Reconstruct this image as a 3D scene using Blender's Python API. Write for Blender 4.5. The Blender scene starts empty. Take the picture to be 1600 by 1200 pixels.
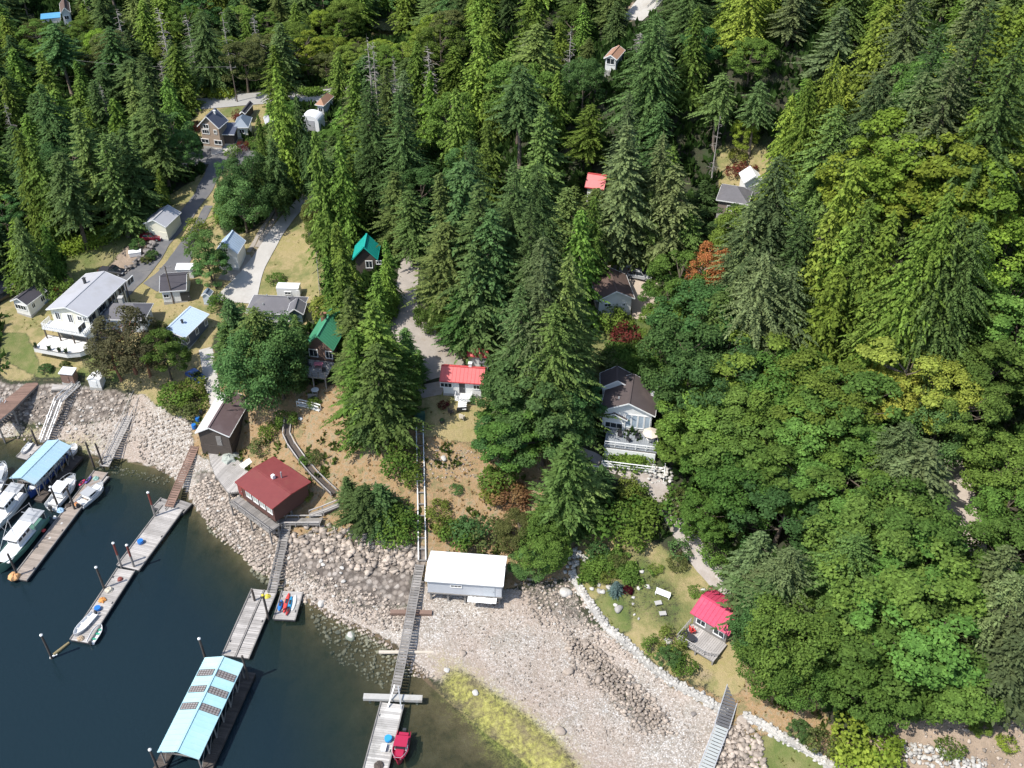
import bpy, math, random
import numpy as np
from mathutils import Vector, Matrix, noise as mnoise
random.seed(7); RNG = np.random.default_rng(7)
R = math.radians
scene = bpy.context.scene
COL = scene.collection
# ---------------------------------------------------------------- camera
PITCH = 38.6; CAMH = 120.0; FPX = 1600.0
cam = bpy.data.cameras.new('camera'); cam.lens = 36; cam.sensor_width = 36
cam.clip_start = 1; cam.clip_end = 8000
camo = bpy.data.objects.new('camera', cam); COL.objects.link(camo)
camo.location = (0, 0, CAMH); camo.rotation_euler = (R(90-PITCH), 0, 0)
scene.camera = camo
# ---------------------------------------------------------------- sky, sun, exposure
SUN_DIR = Vector((-0.54, -0.30, 0.90)).normalized()          # from the ground towards the sun
w = bpy.data.worlds.new('World'); scene.world = w; w.use_nodes = True
nt = w.node_tree
sky = nt.nodes.new('ShaderNodeTexSky'); sky.sky_type = 'NISHITA'; sky.sun_disc = False
sky.sun_elevation = math.asin(SUN_DIR.z); sky.sun_rotation = math.atan2(SUN_DIR.x, SUN_DIR.y)
sky.altitude = 50; sky.air_density = 1.0; sky.dust_density = 1.0
nt.links.new(sky.outputs[0], nt.nodes['Background'].inputs[0])
nt.nodes['Background'].inputs[1].default_value = 0.15
sun = bpy.data.lights.new('sun', 'SUN'); sun.energy = 4.0; sun.angle = R(0.5); sun.color = (1.0, 0.955, 0.88)
suno = bpy.data.objects.new('sun', sun); COL.objects.link(suno)
suno.rotation_euler = (-SUN_DIR).to_track_quat('-Z', 'Y').to_euler(); suno.location = (0, 0, 200)
vs = scene.view_settings; vs.view_transform = 'Standard'; vs.look = 'None'; vs.exposure = 0.53; vs.gamma = 1
scene.cycles.max_bounces = 6; scene.cycles.diffuse_bounces = 3; scene.cycles.glossy_bounces = 2
scene.cycles.transmission_bounces = 2; scene.cycles.transparent_max_bounces = 8
# ---------------------------------------------------------------- pixel <-> world
_a = R(90-PITCH); CA, SA = math.cos(_a), math.sin(_a)
def ray(u, v):
    cx = (u-800)/FPX; cy = -(v-600)/FPX
    return np.array((cx, cy*CA+SA, cy*SA-CA))
def P(u, v, z=0.0):                       # point of the pixel's line of sight at height z
    d = ray(u, v); t = (z-CAMH)/d[2]
    return Vector((d[0]*t, d[1]*t, z))
def proj(x, y, z):
    z = z-CAMH; yc = y*CA+z*SA; zc = -y*SA+z*CA
    return 800+FPX*x/(-zc), 600-FPX*yc/(-zc)
# ---------------------------------------------------------------- terrain heights (pixel u, v, height)
CTRL = '''0 690 0;60 697 0;105 712 0;150 724 0;200 730 0;268 752 0;286 770 0;302 803 0;335 838 0;372 868 0;398 893 0;440 915 0;
470 935 0;520 965 0;570 985 0;605 1002 0;645 1050 0;690 1090 0;760 1150 0;815 1185 0;850 1230 0;900 1300 0
0 730 -2.5;90 735 -3;180 755 -2.5;240 770 -2.2;255 800 -4;300 860 -3.5;350 900 -3;400 940 -3;450 975 -1.8;520 1010 -1.3;570 1040 -1.2;
600 1080 -1.1;650 1110 -0.7;700 1160 -0.7;760 1210 -0.6;560 1120 -2.2;620 1180 -1.6;500 1080 -3.5;480 1180 -5.5;560 1220 -3.5;700 1260 -1.5
100 850 -6;0 900 -8;200 950 -8;0 1100 -10;200 1150 -10;380 1050 -6;350 1250 -9;0 800 -5;-200 900 -8;-300 1300 -12;-150 760 -3;-300 700 0.5
0 660 1.0;80 662 1.2;150 680 1.0;200 690 1.2;260 700 1.6;290 740 1.0;320 770 1.6;360 815 1.6;410 860 1.5;470 900 1.3;540 935 1.2;600 960 1.1;
680 1010 0.8;740 1060 0.7;800 1110 0.6;860 1160 0.5;920 1220 0.5
0 600 4.5;60 605 4.2;130 605 4.3;180 615 4.5;230 630 4.5;270 650 4.5;300 650 4.6;310 700 3.4
0 560 6.5;60 560 6.5;120 560 6.7;180 570 6.5;260 580 6.5;330 600 6.5;0 500 7.6;60 520 7.5;120 510 7.8;200 510 8;300 520 8;330 640 5.5;350 690 4.2
0 430 9.5;80 440 9.5;170 425 10;230 400 10.8;290 440 9.8;320 460 9.5;330 400 11;260 345 12.5;360 405 11.5;400 430 11;440 400 12;480 420 12;
440 480 10;500 470 11.5;400 350 13.5;480 320 14.5;330 290 15;345 235 17;340 210 18;390 157 20;480 190 18;550 148 20.5;510 165 19.5;
380 700 3;360 760 1.8;400 800 2;440 830 2.2;490 800 4.2;520 830 3.8;420 690 6;450 660 8.5;470 700 7.5;510 740 6.5;540 700 8.5;540 770 5.5
400 640 8;380 600 8.5;470 600 10.5;500 620 10.5;520 560 12;600 840 3.8;650 860 3.8;590 880 2.6;660 895 2.6;720 900 2.8;800 900 3;860 890 3.3
730 940 1.6;800 950 1.8;860 930 2.2;630 920 2
600 760 6.5;620 700 9;655 662 12.4;700 640 13.3;740 640 13.5;680 700 10.8;740 700 10.8;700 760 7.8;760 760 7.8;690 820 4.8;760 820 5;820 800 6.5
720 612 14.3;690 590 14.6;760 560 15.3;700 555 15.8;640 560 15.5;620 500 17;640 440 19;600 420 18.5;570 430 17;540 400 16
950 995 1.6;900 1000 1.4;1000 1060 1.6;980 1110 1.2;1080 1110 1.8;1060 1160 1.5;1110 1140 1.9;1000 1190 0.9;1100 1250 0.9
893 905 2.1;905 935 1.9;945 985 1.9;1000 1030 1.9;1060 1078 1.9;1125 1115 1.9
905 900 3.3;925 940 3.1;960 975 3.1;1010 1018 3.1;1070 1065 3.1;1135 1095 3.1
960 880 5;940 840 6;1000 930 4.2;1050 940 4.4;1040 1000 3.7;1100 1010 4;1110 1060 3.6;1080 880 5.5;1150 940 5.2;1120 900 5.8;1060 840 7;1040 790 8.8;
1000 745 10.5;1090 780 9.5;960 780 8.5;900 780 7.5;870 720 9.5;930 710 11.2;975 705 11.5;1025 715 11.3;975 660 13;930 640 13.2;1030 650 13.4
970 590 16;960 540 17.2;1000 520 17.7;960 490 18.5;1000 440 20;940 410 21.2;1060 460 19;1080 560 16;
1150 300 29;1180 255 31;1130 240 32;930 290 26;960 95 46;1000 30 52;1050 380 24;870 560 15.5;850 460 18.5;860 350 23;800 620 13.5;780 500 16.5
1170 1140 2.6;1230 1190 2.2;1160 1190 1.8;1190 1110 4;1290 1150 4.5;1320 1200 3.6;1250 1060 5.5;1200 1000 6;1330 1060 7.5;1420 1140 7;1500 1160 7.5;
1570 1130 9;1590 1190 8;1540 1050 11;1530 940 12.5;1510 800 15.5;1490 740 17.5;1590 800 16;1400 900 12;1300 850 11.5;1200 850 9;1150 820 9.5
1300 700 15;1200 650 14.5;1400 650 18;1590 560 24;1500 500 26;1300 500 21;1180 500 19.5;1400 380 31;1250 380 27;1590 400 32;1590 250 42;1450 250 41;
1300 250 36;1590 100 60;1450 80 58;1300 80 50;1150 100 43;1050 180 34;850 180 27;780 80 31;700 180 22;700 60 24;600 40 17;620 55 16.5;600 100 17;500 60 18;
400 100 19;300 60 20;200 80 18;100 20 20;100 100 17;0 60 20;0 200 15;100 250 14;200 200 15.5;260 250 16;200 320 13;100 350 11.5;30 380 10.5;700 300 21;600 300 18.5;560 220 18;
0 -60 24;400 -60 26;800 -60 50;1200 -60 66;1650 -60 80;1750 300 46;1750 600 28;1750 900 16;1750 1200 10;-150 600 4;-150 450 9;-150 200 14;-150 0 20;
700 420 20;750 380 21;800 300 24;620 380 19;720 480 17.5;640 620 13.6;600 600 12.5;560 620 11.5;1000 820 7.5;1020 620 15;1100 1200 1.0;1350 780 15;1450 1000 9.5'''
_c = []
for ln in CTRL.replace('\n', ';').split(';'):
    if ln.strip():
        u, v, z = map(float, ln.split()); p = P(u, v, z); _c.append((p.x, p.y, z))
_c = np.array(_c)
X0, X1, Y0, Y1, DX = -250.0, 290.0, 40.0, 520.0, 0.9
gx = np.arange(X0, X1+.01, DX); gy = np.arange(Y0, Y1+.01, DX)
NX, NY = len(gx), len(gy)
def _rbf():
    pts = _c[:, :2]/100; n = len(pts)
    d = np.linalg.norm(pts[:, None]-pts[None], axis=2)
    A = np.zeros((n+3, n+3)); A[:n, :n] = d + np.eye(n)*-0.004
    A[:n, n] = 1; A[:n, n+1:] = pts; A[n, :n] = 1; A[n+1:, :n] = pts.T
    b = np.zeros(n+3); b[:n] = _c[:, 2]
    s = np.linalg.lstsq(A, b, rcond=None)[0]
    XX, YY = np.meshgrid(gx/100, gy/100)
    Z = s[n]+s[n+1]*XX+s[n+2]*YY
    for i in range(n): Z += s[i]*np.hypot(XX-pts[i, 0], YY-pts[i, 1])
    return Z
def blur(A, k):
    for _ in range(k):
        B = np.pad(A, 1, mode='edge')
        A = (B[:-2, 1:-1]+B[2:, 1:-1]+B[1:-1, :-2]+B[1:-1, 2:]+4*B[1:-1, 1:-1])/8
    return A
def vnoise(XX, YY, s, seed):                     # smooth value noise on the grid
    r = np.random.default_rng(seed); n = 256; T = r.random((n, n))
    x = XX/s+1000; y = YY/s+1000; xi = np.floor(x).astype(int); yi = np.floor(y).astype(int)
    fx = x-xi; fy = y-yi; fx = fx*fx*(3-2*fx); fy = fy*fy*(3-2*fy)
    g = lambda a, b: T[b % n, a % n]
    return (g(xi, yi)*(1-fx)+g(xi+1, yi)*fx)*(1-fy)+(g(xi, yi+1)*(1-fx)+g(xi+1, yi+1)*fx)*fy
TZ = blur(_rbf(), 6); _t2 = blur(TZ, 220); _k = np.clip((TZ-17)/8, 0, 1); TZ = TZ*(1-_k)+_t2*_k; TZ = blur(TZ, 3)
GX, GY = np.meshgrid(gx, gy)
_land = np.clip((TZ-2.5)/3, 0, 1)
TZ += _land*((vnoise(GX, GY, 9, 1)-.5)*.7+(vnoise(GX, GY, 3.2, 2)-.5)*.3)
TZ += np.clip((TZ-.1)/1.0, 0, 1)*(1-_land)*((vnoise(GX, GY, 2.2, 3)-.5)*.35+(vnoise(GX, GY, 1.0, 5)-.5)*.16)
def ter(x, y):
    fx = np.clip((np.asarray(x)-X0)/DX, 0, NX-1.001); fy = np.clip((np.asarray(y)-Y0)/DX, 0, NY-1.001)
    i = fx.astype(int); j = fy.astype(int); a = fx-i; b = fy-j
    return (TZ[j, i]*(1-a)+TZ[j, i+1]*a)*(1-b)+(TZ[j+1, i]*(1-a)+TZ[j+1, i+1]*a)*b
def tz(x, y): return float(ter(np.array([x]), np.array([y]))[0])
_T = np.arange(70, 900, 0.4)
def G(u, v, dz=0.0):                             # where the pixel's line of sight meets the ground raised by dz
    d = ray(u, v); x = d[0]*_T; y = d[1]*_T; z = CAMH+d[2]*_T
    below = z < ter(x, y)+dz
    k = int(np.argmax(below)) if below.any() else len(_T)-1
    return Vector((float(x[k]), float(y[k]), float(z[k])))
def Gz(u, v, dz=0.0):
    p = G(u, v, dz); return Vector((p.x, p.y, tz(p.x, p.y)))
PU, PV = proj(GX, GY, TZ)                        # where each terrain point is seen
def inpoly(U, V, poly):
    c = np.zeros(U.shape, bool); n = len(poly)
    for i in range(n):
        x1, y1 = poly[i]; x2, y2 = poly[i-1]
        if y1 == y2: continue
        c ^= ((y1 > V) != (y2 > V)) & (U < (x2-x1)*(V-y1)/(y2-y1)+x1)
    return c
def PL(s):
    q = [float(t) for t in s.split()]; return list(zip(q[::2], q[1::2]))
# ---------------------------------------------------------------- custom properties, objects
def tag(o, label=None, cat=None, group=None, kind=None):
    for k, v in (('label', label), ('category', cat), ('group', group), ('kind', kind)):
        if v: o[k] = v
    return o
def empty(name, loc, rz=0, label=None, cat=None, group=None):
    o = bpy.data.objects.new(name, None); COL.objects.link(o); o.location = loc; o.rotation_euler = (0, 0, rz)
    o.empty_display_size = .5
    return tag(o, label, cat, group)
def rootof(o):
    while o.parent: o = o.parent
    return o
class MB:
    def __init__(s): s.v = []; s.f = []
    def add(s, vs, fs):
        n = len(s.v); s.v += [tuple(p) for p in vs]; s.f += [tuple(i+n for i in f) for f in fs]; return s
    def box(s, cx, cy, cz, sx, sy, sz, rz=0, tx=1, ty=1):     # centre, full size; tx, ty taper the top
        c, q = math.cos(rz), math.sin(rz); vs = []
        for k in (-1, 1):
            ax = sx/2*(tx if k > 0 else 1); ay = sy/2*(ty if k > 0 else 1)
            for i, j in ((-1, -1), (1, -1), (1, 1), (-1, 1)):
                x, y = i*ax, j*ay; vs.append((cx+x*c-y*q, cy+x*q+y*c, cz+k*sz/2))
        return s.add(vs, [(3, 2, 1, 0), (4, 5, 6, 7), (0, 1, 5, 4), (1, 2, 6, 5), (2, 3, 7, 6), (3, 0, 4, 7)])
    def bar(s, p, q, w, h=None, up=(0, 0, 1)):
        p = Vector(p); q = Vector(q); h = h or w; d = (q-p).normalized(); u = Vector(up)
        if abs(d.dot(u)) > .99: u = Vector((1, 0, 0))
        a = d.cross(u).normalized()*w/2; b = a.cross(d).normalized()*h/2
        vs = [p-a-b, p+a-b, p+a+b, p-a+b, q-a-b, q+a-b, q+a+b, q-a+b]
        return s.add(vs, [(0, 1, 2, 3), (7, 6, 5, 4), (0, 4, 5, 1), (1, 5, 6, 2), (2, 6, 7, 3), (3, 7, 4, 0)])
    def tube(s, pts, r, n=8, cap=True):
        pts = [Vector(p) for p in pts]; rr = r if isinstance(r, (list, tuple)) else [r]*len(pts); vs = []; fs = []
        for i, p in enumerate(pts):
            d = (pts[min(i+1, len(pts)-1)]-pts[max(i-1, 0)]).normalized()
            u = Vector((0, 0, 1)) if abs(d.z) < .95 else Vector((1, 0, 0))
            a = d.cross(u).normalized(); b = a.cross(d)
            for k in range(n):
                t = 2*math.pi*k/n; vs.append(p+(a*math.cos(t)+b*math.sin(t))*rr[i])
        for i in range(len(pts)-1):
            for k in range(n):
                fs.append((i*n+k, i*n+(k+1) % n, (i+1)*n+(k+1) % n, (i+1)*n+k))
        if cap: fs += [tuple(range(n)), tuple(reversed(range((len(pts)-1)*n, len(pts)*n)))]
        return s.add(vs, fs)
    def slab(s, pts, t):                                     # polygon given as 3D points, thickened by t downwards
        n = len(pts); pts = [Vector(p) for p in pts]; low = [p-Vector((0, 0, t)) for p in pts]
        return s.add(pts+low, [tuple(range(n)), tuple(reversed(range(n, 2*n)))]+[(i, i+n, (i+1) % n+n, (i+1) % n) for i in range(n)])
    def build(s, name, mat, parent=None, world=False, smooth=False):
        vs = s.v
        if world and parent is not None:
            o0 = rootof(parent).location; vs = [(x-o0.x, y-o0.y, z-o0.z) for x, y, z in vs]
        me = bpy.data.meshes.new(name); me.from_pydata(vs, [], s.f)
        if smooth: me.shade_smooth()
        return link(name, me, mat, parent)
def link(name, me, mat, parent=None):
    if mat is not None and not me.materials: me.materials.append(mat)
    o = bpy.data.objects.new(name, me); COL.objects.link(o); o.parent = parent
    return o
def npmesh(name, V, F, smooth=False):                         # V (n,3), F (m,k) arrays
    me = bpy.data.meshes.new(name); V = np.ascontiguousarray(V, np.float32); F = np.ascontiguousarray(F, np.int32)
    m, k = F.shape
    me.vertices.add(len(V)); me.vertices.foreach_set('co', V.ravel())
    me.loops.add(m*k); me.loops.foreach_set('vertex_index', F.ravel())
    me.polygons.add(m); me.polygons.foreach_set('loop_start', np.arange(0, m*k, k, dtype=np.int32))
    me.update(calc_edges=True); me.validate()
    if smooth: me.shade_smooth()
    return me
def copy_tree(o, parent=None):
    c = o.copy(); COL.objects.link(c); c.parent = parent
    for ch in CHILD.get(o.name, None) or [x for x in COL.objects if x.parent == o]: copy_tree(ch, c)
    return c
CHILD = {}
# ---------------------------------------------------------------- materials
_M = {}
def nodes(name):
    m = bpy.data.materials.new(name); m.use_nodes = True; t = m.node_tree; b = t.nodes['Principled BSDF']
    return m, t, b
def N(t, kind, **kw):
    n = t.nodes.new('ShaderNode'+kind)
    for k, v in kw.items():
        if k.startswith('i_'): n.inputs[k[2:].replace('_', ' ')].default_value = v
        else: setattr(n, k, v)
    return n
def ramp(t, fac, stops):
    r = t.nodes.new('ShaderNodeValToRGB'); e = r.color_ramp.elements
    while len(e) < len(stops): e.new(.5)
    for i, (p, c) in enumerate(stops): e[i].position = p; e[i].color = (*c, 1) if len(c) == 3 else c
    t.links.new(fac, r.inputs[0]); return r.outputs[0]
def mixc(t, f, a, b, mode='MIX'):
    n = t.nodes.new('ShaderNodeMix'); n.data_type = 'RGBA'; n.blend_type = mode
    for k, s in ((0, f), (6, a), (7, b)):
        if isinstance(s, (float, int)): n.inputs[k].default_value = s
        elif isinstance(s, tuple): n.inputs[k].default_value = (*s, 1)
        else: t.links.new(s, n.inputs[k])
    return n.outputs[2]
def math_(t, op, a, b=None, c=None, clamp=False):
    n = t.nodes.new('ShaderNodeMath'); n.operation = op; n.use_clamp = clamp
    for k, s in enumerate((a, b, c)):
        if s is None: continue
        if isinstance(s, (float, int)): n.inputs[k].default_value = s
        else: t.links.new(s, n.inputs[k])
    return n.outputs[0]
def noise(t, co, scale, detail=3, rough=.6):
    n = N(t, 'TexNoise'); n.inputs['Scale'].default_value = scale; n.inputs['Detail'].default_value = detail
    n.inputs['Roughness'].default_value = rough; t.links.new(co, n.inputs['Vector']); return n.outputs['Fac']
def M(name, col=(.5, .5, .5), rough=.7, var=.25, scale=1.5, metal=0.0, island=0.0, bump=0.0, stain=None, coat=0.0, alpha=None):
    """weathered surface: colour varied by noise, by loose piece (island) and by stains of a second colour"""
    if name in _M: return _M[name]
    m, t, b = nodes(name); co = N(t, 'TexCoord').outputs['Object']
    f = noise(t, co, scale, 5, .65); f2 = noise(t, co, scale*7, 3, .6)
    k = math_(t, 'MULTIPLY_ADD', f, var*1.6, 1-var*.8); k = math_(t, 'MULTIPLY', k, math_(t, 'MULTIPLY_ADD', f2, var*.9, 1-var*.45))
    if island:
        r = N(t, 'NewGeometry').outputs['Random Per Island']
        k = math_(t, 'MULTIPLY', k, math_(t, 'MULTIPLY_ADD', r, island*2, 1-island))
    c = mixc(t, 1.0, (*col,), (1, 1, 1), 'MULTIPLY')
    vm = N(t, 'VectorMath', operation='SCALE'); t.links.new(c, vm.inputs[0]); t.links.new(k, vm.inputs['Scale']); c = vm.outputs[0]
    if stain:
        s = ramp(t, noise(t, co, scale*.45, 6, .7), [(.5, (0, 0, 0)), (.72, (1, 1, 1))]); c = mixc(t, s, c, stain)
    t.links.new(c, b.inputs['Base Color'])
    b.inputs['Roughness'].default_value = rough; b.inputs['Metallic'].default_value = metal
    if coat: b.inputs['Coat Weight'].default_value = coat
    if rough < .99 and rough > .3: t.links.new(math_(t, 'MULTIPLY_ADD', f2, .3, rough-.15, clamp=True), b.inputs['Roughness'])
    if bump:
        bp = N(t, 'Bump'); bp.inputs['Strength'].default_value = .6; bp.inputs['Distance'].default_value = bump
        t.links.new(f2, bp.inputs['Height']); t.links.new(bp.outputs[0], b.inputs['Normal'])
    _M[name] = m; return m
# ================================================================ ground, water, roads
Z = {k: np.zeros(TZ.shape) for k in ('dry', 'green', 'gravel', 'rock', 'heath', 'algae', 'soil', 'bed')}
def paint(z, s, val=1.0, k=2):
    m = blur(inpoly(PU, PV, PL(s)).astype(float), k)*val
    for q in Z: Z[q] = Z[q]*(1-m)
    Z[z] = Z[z]+m
Z['heath'][inpoly(PU, PV, PL('225 590 330 590 350 600 900 600 905 905 1150 950 1400 1250 200 1250')) & (TZ > 1)] = 1
paint('dry', '0 430 60 440 90 452 105 400 190 368 230 330 330 262 326 225 296 215 296 180 330 160 400 152 430 150 430 190 380 215 382 240 330 330 350 372 400 360 478 300 492 310 478 370 505 400 500 480 470 520 330 520 345 640 300 660 230 640 150 600 0 600')
paint('green', '95 395 190 368 230 345 200 390 165 420 190 440 120 448')
paint('green', '0 520 40 520 60 560 150 590 60 590 0 560'); paint('green', '130 540 200 560 190 600 120 580'); paint('green', '245 455 300 460 290 470 240 466')
paint('green', '340 170 385 165 380 180 350 185'); paint('green', '385 205 420 195 420 235 392 225')
paint('dry', '60 545 110 548 150 570 60 575', .8); paint('dry', '400 360 478 310 472 370 505 420 498 470 430 430')
paint('soil', '165 420 195 385 240 372 245 390 215 415 190 428', .8)
paint('soil', '380 380 440 345 450 330 420 390 390 410', .5); paint('soil', '345 405 420 400 410 440 350 440', .6)
paint('gravel', '-50 592 130 600 220 615 262 645 300 660 302 700 345 735 380 790 440 850 520 860 640 890 670 920 800 920 893 905 905 930 950 985 1000 1030 1060 1078 1130 1114 1120 1230 -50 1230')
paint('rock', '-50 592 130 600 200 612 205 650 80 670 -50 655', .8, 3)
paint('rock', '300 735 345 735 380 780 440 835 520 850 640 880 655 950 560 950 470 900 420 890 395 880 320 800', .75, 3)
paint('rock', '800 905 893 905 950 990 900 985 820 950', .5, 3)
paint('rock', '880 1000 930 1010 1010 1080 1050 1150 1000 1150 940 1090', .5, 3)
paint('heath', '372 690 440 655 545 650 560 700 610 740 640 860 560 870 500 860 470 800 480 745 420 700', 1, 3)
paint('heath', '655 640 740 600 790 620 770 720 840 790 860 880 790 900 670 870 655 700', 1, 3)
paint('rock', '470 830 640 850 650 880 560 900 470 870', .8, 3); paint('rock', '640 850 665 850 665 900 640 900')
paint('rock', '655 700 750 705 745 735 690 745 660 735', .3, 4)
paint('dry', '655 600 690 600 760 610 770 660 760 690 660 685 648 660'); paint('heath', '660 690 770 690 770 740 660 740', .4)
paint('heath', '650 525 700 530 760 560 680 560', .5); paint('dry', '645 470 660 520 720 548 765 548 765 565 700 560 650 530')
paint('dry', '900 850 960 805 1010 840 1050 860 1110 900 1150 950 1170 1050 1160 1090 1130 1092 1060 1060 1000 1020 930 965 900 905')
paint('green', '940 905 1000 880 1060 900 1075 950 1070 1000 1020 985 980 950 1000 985 960 990 920 950', .5, 5)
paint('green', '920 940 960 930 985 990 960 985'); paint('green', '960 830 1030 870 1010 900 960 870', .5, 3)
paint('soil', '1080 1040 1130 1040 1120 1080 1070 1060', .5); paint('soil', '1030 850 1070 870 1050 890', .5)
paint('heath', '1140 1110 1220 1100 1310 1150 1400 1190 1600 1230 1250 1230', .9); paint('green', '1165 1145 1240 1155 1320 1200 1300 1240 1160 1230 1150 1170', .85)
paint('soil', '1380 1130 1460 1120 1540 1080 1640 1080 1640 1240 1400 1240 1340 1180', .9)
paint('rock', '1130 1130 1165 1130 1155 1240 1090 1240', .9); paint('soil', '1470 690 1530 740 1560 940 1520 960 1500 830', .5)
paint('soil', '930 400 1010 410 1030 440 1010 500 980 500 990 450 940 430', .6); paint('green', '900 470 1020 480 1040 640 900 620', .6)
paint('dry', '1120 225 1200 225 1210 270 1170 340 1120 330', .8)
paint('dry', '600 30 640 35 630 60 570 62', .8); paint('green', '570 32 625 36 620 50 575 46')
paint('soil', '975 5 1020 0 1020 25 985 35', .8)
for s in ('20 668 70 672 72 688 10 690', '95 684 140 682 160 700 150 712 105 702', '690 1050 740 1060 800 1100 870 1150 910 1200 930 1250 800 1250 770 1180 700 1100 680 1070'):
    paint('algae', s, .9, 14)
paint('algae', '650 1010 700 1020 760 1070 700 1070', .35, 4); paint('algae', '740 1120 800 1160 830 1200 760 1180', .5, 4)
_under = np.clip(-(TZ-.26)/.28, 0, 1)
for q in Z: Z[q] = Z[q]*(1-_under*(0.35 if q == 'algae' else 1))
Z['bed'] = np.maximum(Z['bed'], _under*(1-Z['algae']))
_shade = None
# terrain mesh: fine inside the seen region, stretched rings outside
def grow(a, far, n):
    out = []; s = a[-1]; step = (a[-1]-a[-2])
    for _ in range(n): step *= 1.35; s += step; out.append(s)
    return out
ext = np.cumsum(DX*1.5**np.arange(1, 17))
xs = np.concatenate([(X0-ext)[::-1], gx, X1+ext]); ys = np.concatenate([(Y0-ext)[::-1], gy, Y1+ext])
SX, SY = np.meshgrid(xs, ys); e = len(ext)
SZ = np.pad(TZ, e, mode='edge')
dd = np.maximum(np.maximum(X0-SX, SX-X1), np.maximum(Y0-SY, SY-Y1)); fall = np.clip(dd/250, 0, 1)
SZ = SZ*(1-fall)+fall*np.where((SX < -80) & (SY < 260), -14, 32+10*np.sin(SX/300)+14*np.clip(SY/900, 0, 1.5))
V = np.stack([SX, SY, SZ], -1).reshape(-1, 3); nxx, nyy = len(xs), len(ys)
ii, jj = np.meshgrid(np.arange(nxx-1), np.arange(nyy-1)); a = (jj*nxx+ii).ravel()
F = np.stack([a, a+1, a+nxx+1, a+nxx], 1)
gme = npmesh('ground', V, F, smooth=True)
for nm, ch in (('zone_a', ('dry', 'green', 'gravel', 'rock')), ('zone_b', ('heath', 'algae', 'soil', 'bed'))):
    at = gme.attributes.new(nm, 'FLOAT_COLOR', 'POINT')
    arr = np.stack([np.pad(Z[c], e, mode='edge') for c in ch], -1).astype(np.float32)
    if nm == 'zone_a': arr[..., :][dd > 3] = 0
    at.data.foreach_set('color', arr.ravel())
m, t, b = nodes('ground'); geo = N(t, 'NewGeometry'); co = geo.outputs['Position']
za = N(t, 'Attribute', attribute_name='zone_a'); zb = N(t, 'Attribute', attribute_name='zone_b')
sa = N(t, 'SeparateColor'); t.links.new(za.outputs['Color'], sa.inputs[0]); sb = N(t, 'SeparateColor'); t.links.new(zb.outputs['Color'], sb.inputs[0])
n1 = noise(t, co, .35, 6, .7); n2 = noise(t, co, 1.6, 5, .7); n3 = noise(t, co, .08, 4, .6); n4 = noise(t, co, 6.0, 3, .6)
def zone(w, c, fac, lo=.38, hi=.62, nz=.5):                                   # ragged edge, then mix
    s = math_(t, 'ADD', w, math_(t, 'MULTIPLY_ADD', n2, nz, -nz/2)); s = math_(t, 'ADD', s, math_(t, 'MULTIPLY_ADD', n4, nz, -nz/2))
    mr = N(t, 'MapRange', interpolation_type='SMOOTHSTEP'); mr.inputs['From Min'].default_value = lo; mr.inputs['From Max'].default_value = hi
    t.links.new(s, mr.inputs['Value']); return mixc(t, mr.outputs[0], c, fac)
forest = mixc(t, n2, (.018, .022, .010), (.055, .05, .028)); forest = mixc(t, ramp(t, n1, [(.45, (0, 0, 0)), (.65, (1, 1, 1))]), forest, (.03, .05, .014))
n5 = math_(t, 'MULTIPLY_ADD', n3, .5, math_(t, 'MULTIPLY', n1, .5)); dry = ramp(t, n5, [(.34, (.10, .13, .035)), (.44, (.22, .20, .075)), (.52, (.37, .28, .145)), (.6, (.30, .25, .10)), (.68, (.40, .30, .18))])
dry = mixc(t, math_(t, 'MULTIPLY', n4, .5), dry, (.19, .19, .07))
grn = ramp(t, n5, [(.34, (.07, .11, .025)), (.46, (.13, .16, .04)), (.55, (.21, .20, .075)), (.66, (.30, .25, .12))]); grn = mixc(t, math_(t, 'MULTIPLY', n4, .45), grn, (.06, .09, .02))
vo = N(t, 'TexVoronoi'); vo.inputs['Scale'].default_value = 5.2; t.links.new(co, vo.inputs['Vector'])
vo2 = N(t, 'TexVoronoi'); vo2.inputs['Scale'].default_value = 1.3; t.links.new(co, vo2.inputs['Vector'])
sv = N(t, 'SeparateColor'); t.links.new(vo.outputs['Color'], sv.inputs[0]); sv2 = N(t, 'SeparateColor'); t.links.new(vo2.outputs['Color'], sv2.inputs[0])
grv = ramp(t, sv.outputs[0], [(0, (.29, .245, .20)), (.35, (.45, .40, .345)), (.75, (.56, .51, .455)), (1, (.66, .64, .61))])
grv = mixc(t, ramp(t, vo.outputs['Distance'], [(.3, (0, 0, 0)), (.62, (.55, .55, .55))]), grv, (.18, .155, .13))
grv = mixc(t, ramp(t, n3, [(.42, (0, 0, 0)), (.62, (.55, .55, .55))]), grv, (.36, .27, .21))
grv = mixc(t, ramp(t, n1, [(.5, (0, 0, 0)), (.8, (.5, .5, .5))]), grv, (.20, .19, .15))
rck = ramp(t, sv2.outputs[1], [(0, (.15, .125, .105)), (.5, (.29, .245, .205)), (1, (.42, .375, .33))])
rck = mixc(t, ramp(t, vo2.outputs['Distance'], [(.35, (0, 0, 0)), (.7, (.8, .8, .8))]), rck, (.07, .055, .045)); rck = mixc(t, ramp(t, n1, [(.5, (0, 0, 0)), (.7, (.7, .7, .7))]), rck, (.17, .15, .13))
hth = ramp(t, math_(t, 'MULTIPLY_ADD', n2, .45, math_(t, 'MULTIPLY', n1, .55)), [(.33, (.11, .14, .035)), (.43, (.28, .22, .10)), (.5, (.42, .26, .13)), (.56, (.36, .29, .18)), (.63, (.18, .18, .06)), (.7, (.44, .34, .20))])
hth = mixc(t, math_(t, 'MULTIPLY', n4, .6), hth, (.10, .075, .05))
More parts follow.
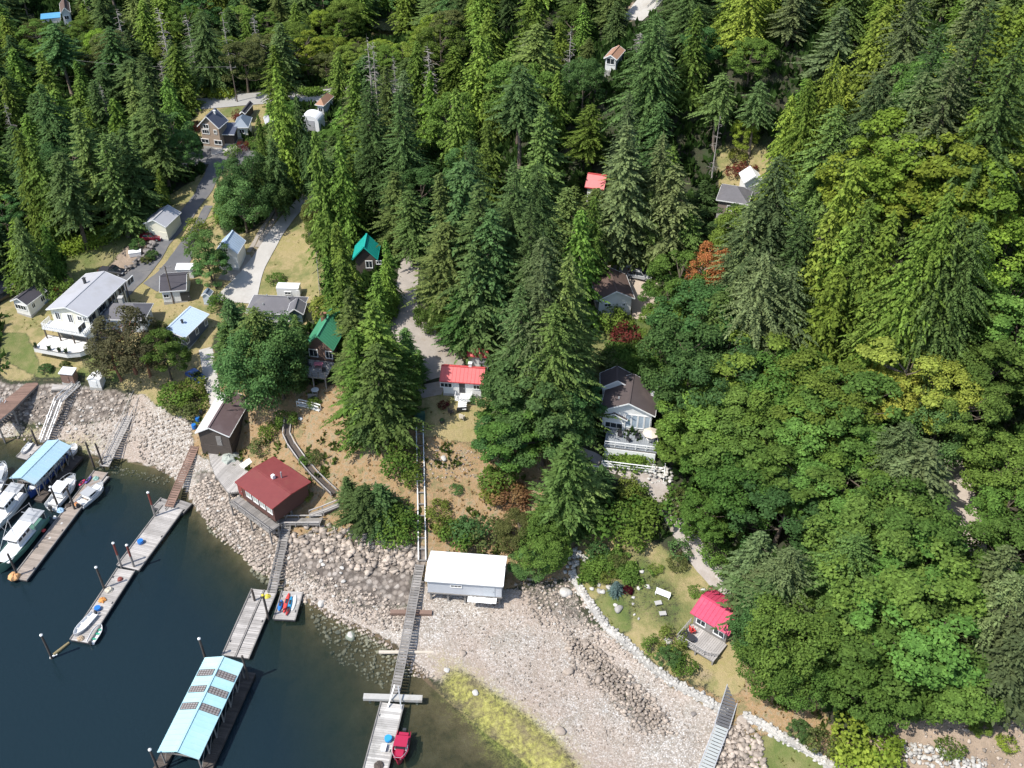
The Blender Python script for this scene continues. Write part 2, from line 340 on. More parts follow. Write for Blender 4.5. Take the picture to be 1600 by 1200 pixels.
alg = ramp(t, n2, [(.32, (.17, .13, .07)), (.45, (.27, .25, .07)), (.6, (.40, .38, .10)), (.75, (.50, .46, .20))]); alg = mixc(t, ramp(t, n1, [(.35, (.8, .8, .8)), (.55, (0, 0, 0))]), alg, (.19, .15, .09))
soil = ramp(t, n1, [(.3, (.22, .17, .12)), (.6, (.40, .31, .23)), (.8, (.24, .2, .12))]); soil = mixc(t, math_(t, 'MULTIPLY', n4, .4), soil, (.17, .12, .09))
bed = ramp(t, n1, [(.3, (.05, .04, .022)), (.5, (.12, .085, .05)), (.7, (.17, .125, .08))]); bed = mixc(t, ramp(t, n3, [(.5, (0, 0, 0)), (.7, (.5, .5, .5))]), bed, (.10, .10, .035))
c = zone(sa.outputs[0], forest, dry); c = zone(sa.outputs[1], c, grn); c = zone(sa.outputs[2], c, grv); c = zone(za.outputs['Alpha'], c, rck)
c = zone(sb.outputs[0], c, hth); c = zone(sb.outputs[2], c, soil); c = zone(zb.outputs['Alpha'], c, bed); c = zone(sb.outputs[1], c, alg, .12, .95, .9)
t.links.new(c, b.inputs['Base Color']); b.inputs['Roughness'].default_value = .93
bp = N(t, 'Bump'); bp.inputs['Distance'].default_value = .35; bp.inputs['Strength'].default_value = .7
t.links.new(math_(t, 'ADD', n2, math_(t, 'MULTIPLY', n4, .4)), bp.inputs['Height']); t.links.new(bp.outputs[0], b.inputs['Normal'])
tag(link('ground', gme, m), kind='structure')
# water: clear near the shore, opaque dark where it is deep (opacity follows the real depth)
wz = SZ < .35
WV = np.stack([SX, SY, np.zeros_like(SX)], -1).reshape(-1, 3)
keep = (wz[:-1, :-1] | wz[1:, :-1] | wz[:-1, 1:] | wz[1:, 1:]).ravel()
mx = (SX < 130) & (SY < 330); keep &= (mx[:-1, :-1]).ravel()
wme = npmesh('water', WV, F[keep]); at = wme.attributes.new('depth', 'FLOAT', 'POINT')
_dep = np.maximum(-SZ, 0).ravel().astype(np.float32)
if len(wme.vertices) == len(_dep): at.data.foreach_set('value', _dep)
m, t, b = nodes('water'); co = N(t, 'NewGeometry').outputs['Position']
d = N(t, 'Attribute', attribute_name='depth').outputs['Fac']
op = math_(t, 'SUBTRACT', 1.0, math_(t, 'POWER', 2.718, math_(t, 'MULTIPLY', d, -.32)))
deep = mixc(t, ramp(t, math_(t, 'MULTIPLY', d, .125), [(.1, (0, 0, 0)), (.8, (1, 1, 1))]), (.024, .040, .020), (.009, .021, .028))
deep = mixc(t, math_(t, 'MULTIPLY', noise(t, co, .03, 3), .5), deep, (.012, .024, .030))
t.links.new(deep, b.inputs['Base Color']); b.inputs['Roughness'].default_value = .06; b.inputs['IOR'].default_value = 1.33
wb = N(t, 'Bump'); wb.inputs['Distance'].default_value = .09; wb.inputs['Strength'].default_value = .5
t.links.new(noise(t, co, 1.5, 4, .6), wb.inputs['Height']); t.links.new(wb.outputs[0], b.inputs['Normal'])
tr = N(t, 'BsdfTransparent'); tr.inputs[0].default_value = (.80, .86, .80, 1)
ms = N(t, 'MixShader'); op = math_(t, 'MAXIMUM', op, .05); t.links.new(op, ms.inputs[0]); t.links.new(tr.outputs[0], ms.inputs[1]); t.links.new(b.outputs[0], ms.inputs[2])
t.links.new(ms.outputs[0], t.nodes['Material Output'].inputs[0])
tag(link('water', wme, m), kind='structure')
# ribbons laid on the terrain
ROADM = np.zeros(TZ.shape, bool)
def ribbon(name, centre, mat, up=.07, kind='structure', step=1.0, world=False, crown=0):
    """centre: list of (u, v, width in metres) or world (x, y, width)"""
    pts = []
    for u, v, wd in centre:
        p = Vector((u, v, 0)) if world else G(u, v); pts.append((p.x, p.y, wd))
    L = []
    for (x0, y0, w0), (x1, y1, w1) in zip(pts, pts[1:]):
        n = max(2, int(math.hypot(x1-x0, y1-y0)/step))
        for i in range(n): s = i/n; L.append((x0+(x1-x0)*s, y0+(y1-y0)*s, w0+(w1-w0)*s))
    L.append(pts[-1]); A = np.array(L)
    for _ in range(6): A[1:-1] = (A[:-2]+2*A[1:-1]+A[2:])/4
    T = np.gradient(A[:, :2], axis=0); T /= np.linalg.norm(T, axis=1)[:, None]+1e-9; Nn = np.stack([-T[:, 1], T[:, 0]], 1)
    for px_, py_, w_ in A[::2]: ROADM[np.hypot(GX-px_, GY-py_) < w_/2+1.3] = True
    K = max(5, int(A[:, 2].max()/.9)|1); rows = []
    for j in range(K):
        o = (j/(K-1)-.5); jit = (vnoise(A[:, 0]+j*50, A[:, 1], 2.0, 11)-.5)*.35 if j in (0, K-1) and name != 'concrete_drive' else 0
        xy = A[:, :2]+Nn*(A[:, 2]*o+jit)[:, None]; rows.append(np.column_stack([xy, ter(xy[:, 0], xy[:, 1])+up+.03*(1-4*o*o)]))
    # keep above the ground between samples
    S = np.array(rows); n = len(A); V = S.reshape(-1, 3)
    i, j = np.meshgrid(np.arange(n-1), np.arange(K-1)); a = (j*n+i).ravel(); Fq = np.stack([a, a+1, a+n+1, a+n], 1)
    return tag(link(name, npmesh(name, V, Fq, True), mat), kind=kind)
asph = M('asphalt', (.115, .115, .12), .9, .3, .35, stain=(.17, .16, .15)); conc = M('concrete', (.42, .40, .37), .85, .2, .5, stain=(.33, .30, .26))
dirt = M('track_gravel', (.31, .275, .24), .95, .35, .6, stain=(.24, .19, .14)); pathm = M('path_gravel', (.36, .32, .29), .95, .3, .8, stain=(.26, .22, .18))
ribbon('asphalt_drive', [(168, 466, 7), (205, 437, 6), (232, 412, 4.4), (256, 376, 3.6), (285, 347, 3.4), (318, 303, 3.4), (338, 262, 3.8), (350, 240, 5)], asph, .10)
ribbon('asphalt_lane', [(235, 451, 4), (262, 432, 5), (281, 411, 5), (295, 378, 3), (313, 350, 2), (326, 322, 1.8)], asph, .10)
ribbon('upper_road', [(250, 262, 4), (330, 243, 7), (388, 244, 8), (440, 250, 6)], asph, .13)
ribbon('house_driveway', [(352, 240, 6), (345, 225, 5), (362, 210, 5)], conc, .16)
ribbon('far_road', [(280, 170, 6), (335, 161, 7), (400, 155, 7), (470, 150, 7), (552, 146, 8), (640, 130, 8)], M('pale_road', (.33, .32, .30), .9, .2, .3), .12)
ribbon('concrete_drive', [(366, 474, 9), (390, 434, 5), (411, 399, 3.3), (446, 346, 3.0), (482, 305, 3.2), (495, 288, 3.2)], conc, .12)
ribbon('side_yard', [(352, 418, 7), (378, 424, 8), (398, 412, 6)], dirt, .09)
ribbon('wheel_track', [(402, 388, 1.1), (425, 350, 1.1), (440, 325, 1.1)], dirt, .07); ribbon('wheel_track', [(388, 396, .9), (415, 352, .9), (432, 325, .9)], dirt, .07)
ribbon('gravel_road', [(690, 590, 9), (678, 555, 8), (650, 535, 8), (625, 515, 8), (626, 480, 5.5), (636, 445, 4), (640, 410, 3.5), (650, 375, 3.5)], dirt, .10)
ribbon('gravel_yard', [(672, 600, 6), (676, 620, 3)], dirt, .08)
ribbon('foot_path', [(972, 730, 3.2), (1005, 742, 3.2), (1030, 765, 3), (1045, 800, 3), (1075, 845, 3), (1110, 895, 2.8), (1150, 945, 2.6)], pathm, .08)
ribbon('forest_road', [(1470, 700, 4.5), (1492, 755, 4.5), (1508, 815, 4.5), (1522, 880, 4), (1535, 945, 3)], M('pink_gravel', (.40, .34, .29), .95, .25, .6), .10)
ribbon('cottage_drive', [(945, 400, 5), (985, 430, 7), (1008, 455, 6), (1006, 500, 4)], M('yard_gravel', (.42, .35, .28), .95, .25, .6), .09)
ribbon('left_road', [(-60, 520, 7), (-20, 470, 7), (5, 430, 6), (10, 395, 5)], asph, .10)
ribbon('shore_path', [(322, 545, 2.4), (330, 600, 2.4), (340, 632, 2.2)], conc, .09)
ribbon('hilltop_road', [(1040, -30, 6), (1005, 14, 6), (985, 34, 6)], conc, .15)
ribbon('dark_path', [(905, 712, 2), (935, 722, 2.2), (965, 735, 2)], pathm, .08)
pond = [G(u, v) for u, v in ((572, 50), (600, 46), (640, 44), (626, 58), (585, 60))]
zz = max(p.z for p in pond); pm = M('pond_water', (.01, .014, .01), .08, .1, 1)
tag(MB().slab([(p.x, p.y, zz+.15) for p in reversed(pond)], .1).build('pond', pm), kind='structure')
# ================================================================ vegetation: prototypes
def leafmat(name, rough=.6, trans=.22, var=.42):
    m, t, b = nodes(name); oi = N(t, 'ObjectInfo'); g = N(t, 'NewGeometry'); r = g.outputs['Random Per Island']
    co = N(t, 'TexCoord').outputs['Object']; n = noise(t, co, .55, 3, .6)
    k = math_(t, 'MULTIPLY_ADD', r, var*2, 1-var); k = math_(t, 'MULTIPLY', k, math_(t, 'MULTIPLY_ADD', n, 1.1, .45))
    hs = N(t, 'HueSaturation'); t.links.new(oi.outputs['Color'], hs.inputs['Color'])
    t.links.new(math_(t, 'MULTIPLY_ADD', oi.outputs['Random'], .03, math_(t, 'MULTIPLY_ADD', n, -.03, .5)), hs.inputs['Hue'])
    t.links.new(k, hs.inputs['Value']); t.links.new(hs.outputs[0], b.inputs['Base Color'])
    b.inputs['Roughness'].default_value = rough; b.inputs['Specular IOR Level'].default_value = .08
    tl = N(t, 'BsdfTranslucent'); t.links.new(hs.outputs[0], tl.inputs[0]); ms = N(t, 'MixShader'); ms.inputs[0].default_value = trans
    t.links.new(b.outputs[0], ms.inputs[1]); t.links.new(tl.outputs[0], ms.inputs[2]); t.links.new(ms.outputs[0], t.nodes['Material Output'].inputs[0])
    return m
NEEDLE = leafmat('needles', .75, .34, .42); LEAF = leafmat('leaves', .7, .40, .36)
BARK = M('bark', (.10, .078, .058), .95, .35, 3); PALE = M('dead_wood', (.34, .31, .28), .95, .25, 3); MADRONE = M('smooth_bark', (.22, .10, .055), .8, .3, 2)
def kites(Pb, D, S, L, Wd, bend=.0):
    """one leafy spray per row: base, direction, side vector, length, width"""
    L = L[:, None]; Wd = Wd[:, None]; up = np.cross(S, D)
    a = Pb; b = Pb+D*L*.5+S*Wd*.5+up*L*bend; c = Pb+D*L; d = Pb+D*L*.5-S*Wd*.5+up*L*bend
    V = np.stack([a, b, c, d], 1).reshape(-1, 3); n = len(Pb); return V, (np.arange(n)[:, None]*4+np.arange(4)).astype(int)
def unit(v): return v/(np.linalg.norm(v, axis=-1, keepdims=True)+1e-9)
def conifer(h, r, nb, seed, low=.1, droop=.5, rise=.1, tw=.5, hang=.25, shape=.8, gap=.0, wid=.42, den=.29):
    g = np.random.default_rng(seed); PB, DD, SS, LL, WW = [], [], [], [], []; q1, q2, q3 = g.uniform(0, 6.28, 3)
    for i in range(nb):
        t = (i+g.random())/nb; t = t**1.15; z = h*(low+(1-low)*t)*.985
        if gap and g.random() < gap*(1-t): continue
        ph = i*2.39996+g.normal()*.35; L = r*((1-t)**shape)*g.uniform(.5, 1.2)*(1 if t > .12 else .75+t*2)*(1+.2*math.sin(ph+q1)+.16*math.sin(t*17+q2)+.12*math.sin(2*ph+t*9+q3))+.28
        e = np.array((math.cos(ph), math.sin(ph), 0)); sd = np.array((-e[1], e[0], 0)); m = max(4, int(L/den)); s = (np.arange(m)+g.random(m)*.6+.4)/(m+.3)
        s = np.clip(s, .12, 1); dr = droop*g.uniform(.6, 1.4)
        pos = e*(L*s)[:, None]; pos[:, 2] = z+L*(rise*s-dr*s*s)
        tan = unit(np.stack([e[0]*np.ones(m), e[1]*np.ones(m), rise-2*dr*s], 1))
        for sg in (-1, 1):
            ang = g.uniform(.55, 1.15, m)[:, None]*sg; d = unit(tan*np.cos(ang)+sd*np.sin(ang)+np.array((0, 0, 1))*(-hang*g.uniform(.3, 1.6, m))[:, None])
            l = tw*(.35+.42*L*(1-s)**.8)*g.uniform(.7, 1.3, m)+.16
            sdv = unit(np.cross(d, np.array((0, 0, 1)))+g.normal(0, .35, (m, 3)))
            PB.append(pos); DD.append(d); SS.append(sdv); LL.append(l); WW.append(l*wid*g.uniform(.7, 1.3, m)+.10)
        k = m-1; PB.append(pos[k:]); DD.append(tan[k:]); SS.append(unit(sd+g.normal(0, .3, (1, 3)))); LL.append(np.array([.5+.1*L])); WW.append(np.array([.34]))
    top = np.array([[0, 0, h*.965]]); PB.append(top); DD.append(np.array([[0, 0, 1.]])); SS.append(np.array([[1., 0, 0]])); LL.append(np.array([h*.05])); WW.append(np.array([.3]))
    V, F = kites(*[np.concatenate(q) for q in (PB, DD, SS, LL, WW)]); return npmesh('needles', V, F)
def broadleaf(h, r, nclump, seed, low=.28, leaf=.5, per=75, flat=.55, cr=.30, hang=0.0):
    g = np.random.default_rng(seed); PB, NN = [], []; cz = h*(low+1)/2; rz = h*(1-low)/2; made = 0; cl = []
    lob = g.normal(0, 1, (9, 3)); lob = unit(lob)
    while made < nclump:
        d = unit(g.normal(0, 1, 3)); 
        if d[2] < -.55: continue
        rad = 1+.22*np.max(lob@d)-.12; rad *= g.choice([1, 1, 1, .72]); c = np.array((d[0]*r*rad, d[1]*r*rad, cz+d[2]*rz*rad))*1.0
        q = r*cr*g.uniform(.65, 1.25); c[:2] *= (1-.5*q/r); c[2] = min(c[2], h-q*.4); cl.append((c, q, d)); made += 1
        n = int(per*g.uniform(.8, 1.2)*(q/(r*cr))**1.5); v = unit(g.normal(0, 1, (n, 3))+d*.55+np.array((0, 0, .55))); rr = g.uniform(.62, 1.05, n)[:, None]
        p = c+v*rr*q*np.array((1, 1, flat)); PB.append(p); NN.append(unit(v*.7+g.normal(0, .42, (n, 3))+np.array((0, 0, .45))))
    Pc = np.concatenate(PB); Nn = np.concatenate(NN); n = len(Pc); a = unit(np.cross(Nn, g.normal(0, 1, (n, 3)))); a[:, 2] -= hang; a = unit(a); b = unit(np.cross(Nn, a))
    L = leaf*g.uniform(.6, 1.3, n); V, F = kites(Pc-a*L[:, None]*.5, a, b, L, L*.85, .06); return npmesh('leaves', V, F), cl
def trunkmesh(h, r0, seed, bend=.03, clumps=None, n=7, stubs=0, low=.3):
    g = random.Random(seed); mb = MB(); pts = []; k = 7; dx, dy = g.uniform(-1, 1)*bend*h, g.uniform(-1, 1)*bend*h
    for i in range(k+1):
        s = i/k; pts.append((dx*math.sin(s*3.1), dy*math.sin(s*2.7), h*s-(.6 if i == 0 else 0)))
    mb.tube(pts, [r0*(1.25 if i == 0 else 1)*(1-.93*i/k) for i in range(k+1)], n)
    if clumps:
        for c, q, d in clumps[::max(1, len(clumps)//14)]:
            s = min(.8, max(low, (c[2]-abs(c[0])*.7)/h*.85)); b = Vector((dx*math.sin(s*3.1), dy*math.sin(s*2.7), h*s)); e = Vector(c); mid = b.lerp(e, .5)+Vector((0, 0, -.06*h*g.random()))
            mb.tube([b, mid, e], [r0*.38, r0*.25, r0*.08], 5)
    for i in range(stubs):
        s = g.uniform(.2, .95); a = g.uniform(0, 6.28); L = h*.11*(1.15-s)*g.uniform(.5, 1.3)+.3; b = Vector((dx*math.sin(s*3.1), dy*math.sin(s*2.7), h*s))
        e = b+Vector((math.cos(a)*L, math.sin(a)*L, L*g.uniform(-.45, .25))); m_ = b.lerp(e, .55)+Vector((0, 0, L*.12)); mb.tube([b, m_, e], [r0*.22, r0*.14, .02], 4)
        if L > .9:
            for q in range(3):
                f = b.lerp(e, g.uniform(.4, .9)); mb.tube([f, f+Vector((g.uniform(-.5, .5), g.uniform(-.5, .5), g.uniform(-.6, .1)))*L*.5], [r0*.09, .015], 3)
    me = bpy.data.meshes.new('trunk'); me.from_pydata([tuple(v) for v in mb.v], [], mb.f); me.shade_smooth(); return me
PROTO = {}                                       # kind -> list of (height, radius, crown mesh, trunk mesh, leaf material, bark)
def addp(kind, h, r, crown, trunk, lm, bm):
    if crown is not None and not kind.endswith(('fir', 'cedar', 'stem')):      # measure what was grown, so that asked-for sizes come out true
        a = np.empty(len(crown.vertices)*3, np.float32); crown.vertices.foreach_get('co', a); a = a.reshape(-1, 3)
        r = float(np.percentile(np.hypot(a[:, 0], a[:, 1]), 95)); h = float(np.percentile(a[:, 2], 99.5))
    PROTO.setdefault(kind, []).append((h, r, crown, trunk, lm, bm))
for i in range(9):
    h, r = 28, (4.6, 5.2, 4.2, 5.0, 4.8, 4.4, 5.4, 4.6, 5.0)[i]
    addp('fir', h, r, conifer(h, r, (300, 270, 320, 250, 310, 280, 300, 260, 330)[i], 10+i, low=(.10, .16, .08, .22, .12, .3, .06, .2, .1)[i], droop=(.42, .5, .36, .42, .3, .45, .55, .4, .34)[i], rise=(.14, .1, .2, .14, .22, .12, .1, .05, .25)[i], tw=.52, shape=(.66, .55, .75, .6, .7, .5, .62, .48, .8)[i], gap=(.12, .2, .08, .25, .12, .18, .1, .34, .1)[i]), trunkmesh(h*.97, .38, i, .01, stubs=(14, 20, 8, 24, 10, 26, 12, 34, 8)[i]), NEEDLE, BARK)
for i in range(6):
    h, r = 24, (3.6, 4.0, 3.4, 4.3, 3.9, 3.7)[i]
    addp('cedar', h, r, conifer(h, r, 330, 30+i, low=.05, droop=.85, rise=.28, tw=.50, hang=(.95, .8, 1.1, .7, .9, 1.2)[i], shape=(.72, .6, .66, .55, .8, .62)[i], wid=.55, gap=.05), trunkmesh(h*.97, .36, 20+i, .012, stubs=8), NEEDLE, BARK)
for i in range(5):
    h, r = 16, (6.2, 5.6, 6.6, 5.2, 6.0)[i]
    cm, cl = broadleaf(h, r, (62, 56, 70, 50, 58)[i], 50+i, low=(.22, .15, .25, .1, .3)[i], leaf=.38, per=175, cr=.24); addp('maple', h, r, cm, trunkmesh(h*.9, .34, 40+i, .05, cl), LEAF, BARK)
for i in range(3):                                    # the broad old firs and cedars need more, not larger, sprays
    addp('oldfir', 33, 8.0, conifer(33, 8.0, 430, 130+i, low=(.08, .12, .05)[i], droop=(.34, .42, .3)[i], rise=(.14, .1, .18)[i], tw=.34, shape=(.62, .5, .7)[i], gap=.12, den=.34), trunkmesh(32, .5, 130+i, .01, stubs=20), NEEDLE, BARK)
for i in range(2): addp('oldcedar', 32, 8.0, conifer(32, 8.0, 480, 140+i, low=.05, droop=.7, rise=.26, tw=.32, hang=.9, shape=.62, wid=.6, gap=.05, den=.34), trunkmesh(31, .5, 140+i, .01, stubs=8), NEEDLE, BARK)
for i in range(2): addp('stem', 26, 4.4, conifer(26, 4.4, 170, 150+i, low=.5, droop=.4, rise=.1, tw=.52, shape=.5, gap=.1), trunkmesh(25, .34, 150+i, .02, stubs=6), NEEDLE, M('pale_bark', (.21, .165, .13), .95, .3, 3))
for i in range(3):
    h, r = 13, 5.4
    cm, cl = broadleaf(h, r, 62, 70+i, low=.12, leaf=.32, per=190, cr=.28, flat=.7); addp('dense', h, r, cm, trunkmesh(h*.9, .3, 60+i, .05, cl), LEAF, BARK)
for i in range(3):
    h, r = 2.4, 1.7
    cm, cl = broadleaf(h, r, 16, 90+i, low=.02, leaf=.26, per=55, cr=.5, flat=.8); addp('shrub', h, r, cm, trunkmesh(h*.6, .06, 80+i, .1, cl, 5, low=.1), LEAF, BARK)
h, r = 2.5, 1.55; cm, cl = broadleaf(h, r, 46, 99, low=.0, leaf=.14, per=120, cr=.26, flat=.9); addp('round', h, r, cm, trunkmesh(h*.5, .07, 89, .05, cl, 5, low=.1), LEAF, BARK)
cm, cl = broadleaf(8, 5.0, 60, 101, low=.1, leaf=.55, per=95, cr=.26, flat=.9, hang=1.6); addp('willow', 8, 5.0, cm, trunkmesh(7, .3, 91, .05, cl), LEAF, BARK)
cm, cl = broadleaf(12, 4.2, 40, 103, low=.2, leaf=.30, per=120, cr=.25, flat=.9); addp('sparse', 12, 4.2, cm, trunkmesh(11, .26, 93, .05, cl, stubs=20), LEAF, MADRONE)
for i in range(3): addp('snag', 22, 2.6, None, trunkmesh(22, .30, 110+i, .01, stubs=(75, 50, 20)[i]), None, PALE)
def splay(seed):
    g = random.Random(seed); mb = MB(); mb.tube([(0, 0, -.4), (.1, 0, 1.5), (0, .2, 4)], [.16, .12, .06], 6)
    for i in range(60):
        a = g.uniform(0, 6.28); s = g.uniform(.6, 3.6); b = Vector((.05, .1, s)); L = g.uniform(2, 4.6); e = b+Vector((math.cos(a)*L*.5, math.sin(a)*L*.5, L*.85)); mb.tube([b, b.lerp(e, .5)+Vector((0, 0, -.2)), e], [.045, .03, .012], 3)
        for q in range(3):
            f = b.lerp(e, g.uniform(.4, .9)); mb.tube([f, f+Vector((g.uniform(-.6, .6), g.uniform(-.6, .6), .9))], [.02, .008], 3)
    me = bpy.data.meshes.new('bare_branches'); me.from_pydata([tuple(v) for v in mb.v], [], mb.f); return me
addp('bare', 7.5, 2.6, None, splay(3), None, PALE)
# ================================================================ vegetation: placement
TINT = {'fir': (0.134, 0.199, 0.054), 'firdark': (0.095, 0.156, 0.050), 'firblue': (0.142, 0.188, 0.076), 'firolive': (0.146, 0.210, 0.060), 'firlight': (0.129, 0.229, 0.061),
        'cedar': (0.168, 0.250, 0.043), 'cedaryellow': (0.209, 0.281, 0.045), 'cedargreen': (0.140, 0.227, 0.043), 'maple': (0.125, 0.217, 0.045), 'maplelight': (0.163, 0.242, 0.044), 'mapledark': (0.097, 0.183, 0.055),
        'lime': (0.224, 0.310, 0.043), 'yellow': (0.263, 0.289, 0.053), 'olive': (0.126, 0.150, 0.048), 'brown': (0.110, 0.105, 0.052), 'orange': (0.400, 0.160, 0.065), 'red': (0.085, 0.012, 0.018), 'redbrown': (0.150, 0.040, 0.030), 'blue': (0.140, 0.210, 0.190), 'willow': (0.210, 0.235, 0.070), 'bush': (0.114, 0.186, 0.034), 'bushyellow': (0.170, 0.200, 0.040), 'rust': (0.240, 0.140, 0.060), 'gray': (0.160, 0.170, 0.120)}
CWORD = {'fir': 'dark green', 'firdark': 'very dark green', 'firblue': 'blue green', 'firolive': 'olive green', 'firlight': 'fresh green', 'cedar': 'yellow green', 'cedaryellow': 'golden green', 'cedargreen': 'mid green', 'maple': 'leafy green', 'maplelight': 'bright green', 'mapledark': 'deep green', 'lime': 'lime green', 'yellow': 'yellow', 'olive': 'olive', 'brown': 'brownish', 'orange': 'orange dying', 'red': 'dark red', 'redbrown': 'red leaved', 'blue': 'pale blue green', 'willow': 'pale yellow green', 'bush': 'green', 'bushyellow': 'yellowish', 'rust': 'rusty', 'gray': 'grey'}
NAME = {'stem': ('fir_tree', 'bare stemmed fir', 'fir tree'), 'fir': ('fir_tree', 'fir', 'fir tree'), 'cedar': ('cedar_tree', 'cedar', 'cedar tree'), 'maple': ('maple_tree', 'broadleaf tree', 'broadleaf tree'), 'dense': ('evergreen_tree', 'dense round tree', 'tree'), 'shrub': ('shrub', 'shrub', 'shrub'), 'round': ('round_bush', 'clipped round bush', 'bush'), 'willow': ('weeping_tree', 'weeping tree', 'tree'), 'sparse': ('arbutus_tree', 'open crowned arbutus', 'tree'), 'snag': ('dead_tree', 'bare dead tree', 'dead tree'), 'bare': ('leafless_tree', 'leafless grey tree', 'tree')}
TREES = []
def plant(kind, x, y, h, r, tint, var=None, hero=True):
    ps = PROTO['old'+kind if kind in ('fir', 'cedar') and r > 6.3 else kind]; i = (var if var is not None else random.randrange(len(ps))) % len(ps); ph, pr, cm, tm, lm, bm = ps[i]
    nm, word, cat = NAME[kind]; root = empty(nm, (x, y, tz(x, y)-.15), random.uniform(0, 6.28)); root.scale = (r/pr, r/pr*random.uniform(.92, 1.08), h/ph)
    if hero is not True or kind in ('fir', 'cedar'): root.rotation_euler[0] = random.uniform(-.05, .05)
    if cm:
        j = [random.uniform(.88, 1.12), 1, random.uniform(.9, 1.1)]; q = random.uniform(.9, 1.1)
        c = link('crown', cm, lm, root); q = random.uniform(.66, 1.26) if kind not in ('shrub', 'round') else q; c.color = tuple(TINT[tint][k]*(.45+.55*j[k])*q for k in range(3))+(1,)
        if kind == 'round' or kind == 'shrub': c.name = 'foliage'
        tr = link('trunk' if kind not in ('shrub', 'round') else 'stem', tm, bm, root)
    else: tr = link('trunk', tm, bm, root)
    TREES.append(dict(o=root, kind=kind, x=x, y=y, h=h, r=r, tint=tint, word=word, cat=cat)); return root
CLEAR = [PL(s) for s in (
 '98 392 150 370 190 350 222 335 228 345 190 372 100 402',
 '-40 462 70 466 100 458 98 400 190 372 225 335 262 300 318 262 325 240 298 218 296 172 328 152 404 148 404 192 384 240 346 252 332 330 350 365 366 350 400 352 470 298 492 302 478 350 480 385 502 402 500 478 440 490 385 470 332 462 332 560 -40 600',
 '-40 560 330 560 345 620 375 660 470 650 475 620 474 545 500 490 522 490 515 620 545 655 565 735 530 760 530 850 600 850 600 900 650 900 800 915 800 905 890 905 905 860 955 800 1000 830 1040 850 1040 800 1055 800 1120 880 1150 940 1148 1060 1170 1120 1300 1190 1300 1260 -40 1260',
 '630 408 648 408 645 470 645 510 665 538 700 550 735 543 768 545 768 565 758 600 750 628 742 640 745 690 760 720 768 732 740 765 700 785 665 795 664 850 648 850 652 660 660 620 663 590 650 560 612 525 606 500 620 480', '668 855 790 855 800 900 660 900',
 '985 735 1045 735 1050 760 1048 800 1075 838 1120 885 1150 925 1155 945 1135 945 1060 855 1028 800 1032 770 985 745',
 '935 430 945 405 960 400 1022 430 1008 500 995 530 950 545 935 480', '933 600 960 572 990 585 1026 600 1028 690 1010 742 960 710 930 700', '1120 275 1128 228 1200 232 1202 270 1182 308 1120 306',
 '548 370 575 362 597 375 592 415 602 420 552 432', '912 262 950 262 950 292 912 292', '942 68 978 68 978 98 942 98', '983 0 1022 0 1022 36 983 36', '568 34 638 34 632 62 568 62',
 '325 150 406 150 406 172 325 172', '512 138 555 138 555 152 512 152', '466 148 522 148 515 202 470 202', '58 -5 116 -5 116 30 58 30', '1484 742 1512 742 1522 850 1490 810', '1515 880 1542 885 1542 955 1525 945',
 '1288 1012 1322 1012 1322 1062 1296 1065', '1350 1210 1400 1150 1460 1165 1560 1095 1640 1110 1640 1230', '1555 640 1600 620 1600 700 1570 690')]
MS = 4; mu, mv = np.meshgrid(np.arange(-200, 1800, MS)+2., np.arange(-200, 1400, MS)+2.)
cmask = np.zeros(mu.shape, bool)
for q in CLEAR: cmask |= inpoly(mu, mv, q)
def clear_at(u, v):
    i = (np.asarray(u)+200)/MS; j = (np.asarray(v)+200)/MS; i = np.clip(i.astype(int), 0, mu.shape[1]-1); j = np.clip(j.astype(int), 0, mu.shape[0]-1); return cmask[j, i]
FREE = {(317, 370), (326, 398), (250, 526), (246, 508), (188, 496), (170, 528), (214, 514)}
def hero(s):
    for ln in s.strip().split('\n'):
        k, u, v, h, r, tint = ln.split()[:6]; u, v, h, r = map(float, (u, v, h, r))
        for _ in range(9):
            p = G(u, v, h*.97)
            if h < 6 or (u, v) in FREE or k == 'snag': break
            z = tz(p.x, p.y); cone = k in ('fir', 'cedar', 'stem'); hh = np.array((.92, .75, .55, .38, .22))*h; hw = (np.array((.2, .5, .8, 1, 1)) if cone else np.array((.5, .9, 1, .95, .7)))*r
            tu, tv = proj(p.x, p.y, z+hh); px_ = FPX/math.hypot(p.y, CAMH-z)*hw
            bad = np.mean([clear_at(tu+a*px_, tv).mean() for a in (-.9, -.45, 0, .45, .9)])
            if bad <= .06: break
            h *= .955; r *= .93
        plant(k, p.x, p.y, h, r, tint)
